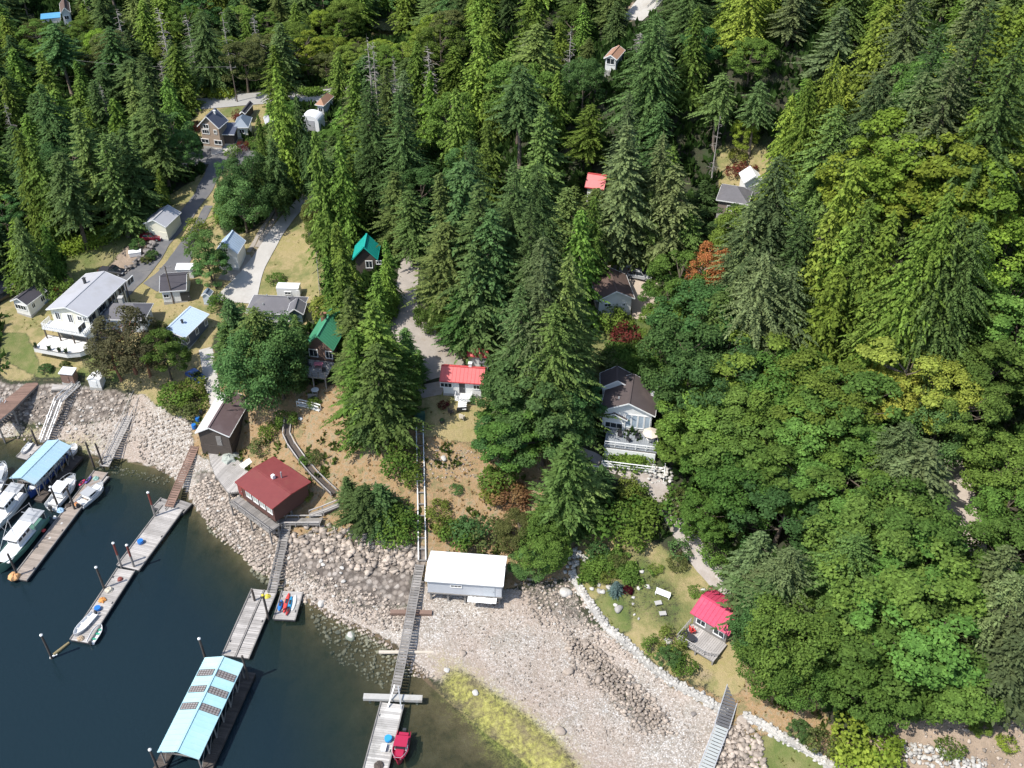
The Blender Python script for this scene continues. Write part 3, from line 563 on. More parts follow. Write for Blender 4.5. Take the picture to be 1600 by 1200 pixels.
hero('''cedar 425 108 28 4.2 cedar
cedar 402 178 27 4.6 cedargreen
cedar 458 150 25 4 firdark
cedar 500 205 27 4.3 cedargreen
fir 480 210 24 5 firdark
cedar 546 245 17 3.6 maplelight
cedar 530 222 24 4 cedar
dense 350 252 13 5.5 mapledark
dense 385 250 14 6 mapledark
dense 372 285 12 5.5 mapledark
dense 420 258 14 6 mapledark
fir 425 215 22 5 firdark
cedar 23 345 17 3.6 firolive
cedar 66 352 16 3.3 cedargreen
shrub 35 425 5 4 bush
shrub 85 432 5 3 bush
cedar 245 262 13 3.6 cedar
cedar 208 268 13 3.6 cedargreen
fir 190 205 22 5 firdark
maple 283 205 16 7 mapledark
maple 262 175 17 7 mapledark
fir 160 215 25 5.5 fir
fir 120 170 25 5.5 firolive
fir 225 120 26 5.5 firolive
cedar 20 205 24 4.5 cedar
cedar 45 215 24 4 cedargreen
fir 92 240 22 5 firdark
maple 317 370 10.5 4.0 mapledark
maple 326 398 8 3.8 mapledark
fir 358 468 19 7.4 firdark
fir 402 482 19 7.6 fir
fir 438 492 18 7 firdark
fir 350 505 17 7 fir
dense 385 530 15 7 mapledark
dense 430 545 14 6.5 mapledark
dense 410 505 16 7 mapledark
maple 250 526 10 4.3 maple
dense 246 508 6 2.4 olive
sparse 188 496 13 6.2 brown
sparse 170 528 10 5 brown
sparse 214 514 11 5 brown
willow 488 312 9 5.4 willow
dense 492 350 7 3.6 maple
cedar 528 350 23 4.6 cedar
cedar 515 400 20 4.2 cedargreen
cedar 540 405 17 4.6 cedargreen
cedar 602 372 21 4.4 cedargreen
cedar 588 425 16 4 cedargreen
cedar 600 400 16 3.4 cedar
shrub 508 462 5 3.6 yellow
fir 547 455 25 5.6 fir
fir 575 470 25 6 cedargreen
fir 605 500 22 5.5 cedargreen
fir 560 520 22 5.6 cedargreen
fir 590 540 22 6 fir
fir 566 592 19 5.2 firdark
maple 612 560 15 6.5 maple
maple 630 610 9 5 maple
fir 636 512 15 4.5 firlight
fir 655 545 11 3.6 firlight
shrub 630 690 5 2.8 bush
shrub 640 730 3.4 2.2 bush
shrub 622 712 4.5 2.8 bush
fir 540 745 9 4 firdark
fir 566 762 8.5 4.4 firdark
fir 590 760 8 4 firdark
shrub 618 788 4.4 3 bush
shrub 630 808 4.2 2.8 bush
shrub 612 815 3.6 3 maplelight
shrub 698 812 3 2.4 bushyellow
shrub 735 812 4 3.2 mapledark
shrub 765 820 4 3.2 olive
shrub 715 825 3.4 3 bush
dense 812 812 5.9 3.6 olive
dense 850 838 7 4.2 maple
fir 690 272 28 5.6 firolive
fir 640 300 16 4.5 firolive
fir 688 350 22 5 firolive
fir 720 250 30 6 firdark
fir 752 290 30 6 firdark
fir 765 330 27 6 firdark
fir 800 250 31 6.5 firdark
fir 840 260 30 6.5 firdark
fir 830 320 29 6.5 firdark
fir 735 380 22 5.5 firdark
fir 860 380 33 8 firblue
fir 838 405 32 7.5 firblue
fir 890 400 32 7.5 fir
fir 815 450 28 7 firdark
fir 900 446 21 5 fir
fir 862 480 27 8 fir
dense 800 560 14 6.4 mapledark
maple 785 598 14 6.4 mapledark
maple 800 640 13 8 maple
maple 850 560 17 8.5 mapledark
maple 880 600 14 8 mapledark
maple 850 640 12 7 mapledark
fir 900 560 15 5.4 fir
maple 785 665 9 4.5 mapledark
dense 700 455 9 4.2 maple
dense 680 465 8 4 maple
dense 742 478 7.5 4.4 maple
dense 725 490 7 4 maple
fir 720 455 13 4 firlight
maple 742 450 9.5 4.2 mapledark
fir 882 688 21 5.6 firlight
dense 858 800 8 3.8 maple
dense 830 862 5 3.4 mapledark
fir 900 720 15 4.5 fir
shrub 972 785 5 4 bush
shrub 985 755 3 2.4 bushyellow
shrub 950 775 5.5 5 bush
shrub 1005 792 4 3.4 bush
shrub 1000 765 3 2.4 bush
shrub 990 815 4 3.4 maplelight
shrub 1068 768 4 3 olive
shrub 1085 765 6 5 maple
maple 1112 790 8 5 maple
fir 985 195 28 5.6 firblue
fir 990 150 31 6.5 firblue
fir 925 165 13 4.5 cedar
fir 985 232 22 6 firblue
fir 1035 215 25 6.4 firblue
fir 1060 262 20 6 firblue
fir 1000 262 18 5 fir
cedar 930 310 19 3.5 cedargreen
cedar 905 330 24 4.5 cedargreen
cedar 985 300 14 4 cedar
cedar 972 330 10.5 3.4 cedaryellow
fir 1015 298 15 5 fir
fir 1082 325 13 4.6 fir
stem 1130 118 16 3.8 firolive
stem 1188 128 15 3.6 firdark
maple 1065 410 16 8.5 maple
maple 1040 440 14 8 maple
maple 1040 480 12 5.6 maplelight
maple 1100 460 15 8 mapledark
dense 1115 390 14 4.0 orange
bare 1090 398 8 4 gray
fir 1220 250 33 8.8 firblue
fir 1180 320 27 7.5 firblue
fir 1255 330 27 7.5 firdark
fir 1190 400 25 8 firblue
fir 1250 420 22 7 firblue
fir 1130 460 17 6 fir
cedar 1325 252 33 5.4 cedaryellow
cedar 1300 330 28 5.4 cedaryellow
cedar 1310 420 22 5.4 cedaryellow
cedar 1335 360 24 5 cedar
cedar 1475 305 34 8.5 cedar
cedar 1500 340 30 7.5 firolive
fir 1530 345 30 6.5 firolive
cedar 1440 390 26 7.5 cedar
cedar 1405 420 22 6.5 cedargreen
cedar 1395 340 27 6 cedar
fir 1370 320 28 6.5 cedargreen
maple 1445 195 20 10 lime
maple 1395 225 18 9 lime
maple 1500 200 20 9.5 lime
maple 1550 195 20 9.5 lime
maple 1585 235 19 9 lime
maple 1440 250 16 8 lime
cedar 1535 172 24 4.5 cedar
cedar 1355 228 22 5 cedaryellow
fir 1540 5 34 8.5 firdark
fir 1585 60 34 8.5 firolive
fir 1460 40 32 8 firdark
fir 1500 85 32 8.5 firblue
fir 1440 110 28 8 firblue
fir 1370 120 28 7.5 firblue
maple 1465 100 19 7 maple
cedar 1300 95 28 6.5 cedaryellow
cedar 1270 130 27 6.5 cedaryellow
cedar 1245 150 25 5.5 cedaryellow
fir 1310 170 27 7.5 fir
fir 1350 190 22 6.5 fir
maple 1580 360 18 8 lime
maple 1585 440 16 8 maple
maple 1560 560 16 8 maple
maple 1600 500 16 8 maple
maple 1175 528 15 8 maplelight
maple 1125 545 15 8 mapledark
dense 1075 520 16 7.5 mapledark
maple 1080 580 14 7.5 mapledark
maple 1230 560 14 8 maple
maple 1290 580 16 8.5 maplelight
maple 1240 610 14 8 maplelight
maple 1300 640 13 8 maple
maple 1180 600 13 7.5 maple
maple 1110 620 11 7.5 maplelight
maple 1095 660 9 6.5 maplelight
maple 1150 650 12 7.5 maple
maple 1215 670 12 7.5 maple
maple 1345 600 16 8 maple
maple 1430 545 16 8 yellow
maple 1475 580 13 6.5 yellow
maple 1385 590 13 6 yellow
maple 1280 715 13 8 maple
maple 1325 740 12 7.5 maple
maple 1355 720 12 6.5 maplelight
maple 1230 760 12 7.5 mapledark
maple 1170 725 11 7 maple
maple 1130 715 9 6 maple
fir 1420 665 16 6.5 firblue
fir 1450 690 15 6 firblue
fir 1410 720 13 6 firblue
dense 1475 640 11 5 mapledark
maple 1525 610 13 5.5 maple
maple 1568 680 12 5.5 maple
maple 1590 700 12 7 maplelight
maple 1588 770 12 6 maple
maple 1600 830 11 6.5 maple
fir 1195 835 18 7 firblue
fir 1240 860 19 7.5 firblue
fir 1185 890 15 6.5 firblue
fir 1225 910 14 7 firdark
fir 1335 840 18 7.5 fir
maple 1380 800 15 8 maple
maple 1425 785 15 7.5 maple
maple 1452 848 13 7 maple
fir 1360 905 15 6.5 fir
maple 1420 870 16 9.5 maple
maple 1455 930 14 9.5 maple
maple 1390 960 12 8.5 maple
maple 1462 965 12 7.5 maple
maple 1430 1010 9 8 maple
maple 1350 1010 9 6.5 maple
maple 1500 1030 8 7 maple
maple 1370 1060 6 5.5 maple
dense 1245 960 13 6 maple
dense 1225 1000 10 5.5 maple
dense 1200 950 13 5.6 mapledark
dense 1182 968 11 4.4 firdark
dense 1255 1030 8 4.6 maple
fir 1582 860 17 5.5 firblue
fir 1590 900 17 7 firblue
fir 1590 950 14 5.5 firblue
fir 1600 1000 13 6 firblue
fir 1575 1030 9 5 firblue
shrub 1355 1142 4.6 4.4 lime
shrub 1380 1165 3.6 3.4 lime
shrub 1335 1170 3.2 3 lime
shrub 1290 1150 3.4 2.2 olive
round 1250 1136 2.4 1.5 mapledark
round 1047 1020 2.6 1.75 mapledark
shrub 1022 1000 2.4 1.6 bush
shrub 1070 1030 2.6 2 bush
shrub 1055 990 2.4 2.2 bushyellow
round 1535 1130 1.6 1.4 maplelight
shrub 1578 1155 1.6 1.4 lime
shrub 1490 1160 2 1.8 bush
shrub 693 625 1.6 1.05 red
shrub 980 505 4 3 redbrown
shrub 955 485 3.5 3 maplelight
shrub 975 490 3 2.4 maplelight
shrub 985 540 3 3 bush
shrub 960 550 2.6 3.4 olive
shrub 1000 560 2.6 3.4 bush
shrub 270 600 4 3.5 bush
shrub 295 590 3.6 3 bushyellow
shrub 300 615 3 3 bush
shrub 285 625 3 3 olive
round 70 573 1.3 1.3 mapledark
round 100 566 1.3 1 olive
round 213 376 2 1.7 mapledark
round 235 393 1.6 1.4 mapledark
round 228 402 1.4 1.3 olive
shrub 300 365 3 2.4 bush
shrub 305 345 3 2.6 bushyellow
shrub 430 430 2 2 bush
shrub 366 408 1.6 1.2 maple
shrub 362 470 3.4 2.4 mapledark
shrub 340 465 3 2.4 bush
shrub 420 665 2.4 2.2 bush
shrub 405 690 2.2 2 olive
shrub 445 645 3 2 bush
shrub 490 625 1.6 1.4 bush
shrub 490 710 1.6 1.6 olive
shrub 478 715 1.4 1.4 bush
shrub 475 770 1.4 1.4 bushyellow
shrub 712 762 1.2 1.2 mapledark
shrub 780 735 3 3.4 bush
shrub 790 760 2.8 3.2 rust
shrub 805 770 2.8 2.8 rust
shrub 770 760 2.2 2.6 bushyellow
shrub 685 790 2 2.2 bushyellow
shrub 935 855 2.4 2 mapledark
shrub 940 875 2.2 2 maplelight
shrub 925 890 2 2 bush
shrub 950 895 1.6 1.4 bushyellow
shrub 985 895 1.6 1.4 maple
shrub 965 868 1.8 1.5 olive
round 981 920 1.1 .8 red
shrub 1065 850 2.4 2 mapledark
shrub 1060 870 2 1.6 olive
shrub 1025 885 .9 1.2 maplelight
shrub 1090 920 .8 1.4 maplelight
shrub 1110 925 .9 1.4 maple
shrub 1115 855 2 2.4 maple
shrub 1130 880 2 2.2 maple
shrub 1095 815 2.6 2.6 bush
shrub 380 222 2 1.6 redbrown
shrub 372 172 2.6 1.8 redbrown
shrub 305 192 1.8 1.8 redbrown
shrub 1165 252 2 2.4 redbrown
shrub 1148 262 1.4 1.8 redbrown
shrub 1155 235 2 2 bushyellow
dense 1165 195 7 3.6 lime
shrub 360 228 2.4 2.2 maple
shrub 395 215 2.4 2.2 bush
snag 572 55 20 2.6 gray
snag 582 62 19 2.0 gray
snag 614 85 17 1.4 gray
snag 602 112 12 2.0 gray
snag 668 70 19 3.0 gray
snag 290 20 18 3 gray
snag 245 10 19 3 gray
snag 180 12 15 3 gray
snag 893 40 14 2 gray
snag 1125 180 14 1.6 gray
snag 5 160 12 2 gray
snag 345 15 17 2.4 gray
snag 395 20 15 2.4 gray
snag 155 130 12 1.6 gray
snag 752 300 10 2 gray''')
# blue spruce in the garden
p = G(963, 912, 2.2); plant('fir', p.x, p.y, 2.6, 1.15, 'blue', 2)
# ---- forest between them: kept off everything the photograph shows as open ground
hx = np.array([q['x'] for q in TREES]); hy = np.array([q['y'] for q in TREES]); hr = np.array([q['r'] if q['h'] > 6 else .3 for q in TREES])
fx, fy, fr = list(hx), list(hy), list(hr)
def region(u, v, g):
    """which tree stands in this part of the forest"""
    s = g.random()
    def pick(*opts):
        a = 0
        for p_, k, tn in opts:
            a += p_
            if s < a: return k, tn
        return opts[-1][1:]
    if v < 60: return pick((.42, 'fir', 'firdark'), (.2, 'fir', 'firolive'), (.2, 'cedar', 'cedar'), (.18, 'maple', 'mapledark')) if u < 1150 else pick((.5, 'fir', 'firblue'), (.25, 'cedar', 'cedaryellow'), (.25, 'fir', 'firolive'))
    if u < 720 and v < 150 and u > 60: return pick((.42, 'maple', 'maplelight'), (.18, 'maple', 'lime'), (.15, 'maple', 'olive'), (.15, 'fir', 'firdark'), (.1, 'cedar', 'cedar'))
    if u < 330: return pick((.30, 'cedar', 'cedargreen'), (.18, 'cedar', 'cedar'), (.32, 'fir', 'firdark'), (.14, 'fir', 'firolive'), (.06, 'maple', 'mapledark'))
    if u < 900 and v < 260: return pick((.28, 'cedar', 'cedar'), (.18, 'cedar', 'cedargreen'), (.20, 'fir', 'fir'), (.10, 'fir', 'firblue'), (.24, 'maple', 'maple'))
    if u < 1100: return pick((.40, 'fir', 'firdark'), (.22, 'fir', 'firolive'), (.12, 'fir', 'firblue'), (.18, 'cedar', 'cedargreen'), (.08, 'maple', 'mapledark'))
    if v < 380: return pick((.34, 'fir', 'firblue'), (.16, 'fir', 'firolive'), (.22, 'cedar', 'cedaryellow'), (.10, 'cedar', 'cedar'), (.10, 'maple', 'maple'), (.08, 'fir', 'fir'))
    if v < 560 and u > 1270: return pick((.36, 'cedar', 'cedar'), (.18, 'cedar', 'cedaryellow'), (.22, 'fir', 'firdark'), (.24, 'maple', 'maple'))
    return pick((.42, 'maple', 'maple'), (.16, 'maple', 'maplelight'), (.14, 'maple', 'mapledark'), (.16, 'fir', 'firblue'), (.12, 'fir', 'fir'))
g = np.random.default_rng(21)
cand = np.stack([g.uniform(-190, 250, 26000), g.uniform(75, 500, 26000)], 1); cz = ter(cand[:, 0], cand[:, 1]); cu, cv = proj(cand[:, 0], cand[:, 1], cz)
taken = 0
for k in range(len(cand)):
    x, y = cand[k]; z = cz[k]; u, v = cu[k], cv[k]
    if z < 4 or u < -90 or u > 1690 or v > 1330 or v < -75: continue
    if clear_at(u, v): continue
    kind, tint = region(u, v, g); s = g.uniform(.66, 1.16)
    if kind == 'fir': h, r = 24*s, 6.9*s*g.uniform(.85, 1.15)
    elif kind == 'cedar': h, r = 22*s, 5.7*s*g.uniform(.85, 1.15)
    else: h, r = 15.5*s, 6.2*s
    if v < 170 or u < 330: h *= .74; r *= .9
    if v < 110: h *= .88; r *= .88
    sc = 1
    for sc in (1, .6, .36):
        H, Q = h*sc, r*(sc**.6)
        tu, tv = proj(x, y, z+H*np.array((1., .85, .65, .45, .25))); hw = np.array((.05, .35, .7, .95, 1.0))*Q if kind != 'maple' else np.array((.5, .95, 1, .9, .5))*Q
        pxm = FPX/math.hypot(y, CAMH-z)*hw*.85
        if not (clear_at(tu, tv).any() or clear_at(tu-pxm, tv).any() or clear_at(tu+pxm, tv).any()): break
    else: continue
    ax, ay, ar = np.array(fx), np.array(fy), np.array(fr)
    if (np.hypot(ax-x, ay-y) < (ar+Q)*.60+.6).any(): continue
    if kind == 'fir' and g.random() < .07: kind = 'stem'
    elif kind != 'maple' and g.random() < .035: kind, tint, Q, H = 'snag', 'gray', 2.2, H*.8
    fx.append(x); fy.append(y); fr.append(Q); plant(kind, x, y, H, Q, tint, hero=False); taken += 1
print('TREES', len(TREES), 'filler', taken)
# ---- low ground cover (nobody could count it)
def scatter(name, n, test, size, cols, seed, hgt=.6, mat=None, kites_per=6, kind='stuff', lab=None):
    g = np.random.default_rng(seed); P_, = (g.random((n*6, 2)),); x = X0+20+P_[:, 0]*(X1-X0-60); y = 70+P_[:, 1]*(430-70); z = ter(x, y); u, v = proj(x, y, z)
    ok = test(x, y, z, u, v, g) & (u > -30) & (u < 1630) & (v > -20) & (v < 1230); x, y, z = x[ok][:n], y[ok][:n], z[ok][:n]
    m = len(x); k = kites_per; s = np.repeat(size*g.uniform(.5, 1.4, m), k); c = np.repeat(np.stack([x, y, z], 1), k, 0); d = unit(g.normal(0, 1, (m*k, 3))+np.array((0, 0, .8))); d[:, 2] = abs(d[:, 2])*hgt/.6
    c = c+g.normal(0, .3, (m*k, 3))*s[:, None]*[1, 1, .1]; sd = unit(np.cross(d, g.normal(0, 1, (m*k, 3)))); V, F = kites(c, d, sd, s, s*.7)
    o = link(name, npmesh(name, V, F), mat); o.color = (*cols, 1); return tag(o, lab, kind=kind)
def zval(q, x, y): 
    i = np.clip(((x-X0)/DX).astype(int), 0, NX-1); j = np.clip(((y-Y0)/DX).astype(int), 0, NY-1); return Z[q][j, i]
def openz(x, y): return sum(zval(q, x, y) for q in Z)
def rd(x, y):
    i = np.clip(((x-X0)/DX).astype(int), 0, NX-1); j = np.clip(((y-Y0)/DX).astype(int), 0, NY-1); return ROADM[j, i]
scatter('undergrowth', 26000, lambda x, y, z, u, v, g: (openz(x, y) < .4) & (~rd(x, y)) & (z > 3) & (y < 400), 1.1, (.045, .085, .02), 5, 1.0, LEAF)
scatter('heath_brush', 20000, lambda x, y, z, u, v, g: (zval('heath', x, y) > .5) & (g.random(len(x)) < .85), .34, (.36, .25, .11), 6, .6, LEAF, 5)
scatter('bank_brush', 11000, lambda x, y, z, u, v, g: (zval('heath', x, y) > .5) & (vnoise(x, y, 5, 77) > .58), .7, (.10, .13, .03), 16, .8, LEAF, 8)
scatter('lawn_tufts', 12000, lambda x, y, z, u, v, g: ((zval('dry', x, y)+zval('green', x, y)) > .6) & (~rd(x, y)) & (vnoise(x, y, 7, 78) > .45), .28, (.15, .16, .045), 8, .5, LEAF, 4)
# ================================================================ buildings
GLASS = M('window_glass', (.025, .032, .038), .12, .1, 1); WHITE = M('white_paint', (.74, .74, .72), .55, .12, .8, stain=(.60, .60, .57)); TRIM = M('white_trim', (.80, .80, .78), .5, .08, 1)
CREAM = M('cream_siding', (.72, .69, .56), .6, .12, .8); PALEBLUE = M('pale_blue_siding', (.52, .57, .63), .6, .12, .8); GREYSID = M('grey_siding', (.42, .44, .45), .6, .15, .8)
WOODG = M('weathered_wood', (.23, .215, .20), .9, .3, .7, island=.28, stain=(.15, .14, .125)); WOODD = M('dark_wood', (.075, .06, .05), .9, .35, .8, island=.25); WOODL = M('silver_planks', (.40, .375, .35), .9, .22, .6, island=.2, stain=(.27, .25, .23))
WOODR = M('reddish_wood', (.20, .125, .095), .9, .3, .7, island=.2); POSTW = M('piling_wood', (.085, .07, .06), .95, .35, 2); STEEL = M('galvanised_steel', (.40, .41, .41), .45, .15, 1, metal=.3); ALU = M('aluminium', (.52, .53, .54), .4, .12, 1, metal=.4)
DARKMET = M('dark_metal', (.04, .042, .045), .5, .2, 1); BRICK = M('brick', (.28, .13, .09), .9, .25, 3); CONC2 = M('cast_concrete', (.42, .41, .385), .9, .2, .8, stain=(.30, .27, .22))
R_RED = M('red_metal_roof', (.56, .085, .085), .4, .14, .35, stain=(.50, .12, .105)); R_RUST = M('rusty_red_roof', (.20, .042, .040), .6, .28, .3, stain=(.19, .06, .045)); R_PINK = M('crimson_metal_roof', (.54, .065, .125), .35, .12, .4, stain=(.58, .12, .17))
R_GREEN = M('green_metal_roof', (.075, .30, .165), .4, .15, .35, stain=(.12, .28, .17)); R_TEAL = M('teal_metal_roof', (.02, .36, .30), .35, .12, .35); R_BROWN = M('brown_shingles', (.115, .075, .06), .9, .30, .6, stain=(.15, .11, .085)); R_SHINGLE = M('grey_brown_shingles', (.085, .066, .064), .9, .30, .6, stain=(.13, .10, .09))
R_GREY = M('grey_shingles', (.135, .13, .14), .9, .28, .7, stain=(.18, .17, .165)); R_BLACK = M('black_shingles', (.055, .05, .058), .85, .3, .7); R_LIGHT = M('pale_grey_membrane', (.40, .40, .42), .6, .14, .3, stain=(.32, .31, .30)); R_WHITE = M('white_metal_roof', (.80, .80, .80), .4, .05, .3)
R_BLUE = M('pale_blue_metal_roof', (.34, .50, .58), .35, .12, .3, stain=(.40, .50, .53)); R_AQUA = M('aqua_metal_roof', (.38, .61, .66), .35, .10, .3, stain=(.46, .64, .66)); R_SKY = M('light_blue_metal_roof', (.44, .54, .66), .4, .10, .35, stain=(.38, .46, .55)); R_NAVY = M('slate_blue_roof', (.07, .08, .115), .6, .25, .6); R_STEELB = M('steel_blue_roof', (.16, .20, .25), .5, .2, .5)
R_TAN = M('tan_roof', (.36, .20, .125), .8, .2, .6); R_MAUVE = M('brown_metal_roof', (.135, .095, .095), .5, .30, .5, stain=(.19, .15, .15))
LAND = []                                            # landmarks used when naming the trees: (x, y, phrase)
def rect(A, B, C, wall, ze=None):
    """footprint from three roof corners seen in the photo: front left, front right, back right"""
    z = ze if ze is not None else G(*B, wall).z
    for _ in range(4):
        a, b, c = P(*A, z), P(*B, z), P(*C, z)
        if (b-a).length >= (c-b).length:
            ux = (b-a).normalized(); uy = Vector((-ux.y, ux.x, 0)); w_ = (b-a).length; d_ = (c-b).dot(uy)
        else:
            uy = (c-b).normalized(); ux = Vector((uy.y, -uy.x, 0)); d_ = (c-b).length; w_ = (b-a).dot(ux)
            if w_ < 0: w_ = -w_
        ctr = b-ux*w_/2+uy*d_/2
        if ze is not None: break
        z = tz(ctr.x, ctr.y)+wall
    return Vector((ctr.x, ctr.y, z-wall)), math.atan2(ux.y, ux.x), w_, d_
def window(par, side, pos, z, w, h, W, D, mat=None, frame=TRIM, mull=1, glass=GLASS):
    n = {'f': (0, -1), 'b': (0, 1), 'l': (-1, 0), 'r': (1, 0)}[side]; q = (D/2 if side in 'fb' else W/2)
    def pt(a, zz, o): return (a, n[1]*(q+o), zz) if side in 'fb' else (n[0]*(q+o), a, zz)
    f = MB(); t_ = .13
    for a0, z0, a1, z1 in ((-w/2, -h/2, w/2, -h/2), (-w/2, h/2, w/2, h/2), (-w/2, -h/2, -w/2, h/2), (w/2, -h/2, w/2, h/2)):
        e = t_/2 if z0 == z1 else -t_/2
        if z0 == z1: f.bar(pt(pos+a0-e, z+z0, .035), pt(pos+a1+e, z+z1, .035), t_, t_)
        else: f.bar(pt(pos+a0, z+z0-e, .03), pt(pos+a1, z+z1+e, .03), t_-.01, t_-.01)
    for k in range(mull): a = -w/2+w*(k+1)/(mull+1); f.bar(pt(pos+a, z-h/2+.07, .03), pt(pos+a, z+h/2-.07, .03), .07, .07)
    fo = f.build('window', frame, par); g_ = MB(); p0 = pt(pos, z, .012)
    g_.box(p0[0], p0[1], p0[2], (w-.1 if side in 'fb' else .03), (.03 if side in 'fb' else w-.1), h-.1); g_.build('pane', glass, fo); return fo
def door(par, side, pos, w, h, W, D, mat, z0=0.1):
    n = {'f': (0, -1), 'b': (0, 1), 'l': (-1, 0), 'r': (1, 0)}[side]; q = (D/2 if side in 'fb' else W/2)+.03; d_ = MB()
    cx, cy = (pos, n[1]*q) if side in 'fb' else (n[0]*q, pos)
    d_.box(cx, cy, z0+h/2, w if side in 'fb' else .07, .07 if side in 'fb' else w, h); o = d_.build('door', mat, par)
    hm = MB(); hm.box(cx+(w*.36 if side in 'fb' else n[0]*.07), cy+(n[1]*.07 if side in 'fb' else w*.36), z0+h*.48, .09, .09, .12); hm.build('handle', STEEL, o); return o
def roofmb(W, D, eh, rise, axis, style, th=.16, off=0.0, hip=.5):
    m = MB()
    def sl(a, b, c, d_=None):
        q = [a, b, c]+([d_] if d_ else []); m.slab(q, th)
    if style == 'gable':
        if axis == 'y':
            x = off*W/2; sl((-W/2, -D/2, eh), (x, -D/2, eh+rise), (x, D/2, eh+rise), (-W/2, D/2, eh)); sl((x+.002, -D/2, eh+rise), (W/2, -D/2, eh), (W/2, D/2, eh), (x+.002, D/2, eh+rise))
        else:
            y = off*D/2; sl((-W/2, -D/2, eh), (W/2, -D/2, eh), (W/2, y, eh+rise), (-W/2, y, eh+rise)); sl((-W/2, y+.002, eh+rise), (W/2, y+.002, eh+rise), (W/2, D/2, eh), (-W/2, D/2, eh))
    elif style == 'shed': sl((-W/2, -D/2, eh), (W/2, -D/2, eh), (W/2, D/2, eh+rise), (-W/2, D/2, eh+rise))
    elif style == 'hip':
        if axis == 'x':
            k = min(W/2*.95, D/2*hip*2); a, b = (-W/2+k, 0, eh+rise), (W/2-k, 0, eh+rise)
            sl((-W/2, -D/2, eh), (W/2, -D/2, eh), b, a); sl(a, b, (W/2, D/2, eh), (-W/2, D/2, eh)); sl((W/2, -D/2, eh), (W/2, D/2, eh), b); sl((-W/2, D/2, eh), (-W/2, -D/2, eh), a)
        else:
            k = min(D/2*.95, W/2*hip*2); a, b = (0, -D/2+k, eh+rise), (0, D/2-k, eh+rise)
            sl((-W/2, -D/2, eh), a, b, (-W/2, D/2, eh)); sl(a, (W/2, -D/2, eh), (W/2, D/2, eh), b); sl((-W/2, -D/2, eh), (W/2, -D/2, eh), a); sl((W/2, D/2, eh), (-W/2, D/2, eh), b)
    return m
def seams(m, W, D, eh, rise, axis, style, sp=.62, off=0.0):
    if axis == 'y' and style == 'gable':
        y = -D/2+.05; x0 = off*W/2
        while y < D/2:
            m.bar((-W/2, y, eh+.03), (x0, y, eh+rise+.03), .05, .06); m.bar((x0, y, eh+rise+.03), (W/2, y, eh+.03), .05, .06); y += sp
        m.bar((x0, -D/2-.02, eh+rise+.03), (x0, D/2+.02, eh+rise+.03), .3, .07)
    else:
        x = -W/2+.05; y1 = 0 if style == 'gable' else D/2
        while x < W/2:
            m.bar((x, -D/2, eh+.03), (x, y1, eh+rise+.03), .05, .06)
            if style == 'gable': m.bar((x, 0, eh+rise+.03), (x, D/2, eh+.03), .05, .06)
            x += sp
        if style == 'gable': m.bar((-W/2-.02, 0, eh+rise+.03), (W/2+.02, 0, eh+rise+.03), .3, .07)
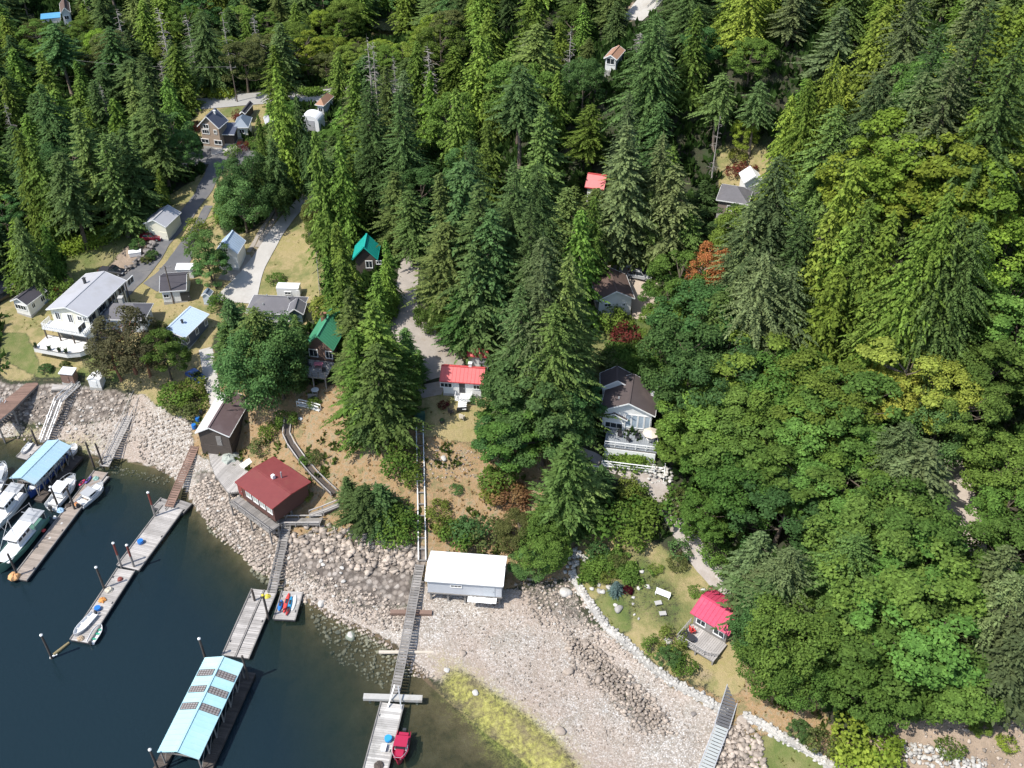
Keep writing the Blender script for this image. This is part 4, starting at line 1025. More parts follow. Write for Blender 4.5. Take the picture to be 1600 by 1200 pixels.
def house(name, label, cat, A, B, C, wall=2.8, rise=1.4, axis='y', style='gable', ov=.5, wm=WHITE, rm=R_GREY, trim=TRIM, seam=False, wins=(), doors=(), chim=(), off=0.0, base=2.5, ze=None, group=None, land=None, hip=.5, vents=0, post=None):
    org, rz, W, D = rect(A, B, C, wall, ze); root = empty(name, org, rz, label, cat, group); w, d_ = W-2*ov, D-2*ov
    x1 = off*W/2; k = rise*ov/(W/2 if axis == 'y' else D/2) if style != 'shed' else rise*ov/D
    m = MB(); e0 = wall-.1+k
    if style == 'gable' and axis == 'y':
        pf = [(-w/2, -base), (w/2, -base), (w/2, e0), (x1, wall+rise-.12), (-w/2, e0)]
        vs = [(x, -d_/2, z) for x, z in pf]+[(x, d_/2, z) for x, z in pf]; m.add(vs, [(0, 1, 2, 3, 4), (9, 8, 7, 6, 5), (0, 5, 6, 1), (1, 6, 7, 2), (4, 9, 5, 0)])
    elif style == 'gable':
        pf = [(-d_/2, -base), (d_/2, -base), (d_/2, e0), (0, wall+rise-.12), (-d_/2, e0)]
        vs = [(-w/2, y, z) for y, z in pf]+[(w/2, y, z) for y, z in pf]; m.add(vs, [(4, 3, 2, 1, 0), (5, 6, 7, 8, 9), (1, 6, 5, 0), (2, 7, 6, 1), (0, 5, 9, 4)])
    elif style == 'shed':
        pf = [(-d_/2, -base), (d_/2, -base), (d_/2, wall+rise-.2), (-d_/2, wall-.05)]
        vs = [(-w/2, y, z) for y, z in pf]+[(w/2, y, z) for y, z in pf]; m.add(vs, [(3, 2, 1, 0), (4, 5, 6, 7), (1, 5, 4, 0), (2, 6, 5, 1), (0, 4, 7, 3)])
    else: m.box(0, 0, (wall-.1-base)/2, w, d_, wall-.1+base)
    m.build('wall', wm, root)
    if style != 'shed' and style != 'hip' or True:
        fd = MB(); fd.box(0, 0, -base/2+.05, w+.1, d_+.1, base+.2); fd.build('foundation', CONC2, root)
    r = roofmb(W, D, wall, rise, axis, style, off=off, hip=hip)
    if seam: seams(r, W, D, wall, rise, axis, style, off=off)
    elif style == 'gable': (r.bar((x1, -D/2, wall+rise+.02), (x1, D/2, wall+rise+.02), .34, .07) if axis == 'y' else r.bar((-W/2, 0, wall+rise+.02), (W/2, 0, wall+rise+.02), .34, .07))
    ro = r.build('roof', rm, root)
    if trim:
        f = MB(); q = wall-.08
        if axis == 'y' and style == 'gable':
            for yy in (-D/2-.03, D/2+.03): f.bar((-W/2, yy, q), (x1, yy, q+rise), .05, .2); f.bar((x1, yy, q+rise), (W/2, yy, q), .05, .2)
            for xx in (-W/2-.03, W/2+.03): f.bar((xx, -D/2, q), (xx, D/2, q), .05, .17)
        elif style == 'gable':
            for xx in (-W/2-.03, W/2+.03): f.bar((xx, -D/2, q), (xx, 0, q+rise), .05, .2); f.bar((xx, 0, q+rise), (xx, D/2, q), .05, .2)
            for yy in (-D/2-.03, D/2+.03): f.bar((-W/2, yy, q), (W/2, yy, q), .05, .17)
        else:
            f.bar((-W/2, -D/2-.03, q), (W/2, -D/2-.03, q), .05, .17)
            if style == 'hip': f.bar((-W/2-.03, -D/2, q), (-W/2-.03, D/2, q), .05, .17); f.bar((W/2+.03, -D/2, q), (W/2+.03, D/2, q), .05, .17); f.bar((-W/2, D/2+.03, q), (W/2, D/2+.03, q), .05, .17)
        f.build('fascia', trim, root)
    def rz_at(x, y):
        if style == 'shed': return wall+rise*(y+D/2)/D
        s = 1-abs(x-x1)/(W/2) if axis == 'y' else 1-abs(y)/(D/2)
        return wall+rise*max(0, s)
    for cx, cy, cs, ch, cm in chim:
        z0 = rz_at(cx*W/2, cy*D/2); c = MB(); c.box(cx*W/2, cy*D/2, z0+ch/2-.3, cs, cs, ch+.6); c.box(cx*W/2, cy*D/2, z0+ch+.05, cs+.15, cs+.15, .12); co_ = c.build('chimney', cm, ro)
    for i in range(vents):
        vx, vy = (.45 if i % 2 else -.4)*W/2, (-.5+i*.45)*D/2; v = MB(); v.box(vx, vy, rz_at(vx, vy)+.12, .3, .3, .45, tx=.7, ty=.7); v.build('roof_vent', STEEL, ro)
    for s in wins: window(root, *s[:5], w, d_, **(s[5] if len(s) > 5 else {}))
    for s in doors: door(root, *s[:4], w, d_, s[4], *(s[5:]))
    if land: LAND.append((org.x, org.y, land))
    root['_w'] = W; del root['_w']
    return root, W, D
def railing(m, pts, h=1.0, sp=1.6, t_=.09, mid=2, pick=False):
    for a, b in zip(pts, pts[1:]):
        a = Vector(a); b = Vector(b); L = (b-a).length; n = max(1, round(L/sp))
        for i in range(n+1): p = a.lerp(b, i/n); m.box(p.x, p.y, p.z+h/2, t_, t_, h)
        for k in range(mid+1): z = h*(1-k/(mid+1)) if k else h; m.bar(a+Vector((0, 0, z+.02*(k == 0))), b+Vector((0, 0, z+.02*(k == 0))), t_*(1.3 if k == 0 else .6), t_*.6)
    return m
def planks(m, W, D, z, along='y', pw=.3, th=.08, cx=0, cy=0, gap=.025):
    """deck boards laid side by side; along = direction in which they are counted"""
    n = max(1, int((D if along == 'y' else W)/pw)); st = (D if along == 'y' else W)/n
    for i in range(n):
        o = -(D if along == 'y' else W)/2+st*(i+.5); j = random.uniform(-.04, .04); dz = random.uniform(-.01, .01)
        if along == 'y': m.box(cx+j, cy+o, z-th/2+dz, W, st-gap, th)
        else: m.box(cx+o, cy+j, z-th/2+dz, st-gap, D, th)
    return m
def deck(par, W, D, z, cx, cy, mat=WOODL, along='x', posts=True, low=-4, fascia=None, name='deck'):
    m = planks(MB(), W, D, z, along, cx=cx, cy=cy); o = m.build(name, mat, par); f = MB()
    f.box(cx, cy, z-.22, W-.05, D-.05, .22)
    if posts:
        for i in (-1, 0, 1):
            for j in (-1, 1): f.box(cx+i*(W/2-.2), cy+j*(D/2-.2), (z-.3+low)/2, .2, .2, z-.3-low)
    f.build('deck_frame', fascia or WOODG, o); return o
# ---- settlement on the left
h1, W1, D1 = house('long_house', 'long cream two storey house with pale grey roof and white balcony over a patio', 'house', (63, 491), (137, 495), (197, 438), 5.6, 1.3, 'y', 'gable', .5, CREAM, R_LIGHT, land='the long cream house', base=1.5,
    chim=[(-.35, .35, .4, 1.1, DARKMET)], wins=[('f', -2.6, 4.2, 1.0, 1.6), ('f', 0, 4.1, 1.0, 1.9), ('f', 2.1, 4.5, .9, 1.0), ('f', 3.2, 4.5, .8, 1.0), ('f', -2.5, 1.3, 1.8, 1.7), ('f', 1.2, 1.3, 2.2, 1.7)]+[('r', -8+3.2*i, 4.3, 2.0, 1.3) for i in range(6)], doors=[('f', -1.0, .95, 2.1, TRIM, 2.9)])
bal = deck(h1, W1+.6, 2.6, 2.85, 0, -D1/2-.8, WHITE, 'x', False, fascia=WHITE, name='balcony'); b = MB(); railing(b, [(-W1/2-.2, -D1/2+.4, 2.85), (-W1/2-.2, -D1/2-2.0, 2.85), (W1/2+.2, -D1/2-2.0, 2.85), (W1/2+.2, -D1/2+.4, 2.85)], .95, .5, .07, 4); b.build('railing', WHITE, h1)
for x in (-W1/2, -W1/6, W1/6, W1/2): MB().box(x, -D1/2-1.9, 1.35, .2, .2, 2.6).build('balcony_post', WOODD, h1)
for y in np.linspace(-D1/2+1, D1/2-.3, 11): MB().box(W1/2-.15, y, 2.7, .16, .16, 5.4).build('carport_post', DARKMET, h1)
pt_ = MB(); q = [(-W1/2-.6, -D1/2-5.2), (W1/2-2.5, -D1/2-5.2), (W1/2-.4, -D1/2-4.2), (W1/2+.9, -D1/2-2.6), (W1/2+.9, -D1/2-1), (-W1/2-.6, -D1/2-1)]; pt_.slab([(x, y, .42) for x, y in q], .9)
patio = pt_.build('patio', M('white_patio', (.72, .70, .66), .8, .1, .6), h1); b = MB(); [b.bar((x0, y0, .5), (x1_, y1_, .5), .1, .14) for (x0, y0), (x1_, y1_) in zip(q[:5], q[1:])]
b.build('patio_edging', WOODG, h1)
hm = h1.matrix_basis
def wp(root, x, y, z=0): return root.matrix_basis @ Vector((x, y, z))
def planter(x, y, z, lab):
    r_ = empty('potted_plant', (x, y, z), 0, lab, 'plant', None); MB().tube([(0, 0, 0), (0, 0, .25), (0, 0, .5)], [.2, .28, .32], 10).build('pot', DARKMET, r_); v, f_ = kites(np.zeros((40, 3))+[0, 0, .5], unit(RNG.normal(0, 1, (40, 3))+[0, 0, 1]), unit(RNG.normal(0, 1, (40, 3))), RNG.uniform(.4, .9, 40), np.full(40, .2)); o = link('foliage', npmesh('foliage', v, f_), LEAF, r_); o.color = (.05, .09, .03, 1)
for i, (x, nm) in enumerate(((-W1/2-.2, 'left front corner'), (-1.7, 'left middle of the front edge'), (.4, 'right middle of the front edge'), (W1/2-2.6, 'right front corner'))):
    pz = wp(h1, x, -D1/2-5.0, .42); planter(pz.x, pz.y, pz.z, 'dark potted plant at the %s of the white patio' % nm)
house('small_house', 'small white house with black roof and front porch left of the long cream house', 'house', (6, 477), (42, 477), (73, 454), 2.9, 1.1, 'y', 'gable', .4, WHITE, R_BLACK, wins=[('f', -.2, 1.7, 2.6, 1.1, dict(mull=3)), ('r', 1.5, 1.7, 1.0, 1.1), ('r', -1, 1.7, .8, 1)], doors=[('r', 3, .9, 2, WHITE)], land='the small black roofed house', base=1.5)
s_, Ws, Ds = house('grey_roof_house', 'white house with grey hip roof and brick chimney right of the long cream house', 'house', (152, 499), (226, 500), (250, 474), 3.2, 1.8, 'x', 'hip', .5, PALEBLUE, R_GREY, chim=[(-.1, .12, .8, 1.3, CONC2)], wins=[('f', 2, 1.8, 1.6, 1.1), ('f', -2.5, 1.8, 1.4, 1.1), ('r', 0, 1.7, 1.6, 1.1)], land='the grey hip roofed house')
b = deck(s_, 3.4, 2.2, .6, -Ws/2+1.2, -Ds/2-.7, WOODR, 'x'); m = MB(); railing(m, [(-Ws/2-.4, -Ds/2-1.7, .6), (-Ws/2+2.8, -Ds/2-1.7, .6), (-Ws/2+2.8, -Ds/2, .6)], .9, .6); m.build('railing', WOODR, s_)
house('bunk_house', 'long narrow house with light blue metal roof and dark blue wall', 'house', (258, 514), (289, 528), (327, 491), 3.0, .9, 'y', 'gable', .4, M('blue_siding', (.10, .125, .17), .6, .15, .8), R_SKY, seam=True, off=-.55, chim=[(.0, -.2, .3, .8, DARKMET)], wins=[('r', -3, 1.7, .8, 1.2), ('r', 0, 1.7, .8, 1.2), ('r', 3, 1.7, .8, 1.2), ('f', .6, 1.8, 1.3, 1.2)], land='the light blue roofed bunk house')
house('garage', 'dark roofed garage with white walls beside the asphalt lane', 'garage', (250, 452), (291, 453), (297, 424), 2.7, 1.5, 'x', 'gable', .3, WHITE, R_BLACK, doors=[('f', 2.0, 1.8, 2, DARKMET)], wins=[('f', -1.5, 1.5, 1, .8)], land='the dark roofed garage')
house('lean_to', 'low white roofed lean-to behind the dark roofed garage', 'shed', (273, 421), (301, 421), (298, 413), 2.2, .3, 'x', 'shed', .2, WHITE, R_WHITE, trim=None)
house('garage', 'long pale garage with grey and white gable roof at the top of the asphalt lane', 'garage', (220, 352), (259, 355), (283, 332), 3.2, 1.4, 'y', 'gable', .3, CREAM, R_LIGHT, doors=[('f', -1.5, 1.9, 1.6, CREAM), ('f', 1.5, 1.9, 1.6, CREAM)], land='the long pale garage', base=1)
bh, Wb, Db = house('barn_shed', 'white gabled shed with pale blue roof and double doors by the concrete drive', 'shed', (336, 393), (371, 397), (384, 376), 3.6, 2.2, 'y', 'gable', .3, WHITE, R_SKY, seam=True, wins=[('f', 0, 4.2, .9, .6)], doors=[('f', -.8, 1.5, 2.3, WHITE), ('f', .8, 1.5, 2.3, WHITE)], land='the white gabled shed')
house('garden_shed', 'tiny pale blue garden shed beside the dark broadleaf tree', 'shed', (315, 461), (328, 463), (333, 455), 2.1, .7, 'y', 'gable', .15, PALEBLUE, R_STEELB)
house('rambler_house', 'low grey brown roofed house beside the concrete drive', 'house', (383, 488), (470, 492), (478, 464), 2.9, 1.7, 'x', 'hip', .5, GREYSID, R_GREY, vents=4, wins=[('f', 2, 1.6, 1.4, 1.1), ('f', -2, 1.6, 1.4, 1.1)], land='the low grey brown roofed house')
house('house_wing', 'short gabled wing with grey roof and teal end wall beside the lawn fence', 'house', (449, 486), (474, 491), (479, 474), 2.8, 1.2, 'y', 'gable', .4, M('teal_siding', (.07, .12, .14), .6, .15, 1), R_GREY)
house('travel_trailer', 'white box trailer parked above the low grey brown roofed house', 'trailer', (431, 450), (466, 451), (468, 442), 2.6, .12, 'x', 'gable', .03, WHITE, R_WHITE, wins=[('f', 0, 1.5, 1.2, .6)], doors=[('f', 2, .7, 1.8, WHITE, .4)], base=.1, trim=None)
house('pump_hut', 'small dark hut with flat white roof above the rocky shore', 'hut', (90, 582), (112, 584), (119, 574), 2.3, .15, 'x', 'shed', .15, WOODR, R_WHITE, doors=[('f', -.3, 1.2, 1.6, WOODR)], trim=None, land='the small dark hut on the bank')
house('boat_shelter', 'small white shed with peaked roof beside the dark hut on the bank', 'shed', (135, 592), (155, 594), (162, 583), 2.0, .5, 'y', 'gable', .1, WHITE, R_WHITE, trim=None, doors=[('f', 0, .9, 1.6, WHITE)])
# ---- upper left
house('timber_house', 'tan two storey gabled house with slate blue roof near the far road', 'house', (308, 197), (342, 201), (358, 188), 5.0, 2.6, 'y', 'gable', .4, M('tan_siding', (.38, .29, .22), .7, .2, .8), R_NAVY, wins=[('f', -.7, 5.0, 1.3, 1.0), ('f', 1.4, 3.9, .7, .9), ('f', -1, 3.7, 1.7, 1.0, dict(mull=2)), ('f', -1.6, 1.4, 1.8, 1), ('f', 1.6, 1.4, 1.8, 1)], chim=[(.2, .3, .4, .6, TRIM)], land='the tan timber house')
house('carport', 'open carport with slate blue lean-to roof right of the tan timber house', 'carport', (344, 211), (366, 210), (374, 197), 2.6, .9, 'x', 'shed', .4, WOODD, R_NAVY)
house('cottage', 'cottage with steel blue roof half hidden by cedars behind the carport', 'house', (366, 195), (388, 199), (394, 183), 2.7, 1.5, 'y', 'hip', .4, CREAM, R_STEELB, wins=[('f', 0, 1.6, 1.2, 1)])
house('cabin', 'long low dark roofed outbuilding beside the far road', 'outbuilding', (376, 175), (383, 178), (396, 162), 2.2, .6, 'y', 'gable', .2, WOODD, R_BLACK)
house('shed', 'pale grey roofed shed peeping between two cedars', 'shed', (414, 191), (428, 194), (424, 182), 2.4, 1.0, 'y', 'gable', .2, GREYSID, R_LIGHT)
house('bungalow', 'bungalow with tan roof behind the white arched building', 'house', (492, 163), (506, 165), (522, 150), 3, 1.2, 'y', 'hip', .4, WHITE, R_TAN, wins=[('f', 0, 1.7, 1, 1)])
# quonset
org, rz, W, D = rect((467, 184), (497, 187), (505, 177), 3.4); qr = empty('arched_building', org, rz, 'white arched metal building with square grey door among the cedars', 'building'); LAND.append((org.x, org.y, 'the white arched building'))
m = MB(); n = 14; prof = [(-W/2, 0), (-W/2, 2.6)]+[(-math.cos(math.pi*i/n)*W/2, 2.6+math.sin(math.pi*i/n)*W*.33) for i in range(1, n)]+[(W/2, 2.6), (W/2, 0)]
vs = [(x, -D/2, z) for x, z in prof]+[(x, D/2, z) for x, z in prof]; k = len(prof); m.add(vs, [(i, i+1, k+i+1, k+i) for i in range(k-1)]+[tuple(range(k)), tuple(reversed(range(k, 2*k)))]); m.build('shell', R_WHITE, qr); door(qr, 'f', .2, W*.48, 2.9, W, D, R_LIGHT)
house('lodge', 'white walled house with brown roof and blue tarpaulin deck at the top left corner', 'house', (94, 16), (110, 19), (108, 4), 4.2, 1.4, 'y', 'gable', .3, WHITE, R_BROWN, wins=[('f', 0, 2.8, 1.2, 1)])
house('shelter', 'low blue roofed shelter beside the brown roofed house at the top left corner', 'shelter', (63, 30), (94, 27), (97, 20), 2.2, .3, 'x', 'shed', .1, WHITE, M('bright_blue_sheet', (.10, .32, .55), .5, .2, .5), trim=None)
# ---- centre
g1, Wg, Dg = house('green_roof_house', 'brown timber chalet with green metal roof and brick chimney above the bank', 'house', (471, 547), (521, 547), (549, 497), 4.2, 2.6, 'y', 'gable', .6, WOODR, R_GREEN, trim=R_GREEN, seam=True, chim=[(-.35, .25, .8, 1.2, BRICK)], wins=[('f', -1.3, 2.6, 1.5, 1.5), ('f', 1.5, 2.6, 1.2, 1.5)], land='the green roofed chalet')
deck(g1, Wg-.5, 4.5, 1.3, 0, -Dg/2-1.9, WOODL, 'x'); m = MB(); railing(m, [(-Wg/2+.3, -Dg/2, 1.3), (-Wg/2+.3, -Dg/2-4.1, 1.3), (Wg/2-.3, -Dg/2-4.1, 1.3)], 1, 1.2); m.build('railing', WOODG, g1)
q_ = wp(g1, .3, -Dg/2-1.6, 1.3)
house('teal_roof_cabin', 'dark cabin with bright teal metal roof hidden among cedars', 'cabin', (551, 402), (590, 405), (594, 384), 3.6, 2.6, 'y', 'gable', .5, WOODD, R_TEAL, trim=R_TEAL, seam=True, wins=[('f', .6, 2.2, 1.2, 1.5), ('f', 2.4, 2.6, .9, .7)], land='the teal roofed cabin')
rh, Wr, Dr = house('red_roof_cottage', 'white cottage with long red metal roof and front steps', 'house', (687, 595), (755, 600), (763, 574), 3.0, 1.5, 'x', 'gable', .45, WHITE, R_RED, trim=R_RED, seam=True, chim=[(.32, .08, .5, .8, WHITE)], wins=[('f', -2.6, 1.9, 1.9, .9, dict(mull=2)), ('f', 2.6, 1.9, 1.5, .9, dict(mull=2))], doors=[('f', 0, .95, 2, DARKMET, .5)], land='the red roofed cottage')
m = MB(); planks(m, 2.6, 2.0, .5, 'x', cx=.4, cy=-Dr/2-.6); [m.box(.4, -Dr/2-1.8-.3*i, .35-.2*i, 1.4, .3, .15) for i in range(4)]; m.build('porch', WHITE, rh); m = MB(); railing(m, [(-.9, -Dr/2, .5), (-.9, -Dr/2-1.6, .5), (1.7, -Dr/2-1.6, .5), (1.7, -Dr/2, .5)], .9, .5, .06, 1); m.build('railing', WHITE, rh)
house('red_roof_shed', 'small white shed with bright red roof behind the red roofed cottage', 'shed', (730, 556), (762, 558), (764, 545), 2.3, .8, 'x', 'gable', .2, WHITE, R_RED, trim=R_RED)
house('woodshed', 'low grey roofed lean-to beside the small red roofed shed', 'shed', (748, 567), (770, 568), (770, 561), 1.9, .3, 'x', 'shed', .1, GREYSID, R_GREY, trim=None)
ch, Wc, Dc = house('brown_roof_cottage', 'white cottage with brown shingle roof beside the parked silver car', 'house', (931, 463), (992, 466), (978, 428), 3.2, 1.7, 'y', 'gable', .45, WHITE, R_BROWN, wins=[('f', -1.3, 1.9, 1.2, .6), ('f', 1.5, 1.8, .55, .6)], land='the brown roofed cottage')
# deck house
dh, Wd, Dd = house('deck_house', 'white gabled house with dark shingle roof and tall windows above a double deck', 'house', (939, 640), (1024, 650), (1020, 602), 3.8, 2.0, 'y', 'gable', .5, WHITE, R_SHINGLE, chim=[(-.1, .55, .3, .6, DARKMET), (.45, .6, .3, .5, DARKMET), (.8, .25, .5, .5, TRIM)], land='the white deck house', vents=1)
for i in range(4): window(dh, 'f', .1+1.0*i, 1.9, .85, 2.6, Wd-1, Dd-1, mull=0, glass=M('bright_glass', (.35, .42, .48), .1, .1, 1))
house('house_extension', 'small gabled sunroom with dark roof at the left front of the white deck house', 'sunroom', (938, 650), (980, 657), (984, 638), 2.9, .9, 'y', 'gable', .3, WHITE, R_SHINGLE, wins=[('f', 0, 1.3, 2.9, 1.1, dict(mull=2))])
house('rear_wing', 'dark shingle roofed wing behind the white deck house', 'house', (938, 604), (990, 606), (988, 583), 3.4, 1.6, 'y', 'gable', .4, WHITE, R_SHINGLE)
ux = dh.matrix_basis
deck(dh, 8.2, 4.0, 0.0, 1.0, -Dd/2-2.0, M('grey_deck', (.25, .27, .29), .8, .2, .8, island=.1), 'x', low=-5); m = MB(); railing(m, [(-3.0, -Dd/2-3.95, 0), (5.0, -Dd/2-3.95, 0), (5.0, -Dd/2-.2, 0)], 1, 1.5, .1, 1); m.build('railing', TRIM, dh)
deck(dh, 8.0, 1.9, -2.1, 1.1, -Dd/2-5.3, WHITE, 'x', low=-7, name='lower_deck'); m = MB(); railing(m, [(-2.9, -Dd/2-6.2, -2.1), (5.0, -Dd/2-6.2, -2.1)], 1, 2.4, .12, 1); m.box(1, -Dd/2-4.2, -1.1, 7.8, .1, 1.8); m.build('lower_railing', TRIM, dh)
deck(dh, 6.0, 3, -3.1, -6.0, -Dd/2-5.2, WOODG, 'x', low=-8, name='side_deck'); m = MB(); railing(m, [(-9, -Dd/2-6.6, -3.1), (-3.1, -Dd/2-6.6, -3.1), (-3.1, -Dd/2-4, -3.1)], 1, 2.6, .12, 1); m.build('side_railing', TRIM, dh)
m = MB(); [m.box(5.9, -Dd/2-5.0-.34*i, -2.2-.24*i, 1.3, .3, .08) for i in range(14)]; [m.bar((5.9+s*.7, -Dd/2-4.9, -2.2), (5.9+s*.7, -Dd/2-9.5, -5.5), .1, .3) for s in (-1, 1)]; [m.bar((5.9+s*.7, -Dd/2-4.9, -1.2), (5.9+s*.7, -Dd/2-9.5, -4.5), .08, .08) for s in (1,)]; m.build('stairs', TRIM, dh)
# right side and far
house('grey_roof_bungalow', 'bungalow with grey hip roof in the small upper right clearing', 'house', (1120, 299), (1172, 303), (1180, 278), 3.0, 1.6, 'x', 'hip', .4, M('taupe_siding', (.25, .2, .17), .8, .2, 1), R_GREY, land='the upper clearing bungalow', wins=[('f', 0, 1.5, 1.6, 1)])
house('white_roof_garage', 'small garage with white metal roof in the upper right clearing', 'garage', (1170, 256), (1199, 252), (1190, 237), 2.8, 1.3, 'y', 'gable', .3, WHITE, R_WHITE, seam=True, doors=[('f', 0, 2.2, 1.8, R_LIGHT)])
house('red_roof_house', 'red roofed house almost hidden by firs', 'house', (914, 281), (944, 284), (952, 268), 3.2, 1.8, 'x', 'gable', .4, WHITE, R_RED, trim=R_RED, wins=[('f', 0, 1.8, 1.6, 1)], land='the hidden red roof')
house('hill_cabin', 'small cabin with tan roof and white wall far up the wooded hill', 'cabin', (946, 87), (964, 93), (977, 78), 2.6, .8, 'y', 'gable', .3, WHITE, R_TAN, wins=[('f', 0, 2, 1.6, 1.2)], land='the small tan roofed hill cabin')
house('hidden_shed', 'white roofed shed half hidden under the big maples at lower right', 'shed', (1296, 1046), (1308, 1060), (1321, 1030), 2.8, .5, 'y', 'gable', .1, GREYSID, R_WHITE, trim=None)
# pink gazebo
gz, Wz, Dz = house('summer_house', 'open summer house with crimson metal roof and timber deck on the lawn', 'summer house', (1078, 957), (1139, 993), (1163, 947), 2.7, 1.0, 'x', 'gable', .5, WOODG, R_PINK, trim=None, seam=True, off=0, base=.8, wins=[('f', -1.4, 1.4, 1.4, 1.1), ('f', 1.4, 1.4, 1.6, 1.1)], land='the crimson roofed summer house')
deck(gz, Wz-.4, 3.6, .35, .1, -Dz/2-1.5, WOODL, 'x', low=-1.5); m = MB(); railing(m, [(-Wz/2+.2, -Dz/2+.4, .35), (-Wz/2+.2, -Dz/2-3.2, .35), (Wz/2-1.6, -Dz/2-3.2, .35), (Wz/2-.1, -Dz/2-2.4, .35)], .9, .45, .07, 2); m.build('railing', WOODL, gz)
def chair(p, rz, label, mat, s=1.0, cat='chair', name='garden_chair', grp=None):
    r_ = empty(name, p, rz, label, cat, grp); MB().box(0, 0, .42*s, .6*s, .58*s, .09).build('seat', mat, r_); MB().box(0, .3*s, .75*s, .6*s, .08, .7*s).build('backrest', mat, r_)
    for i in (-1, 1):
        MB().box(i*.32*s, 0, .62*s, .09, .6*s, .05).build('armrest', mat, r_)
        for j in (-1, 1): MB().box(i*.28*s, j*.25*s, .21*s, .06, .06, .42*s).build('leg', mat, r_)
def table(p, rz, label, w, d_, h, mat, name='table', round_=False):
    r_ = empty(name, p, rz, label, 'table'); m = MB()
    if round_: m.tube([(0, 0, h-.06), (0, 0, h)], w/2, 20)
    else: m.box(0, 0, h-.04, w, d_, .08)
    m.build('tabletop', mat, r_)
    for i in (-1, 1):
        for j in (-1, 1): MB().box(i*w*.36*(.8 if round_ else 1), j*d_*.36*(.8 if round_ else 1), h/2-.04, .07, .07, h-.08).build('leg', mat, r_)
def bench(p, rz, label, w, mat):
    r_ = empty('bench', p, rz, label, 'bench'); MB().box(0, 0, .45, w, .5, .08).build('seat', mat, r_); MB().box(0, .26, .8, w, .06, .6).build('backrest', mat, r_)
    for i in (-1, 1): MB().box(i*(w/2-.1), 0, .22, .1, .45, .44).build('leg', mat, r_)
def umbrella(p, label, mat, r=1.3, h=2.3, tilt=0):
    r_ = empty('parasol', p, 0, label, 'parasol'); MB().tube([(0, 0, 0), (0, 0, h)], .04, 6).build('pole', ALU, r_); m = MB(); n = 8
    m.add([(0, 0, h+.05)]+[(math.cos(2*math.pi*i/n)*r, math.sin(2*math.pi*i/n)*r, h-.45) for i in range(n)]+[(0, 0, h)]+[(math.cos(2*math.pi*i/n)*r, math.sin(2*math.pi*i/n)*r, h-.48) for i in range(n)], [(0, 1+i, 1+(i+1) % n) for i in range(n)]+[(n+1, n+2+(i+1) % n, n+2+i) for i in range(n)]+[(1+i, n+2+i, n+2+(i+1) % n, 1+(i+1) % n) for i in range(n)]); m.build('canopy', mat, r_)
FAB = M('cream_fabric', (.62, .55, .45), .9, .1, 1); REDC = M('red_plastic', (.62, .06, .05), .5, .1, 1); BLKC = M('black_mesh', (.03, .03, .035), .7, .1, 1); BLUEC = M('blue_plastic', (.02, .16, .50), .4, .12, 1)
chair(wp(gz, -1.8, -Dz/2-1.0, .35), gz.rotation_euler.z+2.6, 'red garden chair on the deck of the summer house', REDC, 1.2)
chair(wp(gz, -2.3, -Dz/2-2.2, .35), gz.rotation_euler.z-.6, 'black garden chair at the railing of the summer house deck', BLKC, 1.1); table(wp(gz, -1.2, -Dz/2-2.3, .35), 0, 'round black table on the deck of the summer house', 1.2, 1.2, .7, BLKC, round_=True)
# items on the decks
def dhp(x, y, z): return dh.matrix_basis @ Vector((x, y, z))
umbrella(dhp(3.9, -Dd/2-1.6, 0), 'cream parasol shading the table on the white house deck', FAB, 1.35, 2.2); table(dhp(3.9, -Dd/2-1.7, 0), 0, 'round table under the cream parasol on the white house deck', 1.3, 1.3, .72, TRIM, round_=True)
chair(dhp(1.9, -Dd/2-1.5, 0), .4, 'dark chair in the middle of the white house deck', BLKC); chair(dhp(.6, -Dd/2-2.2, 0), 2.4, 'dark chair near the left front of the white house deck', BLKC); chair(dhp(-.9, -Dd/2-1.4, 0), 0, 'dark chair beside the sunroom on the white house deck', BLKC)
table(wp(g1, .2, -Dg/2-1.4, 1.3), 0, 'pink topped table on the deck of the green roofed chalet', 1.5, .9, .72, M('pink_top', (.6, .2, .25), .6, .1, 1)); chair(wp(g1, -1.4, -Dg/2-1.8, 1.3), 1, 'dark chair left of the pink table on the chalet deck', BLKC); chair(wp(g1, 1.5, -Dg/2-2.4, 1.3), 3.4, 'dark chair right of the pink table on the chalet deck', BLKC)
p = Gz(493, 614); table(p, 0, 'round white garden table below the green roofed chalet', 1.3, 1.3, .72, TRIM, round_=True); p = Gz(489, 626); bench(p, 0, 'weathered bench just below the round white garden table', 1.6, WOODG)
bench(Gz(722, 645), 3.3, 'dark two seat bench on the lawn of the red roofed cottage', 1.7, BLKC); chair(Gz(705, 647), 2.2, 'dark lawn chair leaning beside the dark red shrub', WOODD, 1.2); chair(Gz(722, 657), 2.8, 'pale cushioned chair on the lawn of the red roofed cottage', FAB, 1.2)
p = Gz(691, 660); r_ = empty('planter_tub', p, 0, 'small dark planter on a green lawn patch below the red roofed cottage', 'planter'); MB().tube([(0, 0, 0), (0, 0, .5)], [.35, .45], 12).build('tub', DARKMET, r_); MB().tube([(0, 0, .45), (0, 0, .7), (0, 0, .85)], [.38, .3, .05], 9).build('foliage', M('planter_leaves', (.04, .08, .02), .8, .3, 3), r_)
bench(Gz(1035, 932), R(-28), 'white bench on the garden lawn left of the summer house', 2.2, TRIM); bench(Gz(1095, 838), R(-25), 'white bench beside the foot path under the maples', 1.6, CONC2)
table(Gz(1028, 946), .2, 'low pale table by the stone fire ring on the garden lawn', 1.0, .7, .4, CONC2); table(Gz(1035, 962), .1, 'small pale stone table at the lower side of the fire ring', 1.0, .7, .35, CONC2)
chair(Gz(951, 829), 2, 'folding chair in the tree shade at the top of the lower lawn', FAB, 1.1)
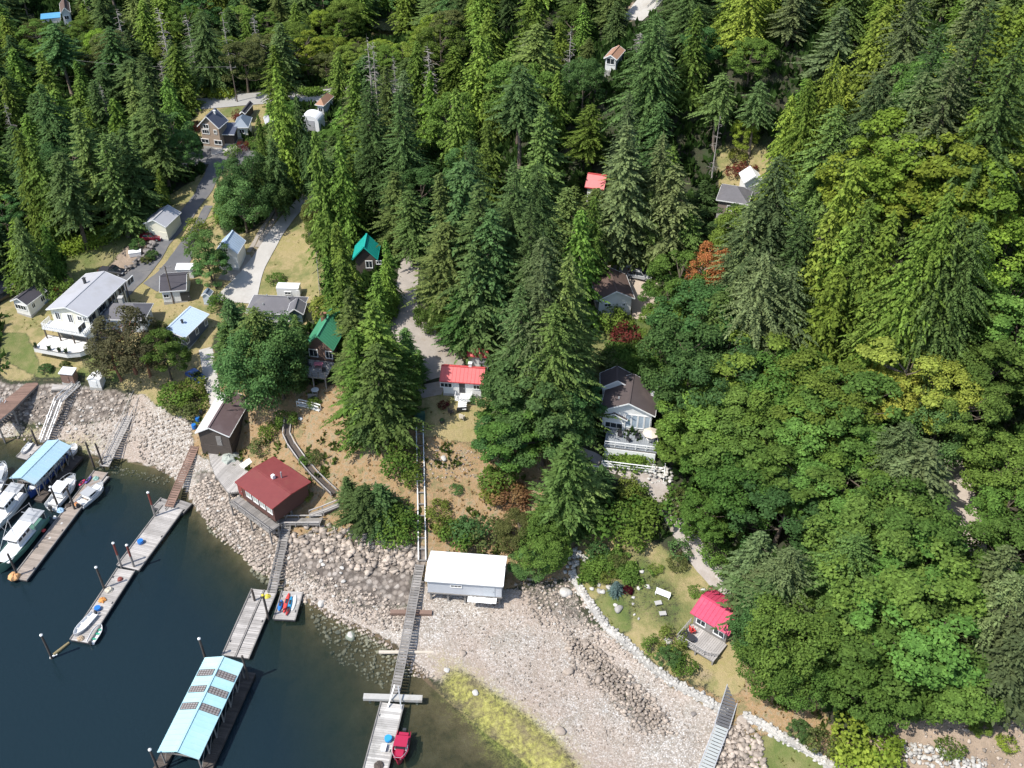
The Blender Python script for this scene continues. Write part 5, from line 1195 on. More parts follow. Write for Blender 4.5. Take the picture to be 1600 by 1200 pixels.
# ---- white boathouse on stilts
wb_, Ww, Dw = house('white_boathouse', 'white roofed boathouse on stilts over the gravel beach', 'boathouse', (664, 907), (786, 916), (790, 869), 4.2, .9, 'x', 'gable', .25, M('pale_siding', (.50, .52, .55), .6, .1, .8), M('bright_white_roof', (.92, .92, .92), .4, .03, .3), seam=False, base=-1.45, ze=None, wins=[('f', -1.2, 3.2, 1.6, .5, dict(mull=2))], doors=[('f', 3.6, 1.6, 2.2, M('pale_door', (.5, .53, .56), .6, .1, 1), 1.55)], land='the white roofed boathouse')
for o in list(wb_.children):
    if o.name.startswith('foundation'): bpy.data.objects.remove(o)
m = MB(); m.box(0, 0, 1.38, Ww-.3, Dw-.3, .2); m.build('floor_frame', WOODG, wb_); 
for i in np.linspace(-Ww/2+.6, Ww/2-.6, 5):
    for j in (-1, 1):
        m = MB(); m.box(i, j*(Dw/2-.6), -.35, .28, .28, 3.3); m.bar((i, j*(Dw/2-.6), .3), (i+(1.1 if i < Ww/2-1 else -1.1), j*(Dw/2-.6), 1.25), .16, .16); m.build('stilt', WOODG, wb_)
m = planks(MB(), 4.2, 1.0, 1.35, 'x', cx=2.6, cy=-Dw/2-.4); m.build('front_step', TRIM, wb_)
# ---- red boathouse
rb_, Wq, Dq = house('red_boathouse', 'square boathouse with rusty red roof and timber deck on the rocky bank', 'boathouse', (367, 753), (425, 795), (477, 747), 5.2, .35, 'x', 'gable', .45, M('maroon_siding', (.10, .045, .035), .8, .3, .8), R_RUST, trim=M('red_trim', (.28, .05, .045), .6, .2, 1), base=-1.7, seam=False, wins=[('f', -2.0+1.7*i, 3.8, 1.2, 1.5, dict(mull=1, glass=M('curtain_glass', (.40, .42, .38), .3, .2, 1))) for i in range(4)], doors=[('f', -4.2, 1.1, 2, M('maroon_door', (.22, .05, .04), .7, .2, 1), 2.3)], land='the rusty red boathouse')
for o in list(rb_.children):
    if o.name.startswith('foundation'): bpy.data.objects.remove(o)
ro = [o for o in rb_.children if o.name.startswith('roof')][0]; MB().box(-.3, .4, 5.85, .5, .5, .7).build('chimney', TRIM, ro); MB().tube([(.5, 1.4, 5.4), (.5, 1.4, 6.6)], .12, 8).build('flue', STEEL, ro)
deck(rb_, Wq+1.0, 2.0, 1.6, 0, -Dq/2-.6, WOODG, 'x', low=-2.6); m = MB(); railing(m, [(-Wq/2-.3, -Dq/2-1.5, 1.6), (Wq/2+.5, -Dq/2-1.5, 1.6)], .9, 1.8, .09, 1); m.build('railing', WOODG, rb_)
for i in (-.9, -.3, .3, .9):
    for j in (-.85, 0, .85): m = MB(); m.box(i*(Wq/2-.6), j*(Dq/2-.6), -.4, .3, .3, 4.2); m.build('stilt', WOODG, rb_)
# ---- brown shed and its platform
bs_, Wn, Dn = house('net_shed', 'old grey plank shed with brown metal roof and white edge above the beach', 'shed', (301, 680), (358, 681), (392, 622), 2.9, 1.5, 'y', 'gable', .35, WOODD, R_MAUVE, trim=TRIM, off=-.12, base=2, doors=[('f', .8, .9, 2, WOODG, .4)], land='the old plank shed')
for o in list(bs_.children):
    if o.name.startswith('foundation'): o.data.materials[0] = WOODD
m = MB(); x_ = -.12*Wn/2; m.slab([(-Wn/2-.02, -Dn/2-.02, 2.94), (x_, -Dn/2-.02, 4.44), (x_, Dn/2, 4.44), (-Wn/2-.02, Dn/2, 2.94)], .03); m.build('roof_sheets', M('slope_glare', (.60, .59, .56), .5, .15, .5), bs_)  # pale overlay on the left slope; sun glare is put into its colour
def polydeck(name, label, pts_px, z, mat, cat='deck', low=2.5, seams_dir=0.6, rail=None):
    """timber platform with an outline taken from the photo; boards clipped to it"""
    pts = [P(u, v, z) for u, v in pts_px]; c = sum(pts, Vector())/len(pts); root = empty(name, c, 0, label, cat); m = MB(); d = Vector((math.cos(seams_dir), math.sin(seams_dir), 0)); e_ = Vector((-d.y, d.x, 0))
    q = [((p-c).dot(d), (p-c).dot(e_)) for p in pts]; s = min(b for a, b in q)
    while s < max(b for a, b in q):
        mid = s+.15; xs_ = []
        for (a0, b0), (a1, b1) in zip(q, q[1:]+q[:1]):
            if (b0 > mid) != (b1 > mid): xs_.append(a0+(a1-a0)*(mid-b0)/(b1-b0))
        xs_.sort()
        for a, b in zip(xs_[::2], xs_[1::2]):
            w0 = d*a+e_*mid; w1 = d*b+e_*mid; m.bar(w0, w1, .275, .08)
        s += .3
    m.build('boards', mat, root); f = MB()
    for p, p2 in zip(pts, pts[1:]+pts[:1]):
        a, b = p-c, p2-c; f.bar(a+Vector((0, 0, -.2)), b+Vector((0, 0, -.2)), .14, .25); g0 = tz(p.x, p.y); f.box(a.x, a.y, (min(g0, 0 if g0 < 0 else g0)-z-.5)/2-.25, .24, .24, max(.3, z-g0+.3))
    f.build('frame', WOODG, root); return root, c
pd_, pc = polydeck('platform', 'curved grey timber platform between the plank shed and the red boathouse', [(318, 698), (352, 690), (378, 692), (383, 718), (398, 722), (402, 735), (374, 768), (357, 770), (336, 742), (329, 722), (326, 706)], 3.3, WOODL, low=3, seams_dir=1.15)
def px(u, v, z): return P(u, v, z)
def crate(p, s, mat, name, label, cat, grp=None): 
    r_ = empty(name, p, random.uniform(0, 1.5), label, cat, grp); MB().box(0, 0, s[2]/2, s[0], s[1], s[2], tx=1.08, ty=1.08).build('body', mat, r_); MB().box(0, 0, s[2]+.03, s[0]*1.12, s[1]*1.12, .06).build('lid', mat, r_); return r_
def cyl(p, r, h, mat, name, label, cat, lidm=None):
    r_ = empty(name, p, 0, label, cat); MB().tube([(0, 0, 0), (0, 0, h*.5), (0, 0, h)], [r*.92, r, r*.92], 14).build('body', mat, r_); MB().tube([(0, 0, h), (0, 0, h+.05)], [r*.95, r*.9], 14).build('rim', lidm or mat, r_); return r_
def heap(p, r, mat, name, label, cat, sq=.5, seed=1, n=9):
    g_ = random.Random(seed); m = MB()
    vs = []; fs = []; N1, N2 = 12, 7
    for i in range(N2+1):
        th = math.pi/2*i/N2
        for j in range(N1):
            ph = 2*math.pi*j/N1; q = r*(1+.35*(mnoise.noise(Vector((math.cos(ph)*1.7+seed, math.sin(ph)*1.7, th*1.5)))))
            vs.append((q*math.cos(th)*math.cos(ph), q*math.cos(th)*math.sin(ph), q*sq*math.sin(th)*(1+.3*g_.random())))
    for i in range(N2):
        for j in range(N1): fs.append((i*N1+j, i*N1+(j+1) % N1, (i+1)*N1+(j+1) % N1, (i+1)*N1+j))
    m.add(vs, fs); o = m.build(name, mat); o.location = p; tag(o, label, cat); return o
crate(px(342, 694, 3.3), (1.1, .8, .7), REDC, 'storage_box', 'red box at the foot of the plank shed wall', 'box'); cyl(px(350, 700, 3.3), .5, .6, BLUEC, 'tub', 'blue tub on the grey platform beside the red box', 'tub'); crate(px(345, 707, 3.3), (.9, .7, .45), M('orange_plastic', (.6, .2, .05), .5, .1, 1), 'fish_crate', 'orange crate on the grey platform', 'crate')
heap(px(358, 717, 3.3), 1.3, M('grey_tarp', (.33, .36, .32), .8, .2, 2), 'tarp_pile', 'pile under a grey green tarpaulin on the timber platform', 'tarpaulin'); crate(px(386, 727, 3.3), (1.8, 1.1, .5), TRIM, 'cooler', 'white cooler box at the right edge of the timber platform', 'box'); heap(px(366, 700, 3.3), .7, WOODD, 'net_pile', 'dark heap of nets beside the plank shed', 'nets')
for i, (u, v, c_) in enumerate(((306, 672, BLUEC), (312, 662, BLUEC), (318, 650, DARKMET))):
    cyl(Gz(u-2, v-2), .42, .8, c_, 'barrel', ('blue barrel lowest of the row beside the plank shed', 'blue barrel in the middle of the row beside the plank shed', 'dark barrel highest of the row beside the plank shed')[i], 'barrel')

polydeck('slipway', 'brown timber slipway frame on the rocky bank at the left edge', [(-12, 640), (52, 590), (60, 600), (20, 640), (-5, 660)], 4.6, WOODR, 'slipway', seams_dir=.1)
polydeck('platform', 'small grey landing below the small dark hut on the bank', [(84, 596), (118, 596), (112, 609), (80, 609)], 4.5, WOODL, seams_dir=.1); polydeck('platform', 'dark landing below the small white peaked shed', [(124, 598), (158, 598), (156, 606), (122, 606)], 4.3, WOODD, seams_dir=.1)
heap(Gz(84, 454), 1.0, M('orange_cover', (.6, .13, .04), .6, .2, 2), 'cover', 'orange covered heap behind the small black roofed house', 'cover', .9, 51); heap(Gz(69, 470), 1.1, M('blue_grey_cover', (.16, .24, .34), .6, .2, 2), 'cover', 'blue grey covered heap beside the small black roofed house', 'cover', .6, 52); heap(Gz(114, 353), 1.4, BLUEC, 'tarpaulin', 'blue tarpaulin in the dark woods above the bramble hedge', 'tarpaulin', .5, 53)
crate(Gz(212, 399), (2.2, 1.2, .9), TRIM, 'storage_box', 'white box on the raised bed beside the asphalt drive', 'box')
# ================================================================ docks, gangways, pilings
RUST = M('rusty_steel', (.22, .06, .045), .8, .3, 1.5); FLOATM = M('dark_float', (.05, .05, .055), .8, .3, 1)
def dirframe(p0, p1):
    d = (p1-p0); d.z = 0; return math.atan2(d.y, d.x), d.length
def dock(name, label, a, b, width, z=.55, mat=WOODL, cat='dock', pw=.32, divide=False):
    p0, p1 = P(*a, z), P(*b, z); rz, L = dirframe(p0, p1); root = empty(name, (p0.x, p0.y, 0), rz, label, cat); m = MB(); n = int(L/pw); st = L/n
    for i in range(n):
        j = random.uniform(-.05, .05)
        if divide:
            m.box(st*(i+.5), -width/4-.08, z-.04+random.uniform(-.01, .01), st-.03, width/2-.2, .08); m.box(st*(i+.5)+j, width/4+.08, z-.04, st-.03, width/2-.2, .08)
        else: m.box(st*(i+.5), j, z-.04+random.uniform(-.012, .012), st-.03, width, .08)
    m.build('deck_boards', mat, root); f = MB()
    for s in (-1, 1): f.box(L/2, s*(width/2-.06), z+.06, L, .16, .14)
    if divide: f.box(L/2, 0, z+.04, L, .14, .14)
    f.box(L/2, 0, z-.13, L-.1, width-.05, .05); f.build('kerb_rail', WOODG, root); f = MB(); f.box(L/2, 0, z-.28, L-.05, width-.12, .22)
    for i in range(max(2, int(L/3))): f.box((i+.5)*L/max(2, int(L/3)), 0, .08, 1.5, width-.3, .5)
    f.build('floats', FLOATM, root)
    c = MB()
    for i in range(max(2, int(L/4))):
        x = (i+.4)*L/max(2, int(L/4)); s = 1 if i % 2 else -1; c.box(x, s*(width/2-.35), z+.08, .4, .07, .07); c.box(x, s*(width/2-.35), z+.03, .12, .12, .1)
    c.build('cleats', DARKMET, root); return root, rz, L
def piling(u, v, h, label, mat=POSTW, r=.17, redtop=False, z0=.3, cap=TRIM, zz=None):
    p = P(u, v, z0); root = empty('piling', (p.x, p.y, 0), 0, label, 'piling'); g0 = min(tz(p.x, p.y), -.5)-.5
    if redtop:
        MB().tube([(0, 0, g0), (0, 0, h*.55)], r, 10).build('lower_post', M('galvanised_pile', (.27, .245, .22), .8, .25, 2), root); MB().tube([(0, 0, h*.55), (0, 0, h)], r, 10).build('painted_top', RUST, root)
    else: MB().tube([(0, 0, g0), (.03, .02, h*.5), (0, 0, h)], [r*1.1, r, r*.95], 10).build('post', mat, root)
    if cap: MB().tube([(0, 0, h), (0, 0, h+.12), (0, 0, h+.3)], [r*1.35, r*1.3, .03], 10).build('cap', cap, root)
    return root
def gangway(label, a, za, b, zb, width, mat=ALU, truss=1.0, deckm=WOODG, name='gangway', posts=False):
    pa, pb = P(*a, za), P(*b, zb); root = empty(name, (pb.x, pb.y, zb), 0, label, 'gangway'); A = pa-pb; B = Vector((0, 0, 0)); d = A.normalized(); s = Vector((-d.y, d.x, 0)).normalized()*width/2; L = A.length; up = Vector((0, 0, 1))
    m = MB(); n = int(L/.45)
    for i in range(n): m.bar(B+A*((i+.1)/n), B+A*((i+.88)/n), width-.15, .05)
    m.build('walkway', deckm, root)
    for sg in (-1, 1):
        m = MB(); o = s*sg; m.bar(B+o, A+o, .12, .14); 
        if truss:
            t0 = up*truss; m.bar(B+o+t0, A+o+t0, .09, .09); k = max(3, int(L/1.5))
            for i in range(k+1): q = B+A*(i/k)+o; m.bar(q, q+t0, .06, .06)
            for i in range(k): q = B+A*(i/k)+o; q2 = B+A*((i+1)/k)+o; m.bar(q+(t0 if i % 2 else up*0), q2+(up*0 if i % 2 else t0), .05, .05)
        m.build('side_rail', mat, root)
    if posts:
        for i in range(1, int(L/4)+1):
            q = A*(i/(int(L/4)+1)); gz_ = tz(pb.x+q.x, pb.y+q.y)-zb-.4
            for sg in (-1, 1): MB().bar((q.x+s.x*sg*.8, q.y+s.y*sg*.8, q.z-.05), (q.x+s.x*sg*.8, q.y+s.y*sg*.8, gz_), .2, .2).build('post', WOODG, root)
    return root
dock('floating_dock', 'long narrow floating dock with moored boats on both sides at the left', (158, 737), (30, 905), 2.6, mat=M('brown_planks', (.30, .25, .21), .9, .25, .6, island=.2)); LAND.append((*P(100, 800).xy, 'the left dock'))
dock('floating_dock', 'long bleached floating dock with red topped pilings', (270, 793), (200, 887), 3.9, mat=WOODL)
dock('dock_section', 'narrower outer section of the bleached dock ending in a point with skiffs', (197, 890), (124, 1002), 3.0, mat=WOODL, cat='dock')
for u, v, lab in ((255, 789, 'left'), (283, 792, 'right')): dock('float_raft', 'small square raft on the %s side of the bleached dock head' % lab, (u-6, v+6), (u+7, v-8), 2.6, .5, WOODG, 'raft')
dock('floating_dock', 'wide double planked floating dock leading to the aqua roofed slip', (413, 922), (368, 1026), 4.0, mat=WOODL, divide=True)
dock('kayak_float', 'square timber float carrying the kayaks', (457, 924), (444, 968), 3.3, mat=WOODL, cat='raft')
dock('floating_dock', 'weathered floating dock at the bottom with the crimson boat alongside', (613, 1099), (586, 1205), 3.25, mat=M('pale_planks', (.46, .44, .41), .9, .2, .5, island=.3, stain=(.25, .24, .22)))
gangway('aluminium gangway from the bank down to the left dock', (224, 602), 4.6, (163, 729), .75, 1.5, WOODL, .9, M('grating', (.33, .31, .29), .8, .2, 1))
gangway('narrow metal gangway beside the blue roofed boat shelter', (92, 627), 4.3, (68, 692), .7, 1.2, ALU, .8)
gangway('short upper ramp from the dark hut to the narrow metal gangway', (122, 600), 4.7, (92, 627), 4.3, 1.2, ALU, .8, posts=True)
gangway('pale ramp entering at the left edge', (8, 628), 4.3, (-14, 672), .7, 1.2, ALU, .7)
gangway('brown timber gangway below the plank shed', (305, 697), 3.3, (264, 792), .7, 1.35, WOODR, .0, WOODR)
gangway('grey timber ramp from the red boathouse down to the wide dock', (449, 818), 3.2, (425, 926), .75, 1.3, WOODG, .45)
gangway('long grey timber pier crossing the beach beside the white boathouse', (656, 882), 3.2, (634, 1000), 2.0, 1.25, WOODG, .0, WOODG, posts=True)
gangway('lower run of the timber pier ending above the bottom dock', (634, 1000), 2.0, (616, 1088), .9, 1.2, WOODG, .0, WOODG)
gangway('steel railed gangway crossing the seawall at the lower right', (1151, 1062), 3.6, (1128, 1135), 2.8, 1.9, ALU, .0, M('dark_grating', (.10, .10, .105), .7, .2, 1))
gangway('lower steel railed gangway running off the bottom edge', (1128, 1135), 2.8, (1098, 1215), 1.6, 1.7, ALU, .0, M('light_grating', (.36, .38, .37), .7, .2, 1))
# beams under the pier
def beam(label, a, b, z, w, h, mat, cat='beam', name='crossbeam', log=False):
    p, q = P(*a, z), P(*b, z); c = (p+q)/2; root = empty(name, c, 0, label, cat); m = MB(); (m.tube([p-c, (q-p)*.0, q-c], [w*.5, w*.45, w*.36], 9) if log else m.bar(p-c, q-c, w, h)); m.build('beam' if not log else 'log', mat, root)
    if not log: m = MB(); [m.box((p-c).x*k+(q-c).x*(1-k), (p-c).y*k+(q-c).y*(1-k), -h/2-.5, .3, .3, 1.0) for k in (.1, .9)]; m.build('footing', CONC2, root)
beam('brown steel crossbeam under the upper pier', (610, 957), (675, 958), 1.5, .7, .5, M('brown_steel', (.20, .13, .10), .8, .3, 1)); beam('pale drift log under the middle of the pier', (592, 1019), (678, 1019), .5, .55, .5, M('bleached_log', (.52, .46, .38), .9, .2, 1), 'log', 'drift_log', True)
beam('wide pale concrete crossbeam where the pier meets the bottom dock', (568, 1089), (660, 1092), .75, .85, .5, CONC2)
for i, (a, b) in enumerate((((564, 944), (570, 914)), ((586, 946), (592, 917)), ((605, 948), (612, 920)))): beam('%s dark rail tie standing out of the beach gravel' % ('left', 'middle', 'right')[i], a, b, .95+.1*i, .3, .5, WOODD, 'rail tie', 'rail_tie')
# struts at the end of the pier
for i, (a, b) in enumerate((((617, 1070), (606, 1105)), ((622, 1072), (627, 1108)))):
    p, q = P(*a, 2.4), P(*b, .7); o = MB().bar((0, 0, 0), q-p, .16, .16).build('hoist_leg', STEEL); o.location = p; tag(o, '%s steel hoist leg above the head of the bottom dock' % ('left', 'right')[i], 'hoist leg')
# pilings
for u, v, h, lab, rt, cp in ((243, 808, 5.8, 'red topped piling nearest the head of the bleached dock', 1, TRIM), (190, 886, 5.6, 'left red topped piling of the pair beside the bleached dock', 1, TRIM), (210, 887, 5.3, 'right red topped piling of the pair beside the bleached dock', 1, TRIM),
    (163, 921, 5.2, 'grey piling left of the outer bleached dock', 0, TRIM), (80, 1027, 5.2, 'lone piling standing in open water beyond the dock end', 0, TRIM), (146, 727, 5.6, 'left dark piling of the pair at the foot of the gangway', 0, None), (161, 729, 5.6, 'right dark piling of the pair at the foot of the gangway', 0, None),
    (92, 795, 5.2, 'dark piling in front of the white cabin cruiser', 0, TRIM), (117, 797, 5.4, 'dark piling at the stern of the grey topped boat', 0, None), (28, 901, 5.4, 'thick dark piling at the outer end of the left dock', 0, None), (59, 698, 4.2, 'dark piling behind the blue roofed boat shelter', 0, None),
    (322, 1034, 5.4, 'white capped piling behind the aqua roofed slip', 0, TRIM), (388, 1062, 5.6, 'dark piling beside the wide planked dock', 0, None), (247, 1204, 5.0, 'white capped piling at the near left corner of the aqua roofed slip', 0, TRIM), (419, 966, 5.4, 'yellow topped piling beside the kayak float', 0, M('yellow_plastic', (.60, .50, .04), .5, .1, 1)), (398, 940, 3.0, 'short dark piling at the edge of the wide dock', 0, None)):
    piling(u, v, h, lab, redtop=bool(rt), cap=cp)
# covered slips
def slip(name, label, A, B, C, eave, rise, rm, bands=(), mesh=None):
    org, rz, W, D = rect(A, B, C, eave, ze=eave); org.z = 0; root = empty(name, org, rz, label, 'boat shelter'); r = roofmb(W, D, eave, rise, 'y', 'gable', .08); seams(r, W, D, eave, rise, 'y', 'gable', .8); ro = r.build('roof', rm, root)
    for k in bands:
        for s in (-1, 1):
            y0 = -D/2+D*k; m = MB(); f = lambda x, y, o=.075: (x*s, y, eave+rise*(1-x/(W/2))+o); x0, x1 = .10*W/2, .93*W/2; w_ = D*.034
            m.slab([f(x0, y0-w_), f(x1, y0-w_), f(x1, y0+w_), f(x0, y0+w_)] if s > 0 else [f(x0, y0-w_), f(x0, y0+w_), f(x1, y0+w_), f(x1, y0-w_)], .03); sk = m.build('skylight', M('skylight_mesh', (.26, .245, .24), .6, .3, 4), ro)
            m = MB(); [m.bar(f(x0, yy, .1), f(x1, yy, .1), .06, .04) for yy in np.linspace(y0-w_, y0+w_, 4)]; [m.bar(f(xx, y0-w_, .1), f(xx, y0+w_, .1), .06, .04) for xx in np.linspace(x0, x1, 7)]; m.build('grille', M('brown_bars', (.10, .075, .065), .7, .2, 1), ro)
    for x in (-W/2+.3, W/2-.3):
        for y in np.linspace(-D/2+.3, D/2-.3, 7): MB().box(x, y, eave/2-.1, .16, .16, eave-.1).build('post', WOODG, root)
    m = MB(); [m.bar((-W/2+.3, y, eave-.2), (W/2-.3, y, eave-.2), .1, .2) for y in np.linspace(-D/2+.3, D/2-.3, 7)]; [m.bar((x, -D/2+.2, eave-.15), (x, D/2-.2, eave-.15), .12, .2) for x in (-W/2+.3, W/2-.3)]
    [m.bar((x, y, .6), (x, y+D/7, eave-.3), .07, .07) for x in (-W/2+.3, W/2-.3) for y in np.linspace(-D/2+.3, D/2-.3-D/7, 6)]; m.build('bracing', WOODG, root)
    for s in (-1, 1): m = planks(MB(), 1.5, D+1.5, .5, 'y', cx=s*(W/2+.15)); m.box(s*(W/2+.15), 0, .2, 1.4, D+1.4, .4); m.build('side_float', WOODD, root)
    m = planks(MB(), W, 1.4, .5, 'x', cy=D/2-.3); m.build('end_float', WOODD, root); return root, W, D
sa_, Wa, Da = slip('covered_slip', 'floating boat slip with long aqua roof and three rows of dark skylights', (242, 1182), (311, 1187), (381, 1037), 3.4, .95, R_AQUA, (.46, .64, .82)); LAND.append((sa_.location.x, sa_.location.y, 'the aqua roofed slip'))
sb_, Wb2, Db2 = slip('boat_shelter', 'floating shelter with pale blue metal roof over moored boats at the left', (8, 754), (54, 757), (112, 697), 3.4, .8, R_BLUE)
# walkways on the bank
def walkway(name, label, pts, w_, mat, rail=.0, railm=None, cat='walkway', up=.3):
    P3 = []
    for i, (u, v) in enumerate(pts):
        p = Gz(u, v, up); p.z += up; P3.append(p)
    root = empty(name, P3[0], 0, label, cat); m = MB()
    for a, b in zip(P3, P3[1:]): m.bar(a-P3[0], b-P3[0], w_, .1)
    m.build('boards', mat, root)
    for sg in (-1, 1):
        m = MB()
        for a, b in zip(P3, P3[1:]):
            d = (b-a).normalized(); s = Vector((-d.y, d.x, 0)).normalized()*w_/2*sg; m.bar(a-P3[0]+s+Vector((0, 0, rail+.1)), b-P3[0]+s+Vector((0, 0, rail+.1)), .13, .16)
            if rail > .2:
                n = max(1, int((b-a).length/1.6)); [m.bar(a-P3[0]+s+(b-a)*(i/n)+Vector((0, 0, -.4)), a-P3[0]+s+(b-a)*(i/n)+Vector((0, 0, rail)), .09, .09) for i in range(n+1)]
        m.build('side_rail', railm or mat, root)
    return root
walkway('boardwalk', 'curving boardwalk with pale side rails down the bank behind the red boathouse', [(451, 658), (448, 682), (455, 698), (472, 722), (492, 745), (510, 762), (522, 773)], 1.15, WOODD, .55, WOODL, up=.5)
walkway('ramp', 'grey wooden ramp right of the red boathouse', [(484, 808), (505, 800), (530, 790)], 1.1, WOODG, .5, WOODL, up=.5)
walkway('landing_stage', 'double planked landing behind the head of the grey timber ramp', [(424, 822), (446, 817), (502, 816)], 1.5, WOODG, .5, WOODL, up=.9)
walkway('boundary_rail', 'short white railing at the foot of the chalet garden', [(466, 634), (484, 636), (500, 642)], .6, TRIM, .8, TRIM, 'railing', up=.1)
# tram rails straight down the slope
A_ = Gz(656, 664); B_ = Gz(660, 880); root = empty('tramway', A_, 0, 'straight pale tram rails running down the slope below the red roofed cottage', 'tramway'); tops = []
for k in range(25):
    s = k/24; p = A_.lerp(B_, s); tops.append(Vector((p.x, p.y, max(tz(p.x, p.y)+.45, 0))))
for _ in range(8): tops = [tops[0]]+[(tops[i-1]+tops[i]*2+tops[i+1])/4 for i in range(1, 24)]+[tops[-1]]
for sg in (-1, 1): m = MB(); [m.bar(a-A_+Vector((sg*.55, 0, 0)), b-A_+Vector((sg*.55, 0, 0)), .15, .22) for a, b in zip(tops, tops[1:])]; m.build('rail', TRIM, root)
for t_ in tops[::2]: m = MB(); m.box((t_-A_).x, (t_-A_).y, (t_-A_).z-.12, 1.4, .2, .12); [m.bar(((t_-A_).x+sg*.5, (t_-A_).y, (t_-A_).z-.1), ((t_-A_).x+sg*.5, (t_-A_).y, (t_-A_).z-1.5), .14, .14) for sg in (-1, 1)]; m.build('crosstie', WOODG, root)
m = MB(); m.box(0, .4, .9, 1.7, 1.5, .15); m.box(0, .9, 1.4, 1.7, .12, 1); [m.box(sg*.8, .4, .6, .1, 1.4, 1.2) for sg in (-1, 1)]; m.build('winch_platform', M('green_paint', (.04, .10, .07), .6, .2, 1), root)
# ================================================================ boats
HULLW = M('white_gelcoat', (.78, .78, .77), .25, .06, .5, coat=.3); HULLR = M('crimson_hull', (.40, .02, .06), .3, .1, .5, coat=.3); HULLB = M('blue_hull', (.03, .07, .25), .3, .1, .5); HULLG = M('green_hull', (.10, .22, .17), .4, .15, .5); CANVAS = M('grey_canvas', (.36, .37, .38), .8, .15, 1.2); DECKW = M('boat_deck', (.60, .60, .58), .6, .1, 1); CANVB = M('dark_canvas', (.06, .065, .08), .8, .15, 1.2)
def hullmb(L, B, H, flare=.78, stern=.86, n=12, draft=.25, inner=.35):
    m = MB(); st = []
    for i in range(n+1):
        s = i/n; bw = B/2*(stern+(1-stern)*min(1, s*2.2))*(1 if s < .55 else math.cos((s-.55)/.45*math.pi/2)**.62); bw = max(bw, .02); x = -L/2+L*s; sh = H*(1+.35*max(0, s-.4)**2*2.4)
        st.append([(x-.1*(s > .9), bw*.0, -draft*(1-max(0, s-.7)*2)), (x, bw*flare*.8, -draft*.4), (x, bw*flare, sh*.35), (x+.12*s*s, bw, sh), (x+.12*s*s-.0, bw-.07 if bw > .12 else bw*.5, sh+.03), (x, max(bw-.14, bw*.3), H*inner)])
    vs = []; k = 6
    for r_ in st: vs += r_; vs += [(a, -b, c) for a, b, c in r_]
    fs = []; w_ = 2*k
    for i in range(n):
        for j in range(k-1): a = i*w_+j; fs.append((a, a+w_, a+w_+1, a+1)); a += k; fs.append((a+1, a+w_+1, a+w_, a))
        fs.append((i*w_+k-1, (i+1)*w_+k-1, (i+1)*w_+2*k-1, i*w_+2*k-1))
    fs.append(tuple([0, 1, 2, 3, 4, 5]+[k+5, k+4, k+3, k+2, k+1])); m.add(vs, fs); return m
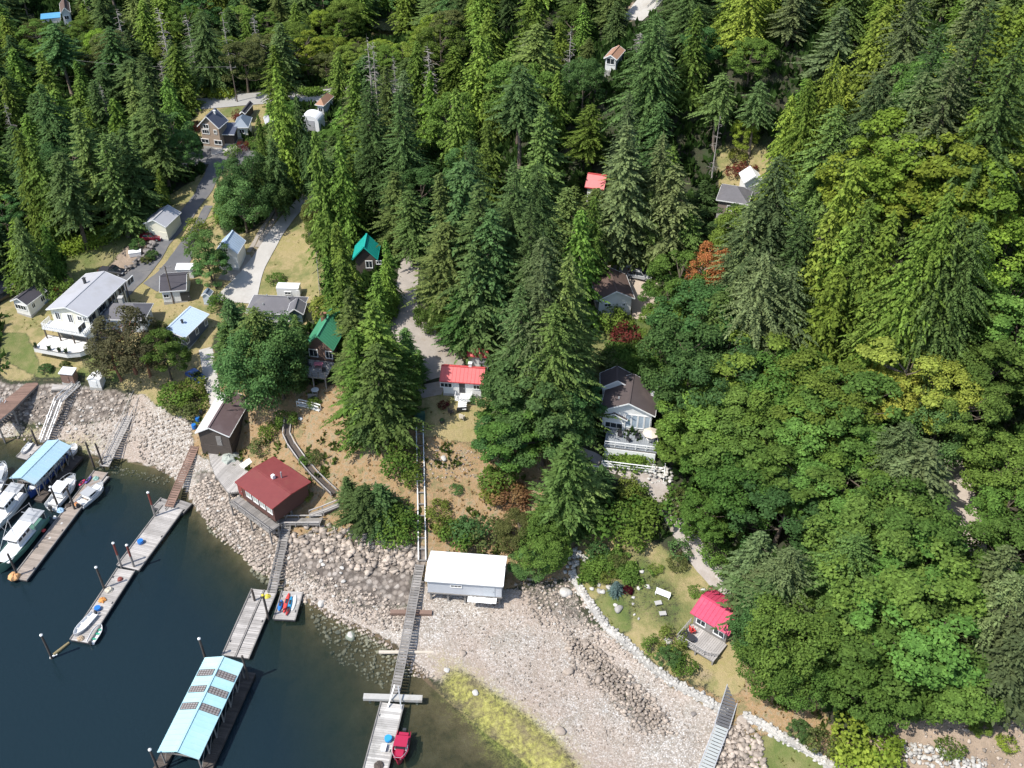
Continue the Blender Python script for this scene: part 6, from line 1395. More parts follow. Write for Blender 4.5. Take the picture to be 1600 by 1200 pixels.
def boat(name, label, stern_px, bow_px, B, H, hull, kind='skiff', z=.15, canvas=CANVAS, seatm=None, mast=False):
    p0, p1 = P(*stern_px, H*.7), P(*bow_px, H*.7); c = (p0+p1)/2; rz, L = dirframe(p0, p1); root = empty(name, (c.x, c.y, z), rz, label, 'boat'); me = hullmb(L, B, H); me.build('hull', hull, root, smooth=False)
    sm = seatm or DECKW
    if kind == 'skiff':
        m = MB(); [m.box(x*L, 0, H*.72, .28, B*.86*(1 if x < .1 else .7), .06) for x in (-.28, .02, .25)]; m.build('seats', sm, root); m = MB(); m.box(-L/2-.12, 0, H*.9, .35, .32, .55, tx=.7); m.box(-L/2-.15, 0, H*.2, .16, .14, .9); m.build('outboard_motor', DARKMET, root); return root
    if kind in ('cruiser', 'cuddy'):
        m = MB(); m.box(L*.22, 0, H*1.08, L*.36, B*.66, H*.35, tx=.8, ty=.72); m.build('foredeck', hull if kind == 'cuddy' else HULLW, root); ch_ = 1.35 if kind == 'cruiser' else .75; cab = MB(); cab.box(-L*.04, 0, H*.9+ch_/2, L*.34, B*.74, ch_, tx=.80, ty=.86); co_ = cab.build('cabin', HULLW, root)
        for sg in (-1, 1):
            MB().box(-L*.04, sg*(B*.345), H*.9+ch_*.62, L*.22, .06, ch_*.36).build('side_window', GLASS, co_)
        m = MB(); m.add([(L*.12, -B*.33, H*.9+ch_*.42), (L*.12, B*.33, H*.9+ch_*.42), (L*.105, B*.31, H*.9+ch_*.86), (L*.105, -B*.31, H*.9+ch_*.86), (L*.14, -B*.33, H*.9+ch_*.42), (L*.14, B*.33, H*.9+ch_*.42), (L*.125, B*.31, H*.9+ch_*.86), (L*.125, -B*.31, H*.9+ch_*.86)], [(0, 1, 2, 3), (7, 6, 5, 4), (0, 4, 5, 1), (2, 6, 7, 3), (1, 5, 6, 2), (0, 3, 7, 4)]); m.build('windshield', GLASS, root)
        m = MB(); m.box(-L*.06, 0, H*.9+ch_+.05, L*.36, B*.8, .08); m.build('cabin_roof', canvas if kind == 'cuddy' else HULLW, co_)
        m = MB(); m.box(-L*.34, 0, H*.55, L*.2, B*.74, .1); m.box(-L*.42, 0, H*.75, .4, B*.6, .35); m.build('cockpit_seats', sm, root)
        m = MB(); pts = [(L*(.05+.43*i/6), s_*B*.46*math.cos(max(0, i-2)/4*1.25)**.8, H*1.15) for s_ in (1,) for i in range(7)]; pl = [(a, b, c_+.55) for a, b, c_ in pts]; mr = [(a, -b, c_) for a, b, c_ in pl]
        [m.bar(a, b, .045, .045) for a, b in zip(pl, pl[1:])]; [m.bar(a, b, .045, .045) for a, b in zip(mr, mr[1:])]; m.bar(pl[-1], mr[-1], .045, .045); [m.bar(a, (a[0], a[1], a[2]-.55), .035, .035) for a in pl[::2]+mr[::2]]; m.build('bow_rail', ALU, root)
    if kind == 'troller':
        m = MB(); m.box(L*.1, 0, H*1.06, L*.62, B*.78, .12); m.build('foredeck', HULLW, root); cab = MB(); cab.box(-L*.02, 0, H*1.1+.8, L*.30, B*.62, 1.6, tx=.88, ty=.9); co_ = cab.build('wheelhouse', HULLW, root)
        for sg in (-1, 1):
            for i in (-1, 0, 1): MB().box(-L*.02+i*L*.085, sg*B*.298, H*1.1+1.05, L*.06, .06, .5).build('side_window', GLASS, co_)
        MB().box(-L*.02, 0, H*1.1+1.68, L*.36, B*.72, .1).build('wheelhouse_roof', HULLW, co_); MB().box(L*.13, 0, H*1.1+1.05, .06, B*.46, .5).build('front_window', GLASS, co_)
        m = MB(); m.box(-L*.33, 0, H*1.1+1.5, L*.27, B*.85, .1); m.box(-L*.33, 0, H*1.1+1.65, L*.22, B*.6, .25, tx=.7, ty=.6); m.build('canvas_top', canvas, root); m = MB(); [m.box(-L*.33+i*L*.12, j*B*.38, H+.75, .05, .05, 1.6) for i in (-1, 1) for j in (-1, 1)]; m.build('canopy_frame', ALU, root)
    if mast:
        m = MB(); m.tube([(L*.05, 0, H), (L*.05, 0, H+5.2)], .06, 6); [m.tube([(L*.05, s_*.2, H+.6), (L*.05-1.4*s_*.2, s_*2.2, H+4.6)], .035, 5) for s_ in (-1, 1)]; m.tube([(-L*.4, 0, H+1.4), (-L*.38, 0, H+4)], .05, 5); m.bar((L*.05, 0, H+5.1), (-L*.38, 0, H+3.9), .03, .03); m.bar((L*.05, 0, H+5.1), (L*.47, 0, H+1), .03, .03); m.bar((-.3*L, -1.2, H+2.6), (-.3*L, 1.2, H+2.6), .06, .06); m.build('mast_and_poles', ALU, root)
    if kind != 'skiff': m = MB(); m.box(-L/2-.2, 0, H*.8, .5, .45, .6, tx=.7); m.box(-L/2-.22, 0, H*.1, .2, .16, .9); m.build('outboard_motor', DARKMET, root)
    return root
boat('cabin_cruiser', 'white cabin cruiser moored between the blue shelter and the left dock', (80, 793), (117, 747), 2.7, 1.15, HULLW, 'cruiser')
boat('motor_boat', 'white motor boat with grey canvas top on the open side of the left dock', (124, 790), (161, 758), 2.4, .95, HULLW, 'cuddy')
boat('fishing_boat', 'green hulled fishing boat with grey canvas canopy and pale poles', (66, 808), (-2, 890), 3.3, 1.35, HULLG, 'troller', mast=True)
boat('fishing_boat', 'white boat with grey canvas cockpit below the blue roofed shelter', (36, 768), (-14, 828), 2.9, 1.2, HULLW, 'troller', mast=True)
boat('motor_boat', 'white boat with blue hull stripe moored under the blue metal roof', (98, 712), (46, 774), 2.5, 1.1, HULLB, 'cruiser')
boat('motor_boat', 'small white boat poking out behind the blue roofed shelter', (106, 712), (118, 697), 2.0, .9, HULLW, 'skiff')
boat('motor_boat', 'white boat cut by the left edge above the fishing boats', (-8, 768), (6, 728), 2.6, 1.1, HULLW, 'cuddy')
boat('skiff', 'long white skiff lying on the outer end of the bleached dock', (150, 962), (118, 996), 1.5, .5, HULLW, 'skiff', z=.6)
boat('skiff', 'small white skiff with green cushion floating beside the dock tip', (142, 1005), (158, 978), 1.5, .5, HULLW, 'skiff', seatm=M('green_cushion', (.03, .30, .18), .7, .1, 1))
boat('speed_boat', 'crimson aluminium boat with windshield beside the bottom dock', (632, 1145), (622, 1192), 2.1, .85, HULLR, 'cuddy', canvas=HULLR, seatm=HULLR)
dock('dinghy_float', 'pale raft with a dinghy behind the blue roofed shelter', (57, 694), (34, 716), 2.4, .5, WOODL, 'raft'); boat('dinghy', 'small white dinghy lying on the pale raft', (50, 695), (36, 712), 1.1, .4, HULLW, 'skiff', z=.55)
dock('swim_float', 'small pale raft under the gangway foot at the head of the left dock', (158, 742), (135, 768), 3.2, .5, WOODL, 'raft')
def kayak(label, a, b, w_, z, mat, name='kayak', flat=False):
    p0, p1 = P(*a, z), P(*b, z); c = (p0+p1)/2; rz, L = dirframe(p0, p1); root = empty(name, (c.x, c.y, z), rz, label, 'kayak' if not flat else 'paddle board'); m = MB(); n = 14; vs = []; k = 8
    for i in range(n+1):
        s = i/n; r_ = max(.015, math.sin(math.pi*s)**.6)*w_/2; x = -L/2+L*s; hh = (.06 if flat else .17)*max(.15, math.sin(math.pi*s)**.5); lift = 0 if flat else .14*(2*s-1)**4
        for j in range(k): a_ = 2*math.pi*j/k; vs.append((x, r_*math.cos(a_), hh+lift+hh*math.sin(a_)*(1 if math.sin(a_) > 0 else 1)))
    m.add(vs, [(i*k+j, i*k+(j+1) % k, (i+1)*k+(j+1) % k, (i+1)*k+j) for i in range(n) for j in range(k)]+[tuple(range(k)), tuple(reversed(range(n*k, n*k+k)))]); m.build('hull', mat, root, smooth=True)
    if not flat: MB().box(-.1, 0, .33, .75, w_*.52, .05, tx=.8, ty=.7).build('cockpit', BLKC, root); MB().box(-.42, 0, .40, .06, w_*.45, .2).build('seat_back', BLKC, root)
kayak('short blue kayak leftmost on the kayak float', (440, 938), (436, 956), .7, .58, BLUEC); kayak('long red kayak on the kayak float', (452, 927), (443, 959), .68, .58, REDC); kayak('blue kayak in the middle right of the kayak float', (456, 932), (451, 957), .62, .58, M('sky_plastic', (.03, .28, .52), .4, .1, 1)); kayak('dark red kayak tail beside the blue kayak', (453, 948), (447, 963), .5, .62, M('maroon_plastic', (.35, .03, .03), .4, .1, 1)); kayak('pale paddle board rightmost on the kayak float', (462, 929), (456, 955), .75, .58, DECKW, 'paddle_board', True)
kayak('pink kayak lying across the head of the left dock', (124, 760), (133, 750), .7, .6, M('pink_plastic', (.62, .05, .13), .4, .1, 1)); kayak('purple kayak beside the pink kayak on the left dock', (133, 757), (143, 745), .6, .6, M('purple_plastic', (.14, .10, .33), .4, .1, 1))
cyl(px(220, 848, .6), .5, .5, BLUEC, 'tub', 'blue tub on the bleached dock', 'tub'); cyl(px(153, 952, .6), .5, .4, BLUEC, 'tub', 'blue tub amid ropes on the outer bleached dock', 'tub'); cyl(px(607, 1156, .6), .52, .5, M('bright_blue', (.03, .30, .62), .5, .1, 1), 'tub', 'bright blue tub on the bottom dock', 'tub')
crate(px(600, 1170, .6), (.9, .6, .4), TRIM, 'cooler', 'white cooler on the bottom dock below the blue tub', 'box'); heap(px(592, 1196, .6), .6, WOODD, 'rope_heap', 'dark heap of gear at the bottom edge of the lowest dock', 'gear', seed=4)
for i, (u, v, r_, mt, lab) in enumerate(((160, 938, .55, M('orange_buoy', (.6, .25, .06), .7, .2, 2), 'orange heap of ropes and floats on the outer bleached dock'), (170, 922, .6, M('pale_rope', (.5, .45, .36), .9, .3, 3), 'pale heap of ropes at the inner end of the outer dock'), (188, 905, .45, RUST, 'small red coil on the outer bleached dock'), (126, 998, .5, M('tan_rope', (.4, .3, .2), .9, .3, 3), 'tan rope coil at the tip of the outer dock'),
    (95, 798, .6, M('blue_tarp', (.30, .45, .60), .7, .2, 2), 'pale blue tarpaulin on the left dock'), (106, 790, .5, WOODD, 'dark heap of gear on the left dock'), (120, 788, .5, M('orange_net', (.55, .25, .10), .8, .3, 3), 'orange net at the stern of the grey topped boat'), (22, 902, .9, M('orange_float', (.62, .33, .14), .7, .3, 2), 'pile of orange and pink floats at the end of the left dock'), (150, 748, .5, M('teal_mat', (.25, .42, .36), .8, .2, 2), 'teal tarpaulin on the head of the left dock'), (68, 829, .35, REDC, 'red fuel can on the left dock'), (418, 932, .45, M('yellow_bag', (.6, .5, .06), .6, .2, 2), 'yellow bag at the kayak float corner'))):
    heap(px(u, v, .58), r_, mt, 'rope_heap' if 'rope' in lab or 'net' in lab else ('tarpaulin' if 'tarp' in lab else 'gear_heap'), lab, 'gear', .6, 10+i)
# fenders, floating logs
for i, (u, v) in enumerate(((97, 820), (79, 843), (86, 809))): heap(px(u, v, .2), .32, TRIM, 'fender', ('white fender on the open side of the left dock, nearest the piling', 'white fender on the open side of the left dock, furthest out', 'white fender on the inner side of the left dock')[i], 'fender', 1.0, 30+i)
beam('mossy floating log tied between the dock tip and the lone piling', (84, 1023), (108, 1004), .15, .5, .4, M('mossy_log', (.25, .20, .10), .9, .4, 2), 'log', 'floating_log', True); beam('short white plank at the foot of the lone piling', (78, 1028), (89, 1022), .12, .3, .1, TRIM, 'plank', 'plank')
# orange and white skiffs hauled out on the bank
p_ = P(594, 834, 4.4); q_ = P(586, 838, 4.4)
boat('skiff', 'orange red skiff hauled out under the shrubs above the beach', (597, 828), (591, 846), 1.4, .5, M('orange_hull', (.62, .10, .03), .5, .15, 1), 'skiff', z=4.1, seatm=M('orange_seat', (.55, .09, .03), .5, .1, 1)); boat('skiff', 'grey white skiff lying beside the orange skiff', (592, 824), (578, 838), 1.2, .45, DECKW, 'skiff', z=4.2)
# ================================================================ cars
TYRE = M('tyre', (.02, .02, .02), .9, .1, 1); RIM = M('wheel_rim', (.45, .46, .47), .4, .1, 1, metal=.5); LAMP = M('lamp_glass', (.7, .7, .68), .2, .05, 1); TAIL = M('tail_lamp', (.4, .02, .02), .3, .05, 1)
def car(name, label, u, v, heading_px, col, kind='suv', L=4.6, Wc=1.85):
    p = Gz(u, v); q = Gz(*heading_px); rz = math.atan2(q.y-p.y, q.x-p.x); p.z += .12; root = empty(name, p, rz, label, 'truck' if kind == 'pickup' else 'car'); paint_ = M('car_paint_'+col[0], col[1], .3, .05, .5, coat=.6)
    prof = [(-L/2, .35), (-L/2-.02, .75), (-L/2+.08, .95), (L/2-1.1, .98), (L/2-.25, .85), (L/2, .62), (L/2, .33)]; m = MB(); vs = []
    for y, ins in ((-Wc/2, 0), (-Wc/2+.0, 0)): pass
    ys = [(-Wc/2, .92), (-Wc/2+.12, 1.0), (Wc/2-.12, 1.0), (Wc/2, .92)]; k = len(prof)
    for y, s in ys: vs += [(x*(1 if s == 1 else .985), y, z if z < .5 or s == 1 else z-.06) for x, z in prof]
    m.add(vs, [(i*k+j, (i+1)*k+j, (i+1)*k+(j+1) % k, i*k+(j+1) % k) for i in range(3) for j in range(k)]+[tuple(reversed(range(k))), tuple(range(3*k, 4*k))]); m.build('body', paint_, root)
    x0, x1 = {'suv': (-L/2+.25, L/2-1.35), 'sedan': (-L/2+.75, L/2-1.35), 'pickup': (-.35, L/2-1.4)}[kind]; gh = .62 if kind != 'sedan' else .5; a, b = (x0, x1); cab = MB(); sl = .55
    cab.add([(a, -Wc/2+.1, .96), (b, -Wc/2+.1, .96), (b, Wc/2-.1, .96), (a, Wc/2-.1, .96), (a+.25, -Wc/2+.28, .96+gh), (b-sl, -Wc/2+.28, .96+gh), (b-sl, Wc/2-.28, .96+gh), (a+.25, Wc/2-.28, .96+gh)], [(0, 1, 5, 4), (1, 2, 6, 5), (2, 3, 7, 6), (3, 0, 4, 7), (4, 5, 6, 7)]); cab.build('windows', GLASS, root)
    r_ = MB(); r_.box((a+.25+b-sl)/2, 0, .96+gh+.02, (b-sl-a-.25)+.06, Wc-.5, .07); [r_.bar((xx+(.25 if xx == a else -sl if xx == b else 0), s_*(Wc/2-.27), .96+gh), (xx, s_*(Wc/2-.11), .98), .07, .07) for xx in (a, (a+b)/2, b) for s_ in (-1, 1)]; r_.build('roof', paint_, root)
    if kind == 'pickup': m = MB(); m.box((-L/2+.1-.4)/2, 0, .99, L/2-.55, Wc-.3, .04); m.build('cargo_bed', BLKC, root)
    for x in (-L/2+.85, L/2-.85):
        for s_ in (-1, 1):
            w_ = empty('wheel', (0, 0, 0)); w_.parent = root; MB().tube([(x, s_*(Wc/2-.2), .33), (x, s_*(Wc/2+.02), .33)], .34, 14).build('tyre', TYRE, w_); MB().tube([(x, s_*(Wc/2-.1), .33), (x, s_*(Wc/2+.035), .33)], .19, 10).build('rim', RIM, w_)
    for s_ in (-1, 1): MB().box(L/2-.04, s_*(Wc/2-.3), .68, .12, .38, .14).build('headlight', LAMP, root); MB().box(-L/2+.0, s_*(Wc/2-.22), .78, .1, .26, .2).build('tail_light', TAIL, root)
    return root
car('parked_car', 'silver estate car on the gravel beside the brown roofed cottage', 999, 437, (1015, 441), ('silver', (.42, .43, .44)), 'suv'); car('parked_car', 'dark car partly hidden behind the silver estate car', 1003, 431, (1018, 435), ('charcoal', (.04, .04, .045)), 'sedan')
car('pickup_truck', 'black pickup truck at the edge of the asphalt yard', 177, 429, (192, 430), ('black', (.015, .016, .022)), 'pickup', 5.2); car('parked_car', 'dark red car beside the long pale garage', 237, 376, (250, 376), ('maroon', (.22, .012, .03)), 'sedan', 4.5); car('parked_car', 'black car at the left edge beside the small black roofed house', 5, 469, (18, 461), ('black', (.015, .016, .022)), 'suv', 4.8)
car('parked_car', 'small blue car under the shrubs above the beach path', 308, 594, (316, 598), ('blue', (.03, .08, .28)), 'sedan', 4.0)
# ================================================================ stone walls, boulders, shore stones, poles, fences
def rockmesh(seed, sq=.7):
    g_ = np.random.default_rng(seed); bm_v, bm_f = ico(2); V = bm_v*(1+.0); o = unit(g_.normal(0, 1, (13, 3)))
    for k in range(13): d = V@o[k]; lim = g_.uniform(.48, .82); V = V-np.maximum(d-lim, 0)[:, None]*o[k]
    V = V*g_.uniform(.8, 1.15, 3); V[:, 2] *= sq; return V+g_.normal(0, .02, V.shape), bm_f
def ico(sub):
    import bmesh
    b_ = bmesh.new(); bmesh.ops.create_icosphere(b_, subdivisions=sub, radius=1); v = np.array([q.co[:] for q in b_.verts]); f = np.array([[w_.index for w_ in q.verts] for q in b_.faces]); b_.free(); return v, f
ROCKM = M('boulder_stone', (.30, .25, .205), .92, .4, 1.2, island=.3, bump=.15); ROCKW = M('pale_stone', (.44, .42, .385), .9, .35, 1.2, island=.25, bump=.15); ROCKD = M('dark_stone', (.19, .17, .155), .92, .3, 1.2, island=.25, bump=.1)
RK = [rockmesh(200+i) for i in range(10)]; RK1 = []
for i in range(8):
    v, f = ico(1); g_ = np.random.default_rng(300+i); RK1.append((v*g_.uniform(.6, 1.2, 3)*[1, 1, .7]+g_.normal(0, .2, v.shape), f))
def rockpile(name, pts, sizes, mat, protos, seed, sink=.25):
    g_ = np.random.default_rng(seed); VV, FF, n = [], [], 0
    for (x, y, z), s in zip(pts, sizes):
        v, f = protos[g_.integers(len(protos))]; a = g_.uniform(0, 6.28); c_, s_ = math.cos(a), math.sin(a); w_ = v*s; w_ = np.stack([w_[:, 0]*c_-w_[:, 1]*s_, w_[:, 0]*s_+w_[:, 1]*c_, w_[:, 2]], 1)+[x, y, z+s*.5*(1-2*sink)]; VV.append(w_); FF.append(f+n); n += len(v)
    return link(name, npmesh(name, np.concatenate(VV), np.concatenate(FF)), mat)
def wallofstones(label, line, s, mat, seed, rows=2, wid=1.1, name='stone_wall', h=.6, land=None):
    g_ = np.random.default_rng(seed); W3 = [G(u, v) for u, v in line]; pts, sz = [], []
    for a, b in zip(W3, W3[1:]):
        L = (b-a).length; n = int(L/(s*1.15))
        for i in range(n):
            for r_ in range(rows):
                for lv in range(1 if h < .5 else 2):
                    p = a.lerp(b, (i+g_.random())/n); o = (r_/(max(1, rows-1))-.5)*wid*(1-.4*lv) if rows > 1 else 0; d = (b-a).normalized(); x, y = p.x-d.y*o+g_.normal(0, .1), p.y+d.x*o+g_.normal(0, .1); pts.append((x, y, tz(x, y)+lv*s*.75)); sz.append(s*g_.uniform(.5, .85))
    o = rockpile(name, pts, sz, mat, RK, seed, .3); tag(o, label, 'stone wall')
    if land:
        m = MB()
        for a, b in zip(W3, W3[1:]):
            n = max(2, int((b-a).length/1.5))
            for i in range(n): p, q = a.lerp(b, i/n), a.lerp(b, (i+1)/n); m.bar((p.x, p.y, tz(p.x, p.y)+.1), (q.x, q.y, tz(q.x, q.y)+.1), land, .55)
        m.build('mortared_core', mat, o)
    return o
wallofstones('long white stone seawall between the beach and the garden lawn', [(893, 893), (906, 922), (925, 952), (950, 985), (985, 1013), (1020, 1045), (1060, 1072), (1100, 1095), (1135, 1118)], .42, ROCKW, 1, 3, 1.0, land=1.0)
wallofstones('white stone edging along the garden at the lower right', [(1160, 1120), (1190, 1135), (1230, 1158), (1270, 1180), (1310, 1205)], .42, ROCKW, 2, 2, .9, land=.9); wallofstones('pale rock pile at the left end of the seawall beside the trees', [(888, 878), (905, 880), (915, 872)], .6, ROCKW, 3, 6, 3.5)
wallofstones('pale stone border at the bottom right corner', [(1410, 1175), (1450, 1182), (1500, 1195), (1540, 1210)], .5, ROCKW, 4, 4, 2.2); wallofstones('rough pale stone retaining wall below the white deck house', [(1010, 745), (1030, 740), (1052, 752)], .55, ROCKW, 5, 4, 2.6)
wallofstones('stone border along the raised bed beside the asphalt drive', [(190, 428), (213, 415), (230, 398), (243, 382)], .8, ROCKD, 6, 2, .9); wallofstones('grey stone edging of the foot path on the slope', [(1058, 820), (1080, 855), (1110, 890), (1145, 930)], .45, ROCKW, 7, 1, .4, h=.3)
wallofstones('boulder row behind the parked silver car', [(965, 418), (985, 421), (1010, 425), (1025, 435)], 1.1, ROCKW, 8, 2, 1.0); wallofstones('dark rock outcrop line across the middle of the gravel beach', [(893, 1008), (915, 1020), (940, 1042), (958, 1062), (985, 1090), (1010, 1112), (1030, 1135)], .42, ROCKM, 9, 5, 2.8)
wallofstones('curved row of white garden stones beside the blue spruce', [(961, 935), (963, 948), (969, 961), (976, 967)], .95, ROCKW, 10, 1, .3, h=.3); wallofstones('short row of white garden stones in the lawn middle', [(989, 962), (998, 968), (1001, 975)], .6, ROCKW, 11, 1, .3, h=.3); wallofstones('narrow row of garden stones right of the dark red bush', [(988, 935), (992, 948)], .6, ROCKW, 12, 1, .2, h=.3); wallofstones('ring of pale stones around the small garden pond bed', [(925, 915), (940, 923), (950, 925)], .7, ROCKW, 13, 2, .8, h=.3); wallofstones('white stepping stones above the crimson roof', [(1099, 915), (1100, 925)], .7, ROCKW, 14, 1, .2, h=.3); wallofstones('pale stone edging of the upper lawn path', [(971, 816), (985, 826), (1000, 838)], .4, ROCKW, 15, 1, .2, h=.3); wallofstones('pale stone edging of the planted garden bed', [(940, 852), (960, 866), (985, 885), (1003, 897)], .5, ROCKW, 16, 1, .2, h=.3)
# boulders one can point at
RKM = []
for v, f in RK: RKM.append(npmesh('boulder', v, f))
def boulder(u, v, s, mat, label, grp=None, z=None):
    p = G(u, v) if z is None else P(u, v, z); me = random.choice(RKM).copy(); me.materials.clear(); me.materials.append(mat); o = bpy.data.objects.new('boulder', me); COL.objects.link(o); o.location = (p.x, p.y, tz(p.x, p.y)+s*.15); o.scale = (s, s*random.uniform(.7, 1), s*.8); o.rotation_euler = (0, 0, random.uniform(0, 6)); tag(o, label, 'boulder', grp); return o
for u, v, s, mt, lab in ((548, 997, 1.0, ROCKW, 'lone white boulder standing in the shallow water'), (503, 943, .8, ROCKW, 'white boulder at the water edge beside the kayak float'), (528, 990, .6, ROCKD, 'dark submerged boulder left of the white boulder'), (574, 1002, .45, ROCKM, 'small pale stone right of the white boulder'), (1043, 1004, .75, ROCKW, 'white boulder on the lawn below the summer house deck'), (1012, 919, .7, ROCKW, 'round pale boulder right of the garden palms'),
    (723, 1022, .6, ROCKM, 'boulder at the edge of the green weed on the beach'), (875, 1143, .95, ROCKM, 'pale boulder alone on the lower beach beside the weed'), (698, 1048, .6, ROCKW, 'white rock at the top of the yellow weed'), (743, 1084, .6, ROCKW, 'white rock in the middle of the yellow weed'), (884, 928, 1.2, ROCKW, 'large grey slab of rock at the top right of the beach'), (936, 1066, 1.1, ROCKM, 'large pink boulder beside the rock outcrop on the beach'), (888, 1050, .8, ROCKM, 'pinkish boulder left of the rock outcrop on the beach'), (982, 1072, .6, ROCKD, 'dark boulder right of the rock outcrop'), (991, 1070, .45, ROCKD, 'small dark stone right of the rock outcrop'), (1084, 1117, .5, ROCKD, 'dark flat stone on the beach near the seawall'), (913, 1008, 1.0, ROCKM, 'pinkish boulder at the top of the rock outcrop'),
    (1160, 1128, 1.1, ROCKM, 'large boulder right of the steel railed gangway'), (1175, 1127, .9, ROCKW, 'white boulder at the start of the lower right edging'), (1022, 1096, .7, ROCKM, 'boulder at the lower end of the rock outcrop'), (693, 718, .7, ROCKW, 'white rock in the burnt patch below the red roofed cottage'), (470, 657, .5, TRIM, 'white stone slab at the top of the curving boardwalk'), (952, 897, .35, ROCKW, 'small white stone above the blue spruce'), (980, 912, .45, ROCKW, 'upright white stone above the dark red bush'), (997, 921, .5, ROCKW, 'white stone among the garden palms')):
    boulder(u, v, s, mt, lab)
def inarea(poly, n, seed):
    g_ = np.random.default_rng(seed); pl = PL(poly); us = [p[0] for p in pl]; v_ = [p[1] for p in pl]; U = g_.uniform(min(us), max(us), n*4); Vv = g_.uniform(min(v_), max(v_), n*4); ok = inpoly(U, Vv, pl); return list(zip(U[ok][:n], Vv[ok][:n]))
n_ = 0
for poly, n, s0, s1, lab in (('300 770 330 755 372 800 430 850 440 890 412 888 365 850 318 800', 120, .55, 1.15, 'loose pale boulder in the riprap bank below the red boathouse'), ('60 640 190 640 230 690 150 690 80 672 20 660', 60, .5, .95, 'loose rock on the bank between the left gangways'), ('440 830 520 850 620 940 560 965 500 940 455 905', 60, .5, 1.1, 'loose pale rock on the bank right of the grey timber ramp'), ('800 920 870 915 900 935 880 985 830 960', 40, .45, .85, 'loose pinkish rock right of the white boathouse')):
    for u, v in inarea(poly, n, 500+n): boulder(u, v, random.uniform(s0, s1)*.44, random.choice((ROCKM, ROCKM, ROCKW)), lab, lab.replace('loose ', ''))
st_p, st_s = [], []
for poly, n, s0, s1 in (('295 765 345 735 380 780 440 840 470 905 430 905 395 885 330 835', 2800, .1, .34), ('440 860 500 900 640 950 660 985 590 985 480 935 440 900', 1000, .1, .32), ('440 830 640 880 650 900 560 895 450 860', 350, .15, .6), ('-30 610 130 610 220 620 240 660 230 700 150 700 -30 680', 1000, .1, .3), ('230 640 300 660 305 740 265 745 215 715', 700, .1, .3), ('800 905 893 905 945 985 1000 1040 960 1020 880 1000 820 960', 600, .1, .34), ('880 1000 930 1010 1010 1080 1060 1150 1000 1150 940 1090 890 1040', 700, .1, .4), ('1130 1130 1170 1130 1190 1160 1200 1220 1120 1220', 500, .15, .5),
    ('560 960 700 1000 900 1170 1100 1160 1040 1060 940 985 700 930', 1800, .05, .18), ('470 935 600 1000 680 1060 640 1060 560 1000', 900, .1, .3), ('470 815 640 850 650 890 500 850', 500, .2, .6), ('470 940 640 1060 600 1080 520 1030', 260, .12, .35), ('655 700 750 705 745 750 660 750', 220, .06, .2), ('380 870 480 940 470 950 400 905', 250, .15, .45), ('1400 1140 1600 1130 1600 1230 1400 1230', 260, .1, .3), ('150 722 268 750 260 760 150 735', 160, .1, .25)):
    for u, v in inarea(poly, n, n+int(s1*100)): p = G(u, v); st_p.append((p.x, p.y, tz(p.x, p.y))); st_s.append(s0+(s1-s0)*random.random()**2.2)
tag(rockpile('shore_stones', st_p, st_s, M('shore_stone', (.34, .285, .235), .93, .2, 1, island=.45), RK1, 77, .2), 'loose pale stones scattered over the beach and rocky banks', kind='stuff')
# bank seaweed already in the ground sheet; power poles
def pole(u, v, h, label, arms=1):
    p = Gz(u, v); root = empty('utility_pole', p, .3, label, 'utility pole'); MB().tube([(0, 0, -.5), (0, 0, h)], [.16, .1], 8).build('pole', M('pole_wood', (.13, .10, .08), .9, .2, 2), root); m = MB()
    m.box(0, 0, h-.5, 2.2, .1, .12); m.build('crossarm', WOODG, root); [MB().tube([(x, 0, h-.42), (x, 0, h-.18)], .06, 6).build('insulator', CONC2, root) for x in (-.95, 0, .95)]; return p+Vector((0, 0, h-.2))
t1 = pole(272, 475, 8.5, 'wooden utility pole on the dry lawn between the houses'); t2 = pole(371, 160, 9, 'wooden utility pole beside the far road'); t3 = pole(1134, 238, 1, 'short post') if False else None
def cable(a, b, sag, label):
    m = MB(); pts = [a.lerp(b, i/12)+Vector((0, 0, -sag*4*(i/12)*(1-i/12))) for i in range(13)]; m.tube([p-a for p in pts], .025, 4); o = m.build('cable', DARKMET); o.location = a; tag(o, label, 'cable')
cable(t1, wp(h1, 0, D1/2, 6.6), .6, 'thin cable from the lawn pole to the long cream house'); cable(t2, t2+Vector((-38, 4, 0)), .8, 'thin overhead cable running left from the road pole')
p0_, p1_ = Gz(494, 388), Gz(500, 462); root = empty('wire_fence', p0_, 0, 'thin wire fence on the right edge of the dry lawn', 'fence'); m = MB()
for i in range(12): p = p0_.lerp(p1_, i/11); z_ = tz(p.x, p.y); m.box(p.x-p0_.x, p.y-p0_.y, z_-p0_.z+.6, .1, .1, 1.3)
m.build('posts', WOODG, root); m = MB(); [m.bar(Vector((0, 0, k)), p1_-p0_+Vector((0, 0, k)), .04, .04) for k in (.4, .8, 1.15)]; m.build('wires', STEEL, root)
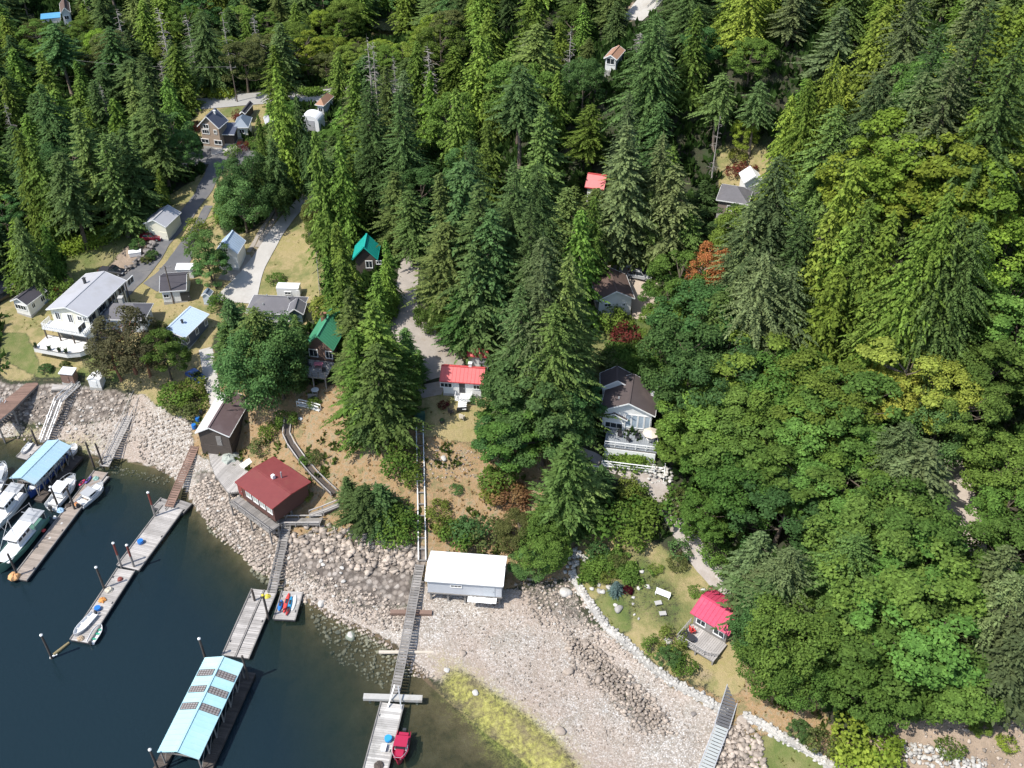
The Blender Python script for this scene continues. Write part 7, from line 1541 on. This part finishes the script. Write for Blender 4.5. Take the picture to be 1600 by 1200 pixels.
# fence by the timber house, hedges
def hedge(label, line, r_, h, tint, n, seed=5):
    g_ = np.random.default_rng(seed); W3 = [G(u, v) for u, v in line]; c = W3[0]; PB, NN = [], []; seg = np.linspace(0, len(W3)-1.001, n)
    for s in seg:
        i = int(s); p = W3[i].lerp(W3[i+1], s-i); x, y = p.x+g_.normal(0, r_*.45), p.y+g_.normal(0, r_*.45); z = tz(x, y); k = 26; v = unit(g_.normal(0, 1, (k, 3))+[0, 0, .6]); q = g_.uniform(.5, 1.1)*h*.6
        PB.append(np.array((x-c.x, y-c.y, z-c.z+h*.25))+v*q); NN.append(unit(v+g_.normal(0, .5, (k, 3))))
    Pc, Nn = np.concatenate(PB), np.concatenate(NN); a = unit(np.cross(Nn, g_.normal(0, 1, Nn.shape))); b = unit(np.cross(Nn, a)); L = .45*g_.uniform(.6, 1.3, len(Pc)); V, F = kites(Pc, a, b, L, L*.8, .05); o = link('hedge', npmesh('hedge', V, F), LEAF); o.location = c; o.color = (*TINT[tint], 1); tag(o, label, 'hedge')
hedge('long bright green bramble hedge along the dark woods at the left', [(100, 394), (125, 388), (150, 380), (175, 368), (200, 352), (218, 342)], 2.2, 2.4, 'lime', 330, 5); hedge('bright green hedge behind the far road', [(325, 150), (345, 151), (360, 152)], 1.4, 2.4, 'lime', 90, 6); hedge('bright hedge behind the white arched building', [(475, 148), (490, 149), (500, 148)], 1.2, 2, 'maplelight', 70, 7); hedge('low green hedge above the white deck house', [(955, 566), (975, 563), (1000, 572), (1018, 585)], 2.6, 2.2, 'maple', 260, 8); hedge('leafy green bed below the white deck house', [(965, 715), (985, 722), (1005, 718)], 2.0, 1.6, 'maplelight', 150, 9)
hedge('planted garden bed between the seawall and the lawn', [(918, 905), (940, 880), (965, 885), (990, 905)], 1.8, 1.0, 'maple', 200, 10); hedge('clipped green edging right of the foot path', [(1090, 815), (1112, 828), (1120, 835)], 1.2, 1.6, 'maplelight', 80, 11)
# ================================================================ labels of the trees: what kind, which colour, beside what
from collections import defaultdict
LAND += [(*Gz(u, v).xy, s) for u, v, s in ((640, 470, 'the curving gravel road'), (430, 370, 'the concrete drive'), (300, 350, 'the asphalt lane'), (360, 158, 'the far road'), (1500, 800, 'the pink forest road'), (1080, 870, 'the foot path'), (605, 50, 'the far pond'), (700, 760, 'the open dry slope'), (1000, 20, 'the hilltop road'), (480, 780, 'the curving boardwalk'),
    (1050, 1040, 'the white seawall'), (100, 330, 'the left hand woods'), (1440, 1000, 'the big lower maples'), (1450, 220, 'the lime green maples'), (860, 480, 'the tallest firs in the middle'), (1330, 330, 'the golden cedar column'), (700, 180, 'the upper middle forest'), (1450, 60, 'the top right hillside'), (200, 100, 'the top left forest'), (1230, 320, 'the giant blue green fir'), (1115, 420, 'the orange dying tree'), (1230, 650, 'the middle right maples'), (1530, 660, 'the right edge woods'), (1260, 60, 'the upper right slope'), (860, 60, 'the far middle ridge'), (1430, 570, 'the yellow maple'))]
lx = np.array([(a, b) for a, b, c in LAND])
cells = defaultdict(list)
for q in TREES:
    d = np.hypot(lx[:, 0]-q['x'], lx[:, 1]-q['y']); i = int(d.argmin()); dx, dy = q['x']-lx[i, 0], q['y']-lx[i, 1]
    rel = ('to the right of' if dx > 0 else 'to the left of') if abs(dx) > abs(dy) else ('behind' if dy > 0 else 'in front of')
    sz = '' if q['kind'] in ('snag', 'bare', 'willow', 'round') else ('tall ' if q['h'] > 21 else 'small ' if q['h'] < (9 if q['kind'] != 'shrub' else 2.5) else '')
    q['d'] = d[i]; cells[(sz+CWORD[q['tint']]+' '+q['word'], rel, LAND[i][2])].append(q)
ORD = ['nearest', 'second nearest', 'third nearest', 'fourth nearest', 'fifth nearest', 'sixth nearest']
for (what, rel, lm), L in cells.items():
    what = what.replace('grey leafless grey', 'leafless grey').replace('grey bare', 'grey bare').replace('grey leafless', 'leafless'); L.sort(key=lambda q: q['d'])
    for i, q in enumerate(L):
        o = q['o']; o['category'] = q['cat']
        if q['kind'] == 'stem' and False: pass
        if len(L) == 1: o['label'] = '%s %s %s' % (what, rel, lm)
        elif i < 6: o['label'] = '%s %s %s %s' % (ORD[i] if not (len(L) == 2 and i == 1) else 'further', what, rel, lm)
        else: o['label'] = 'outlying %s %s %s' % (what, rel, lm); o['group'] = 'outlying %ss %s %s' % (what, rel, lm)
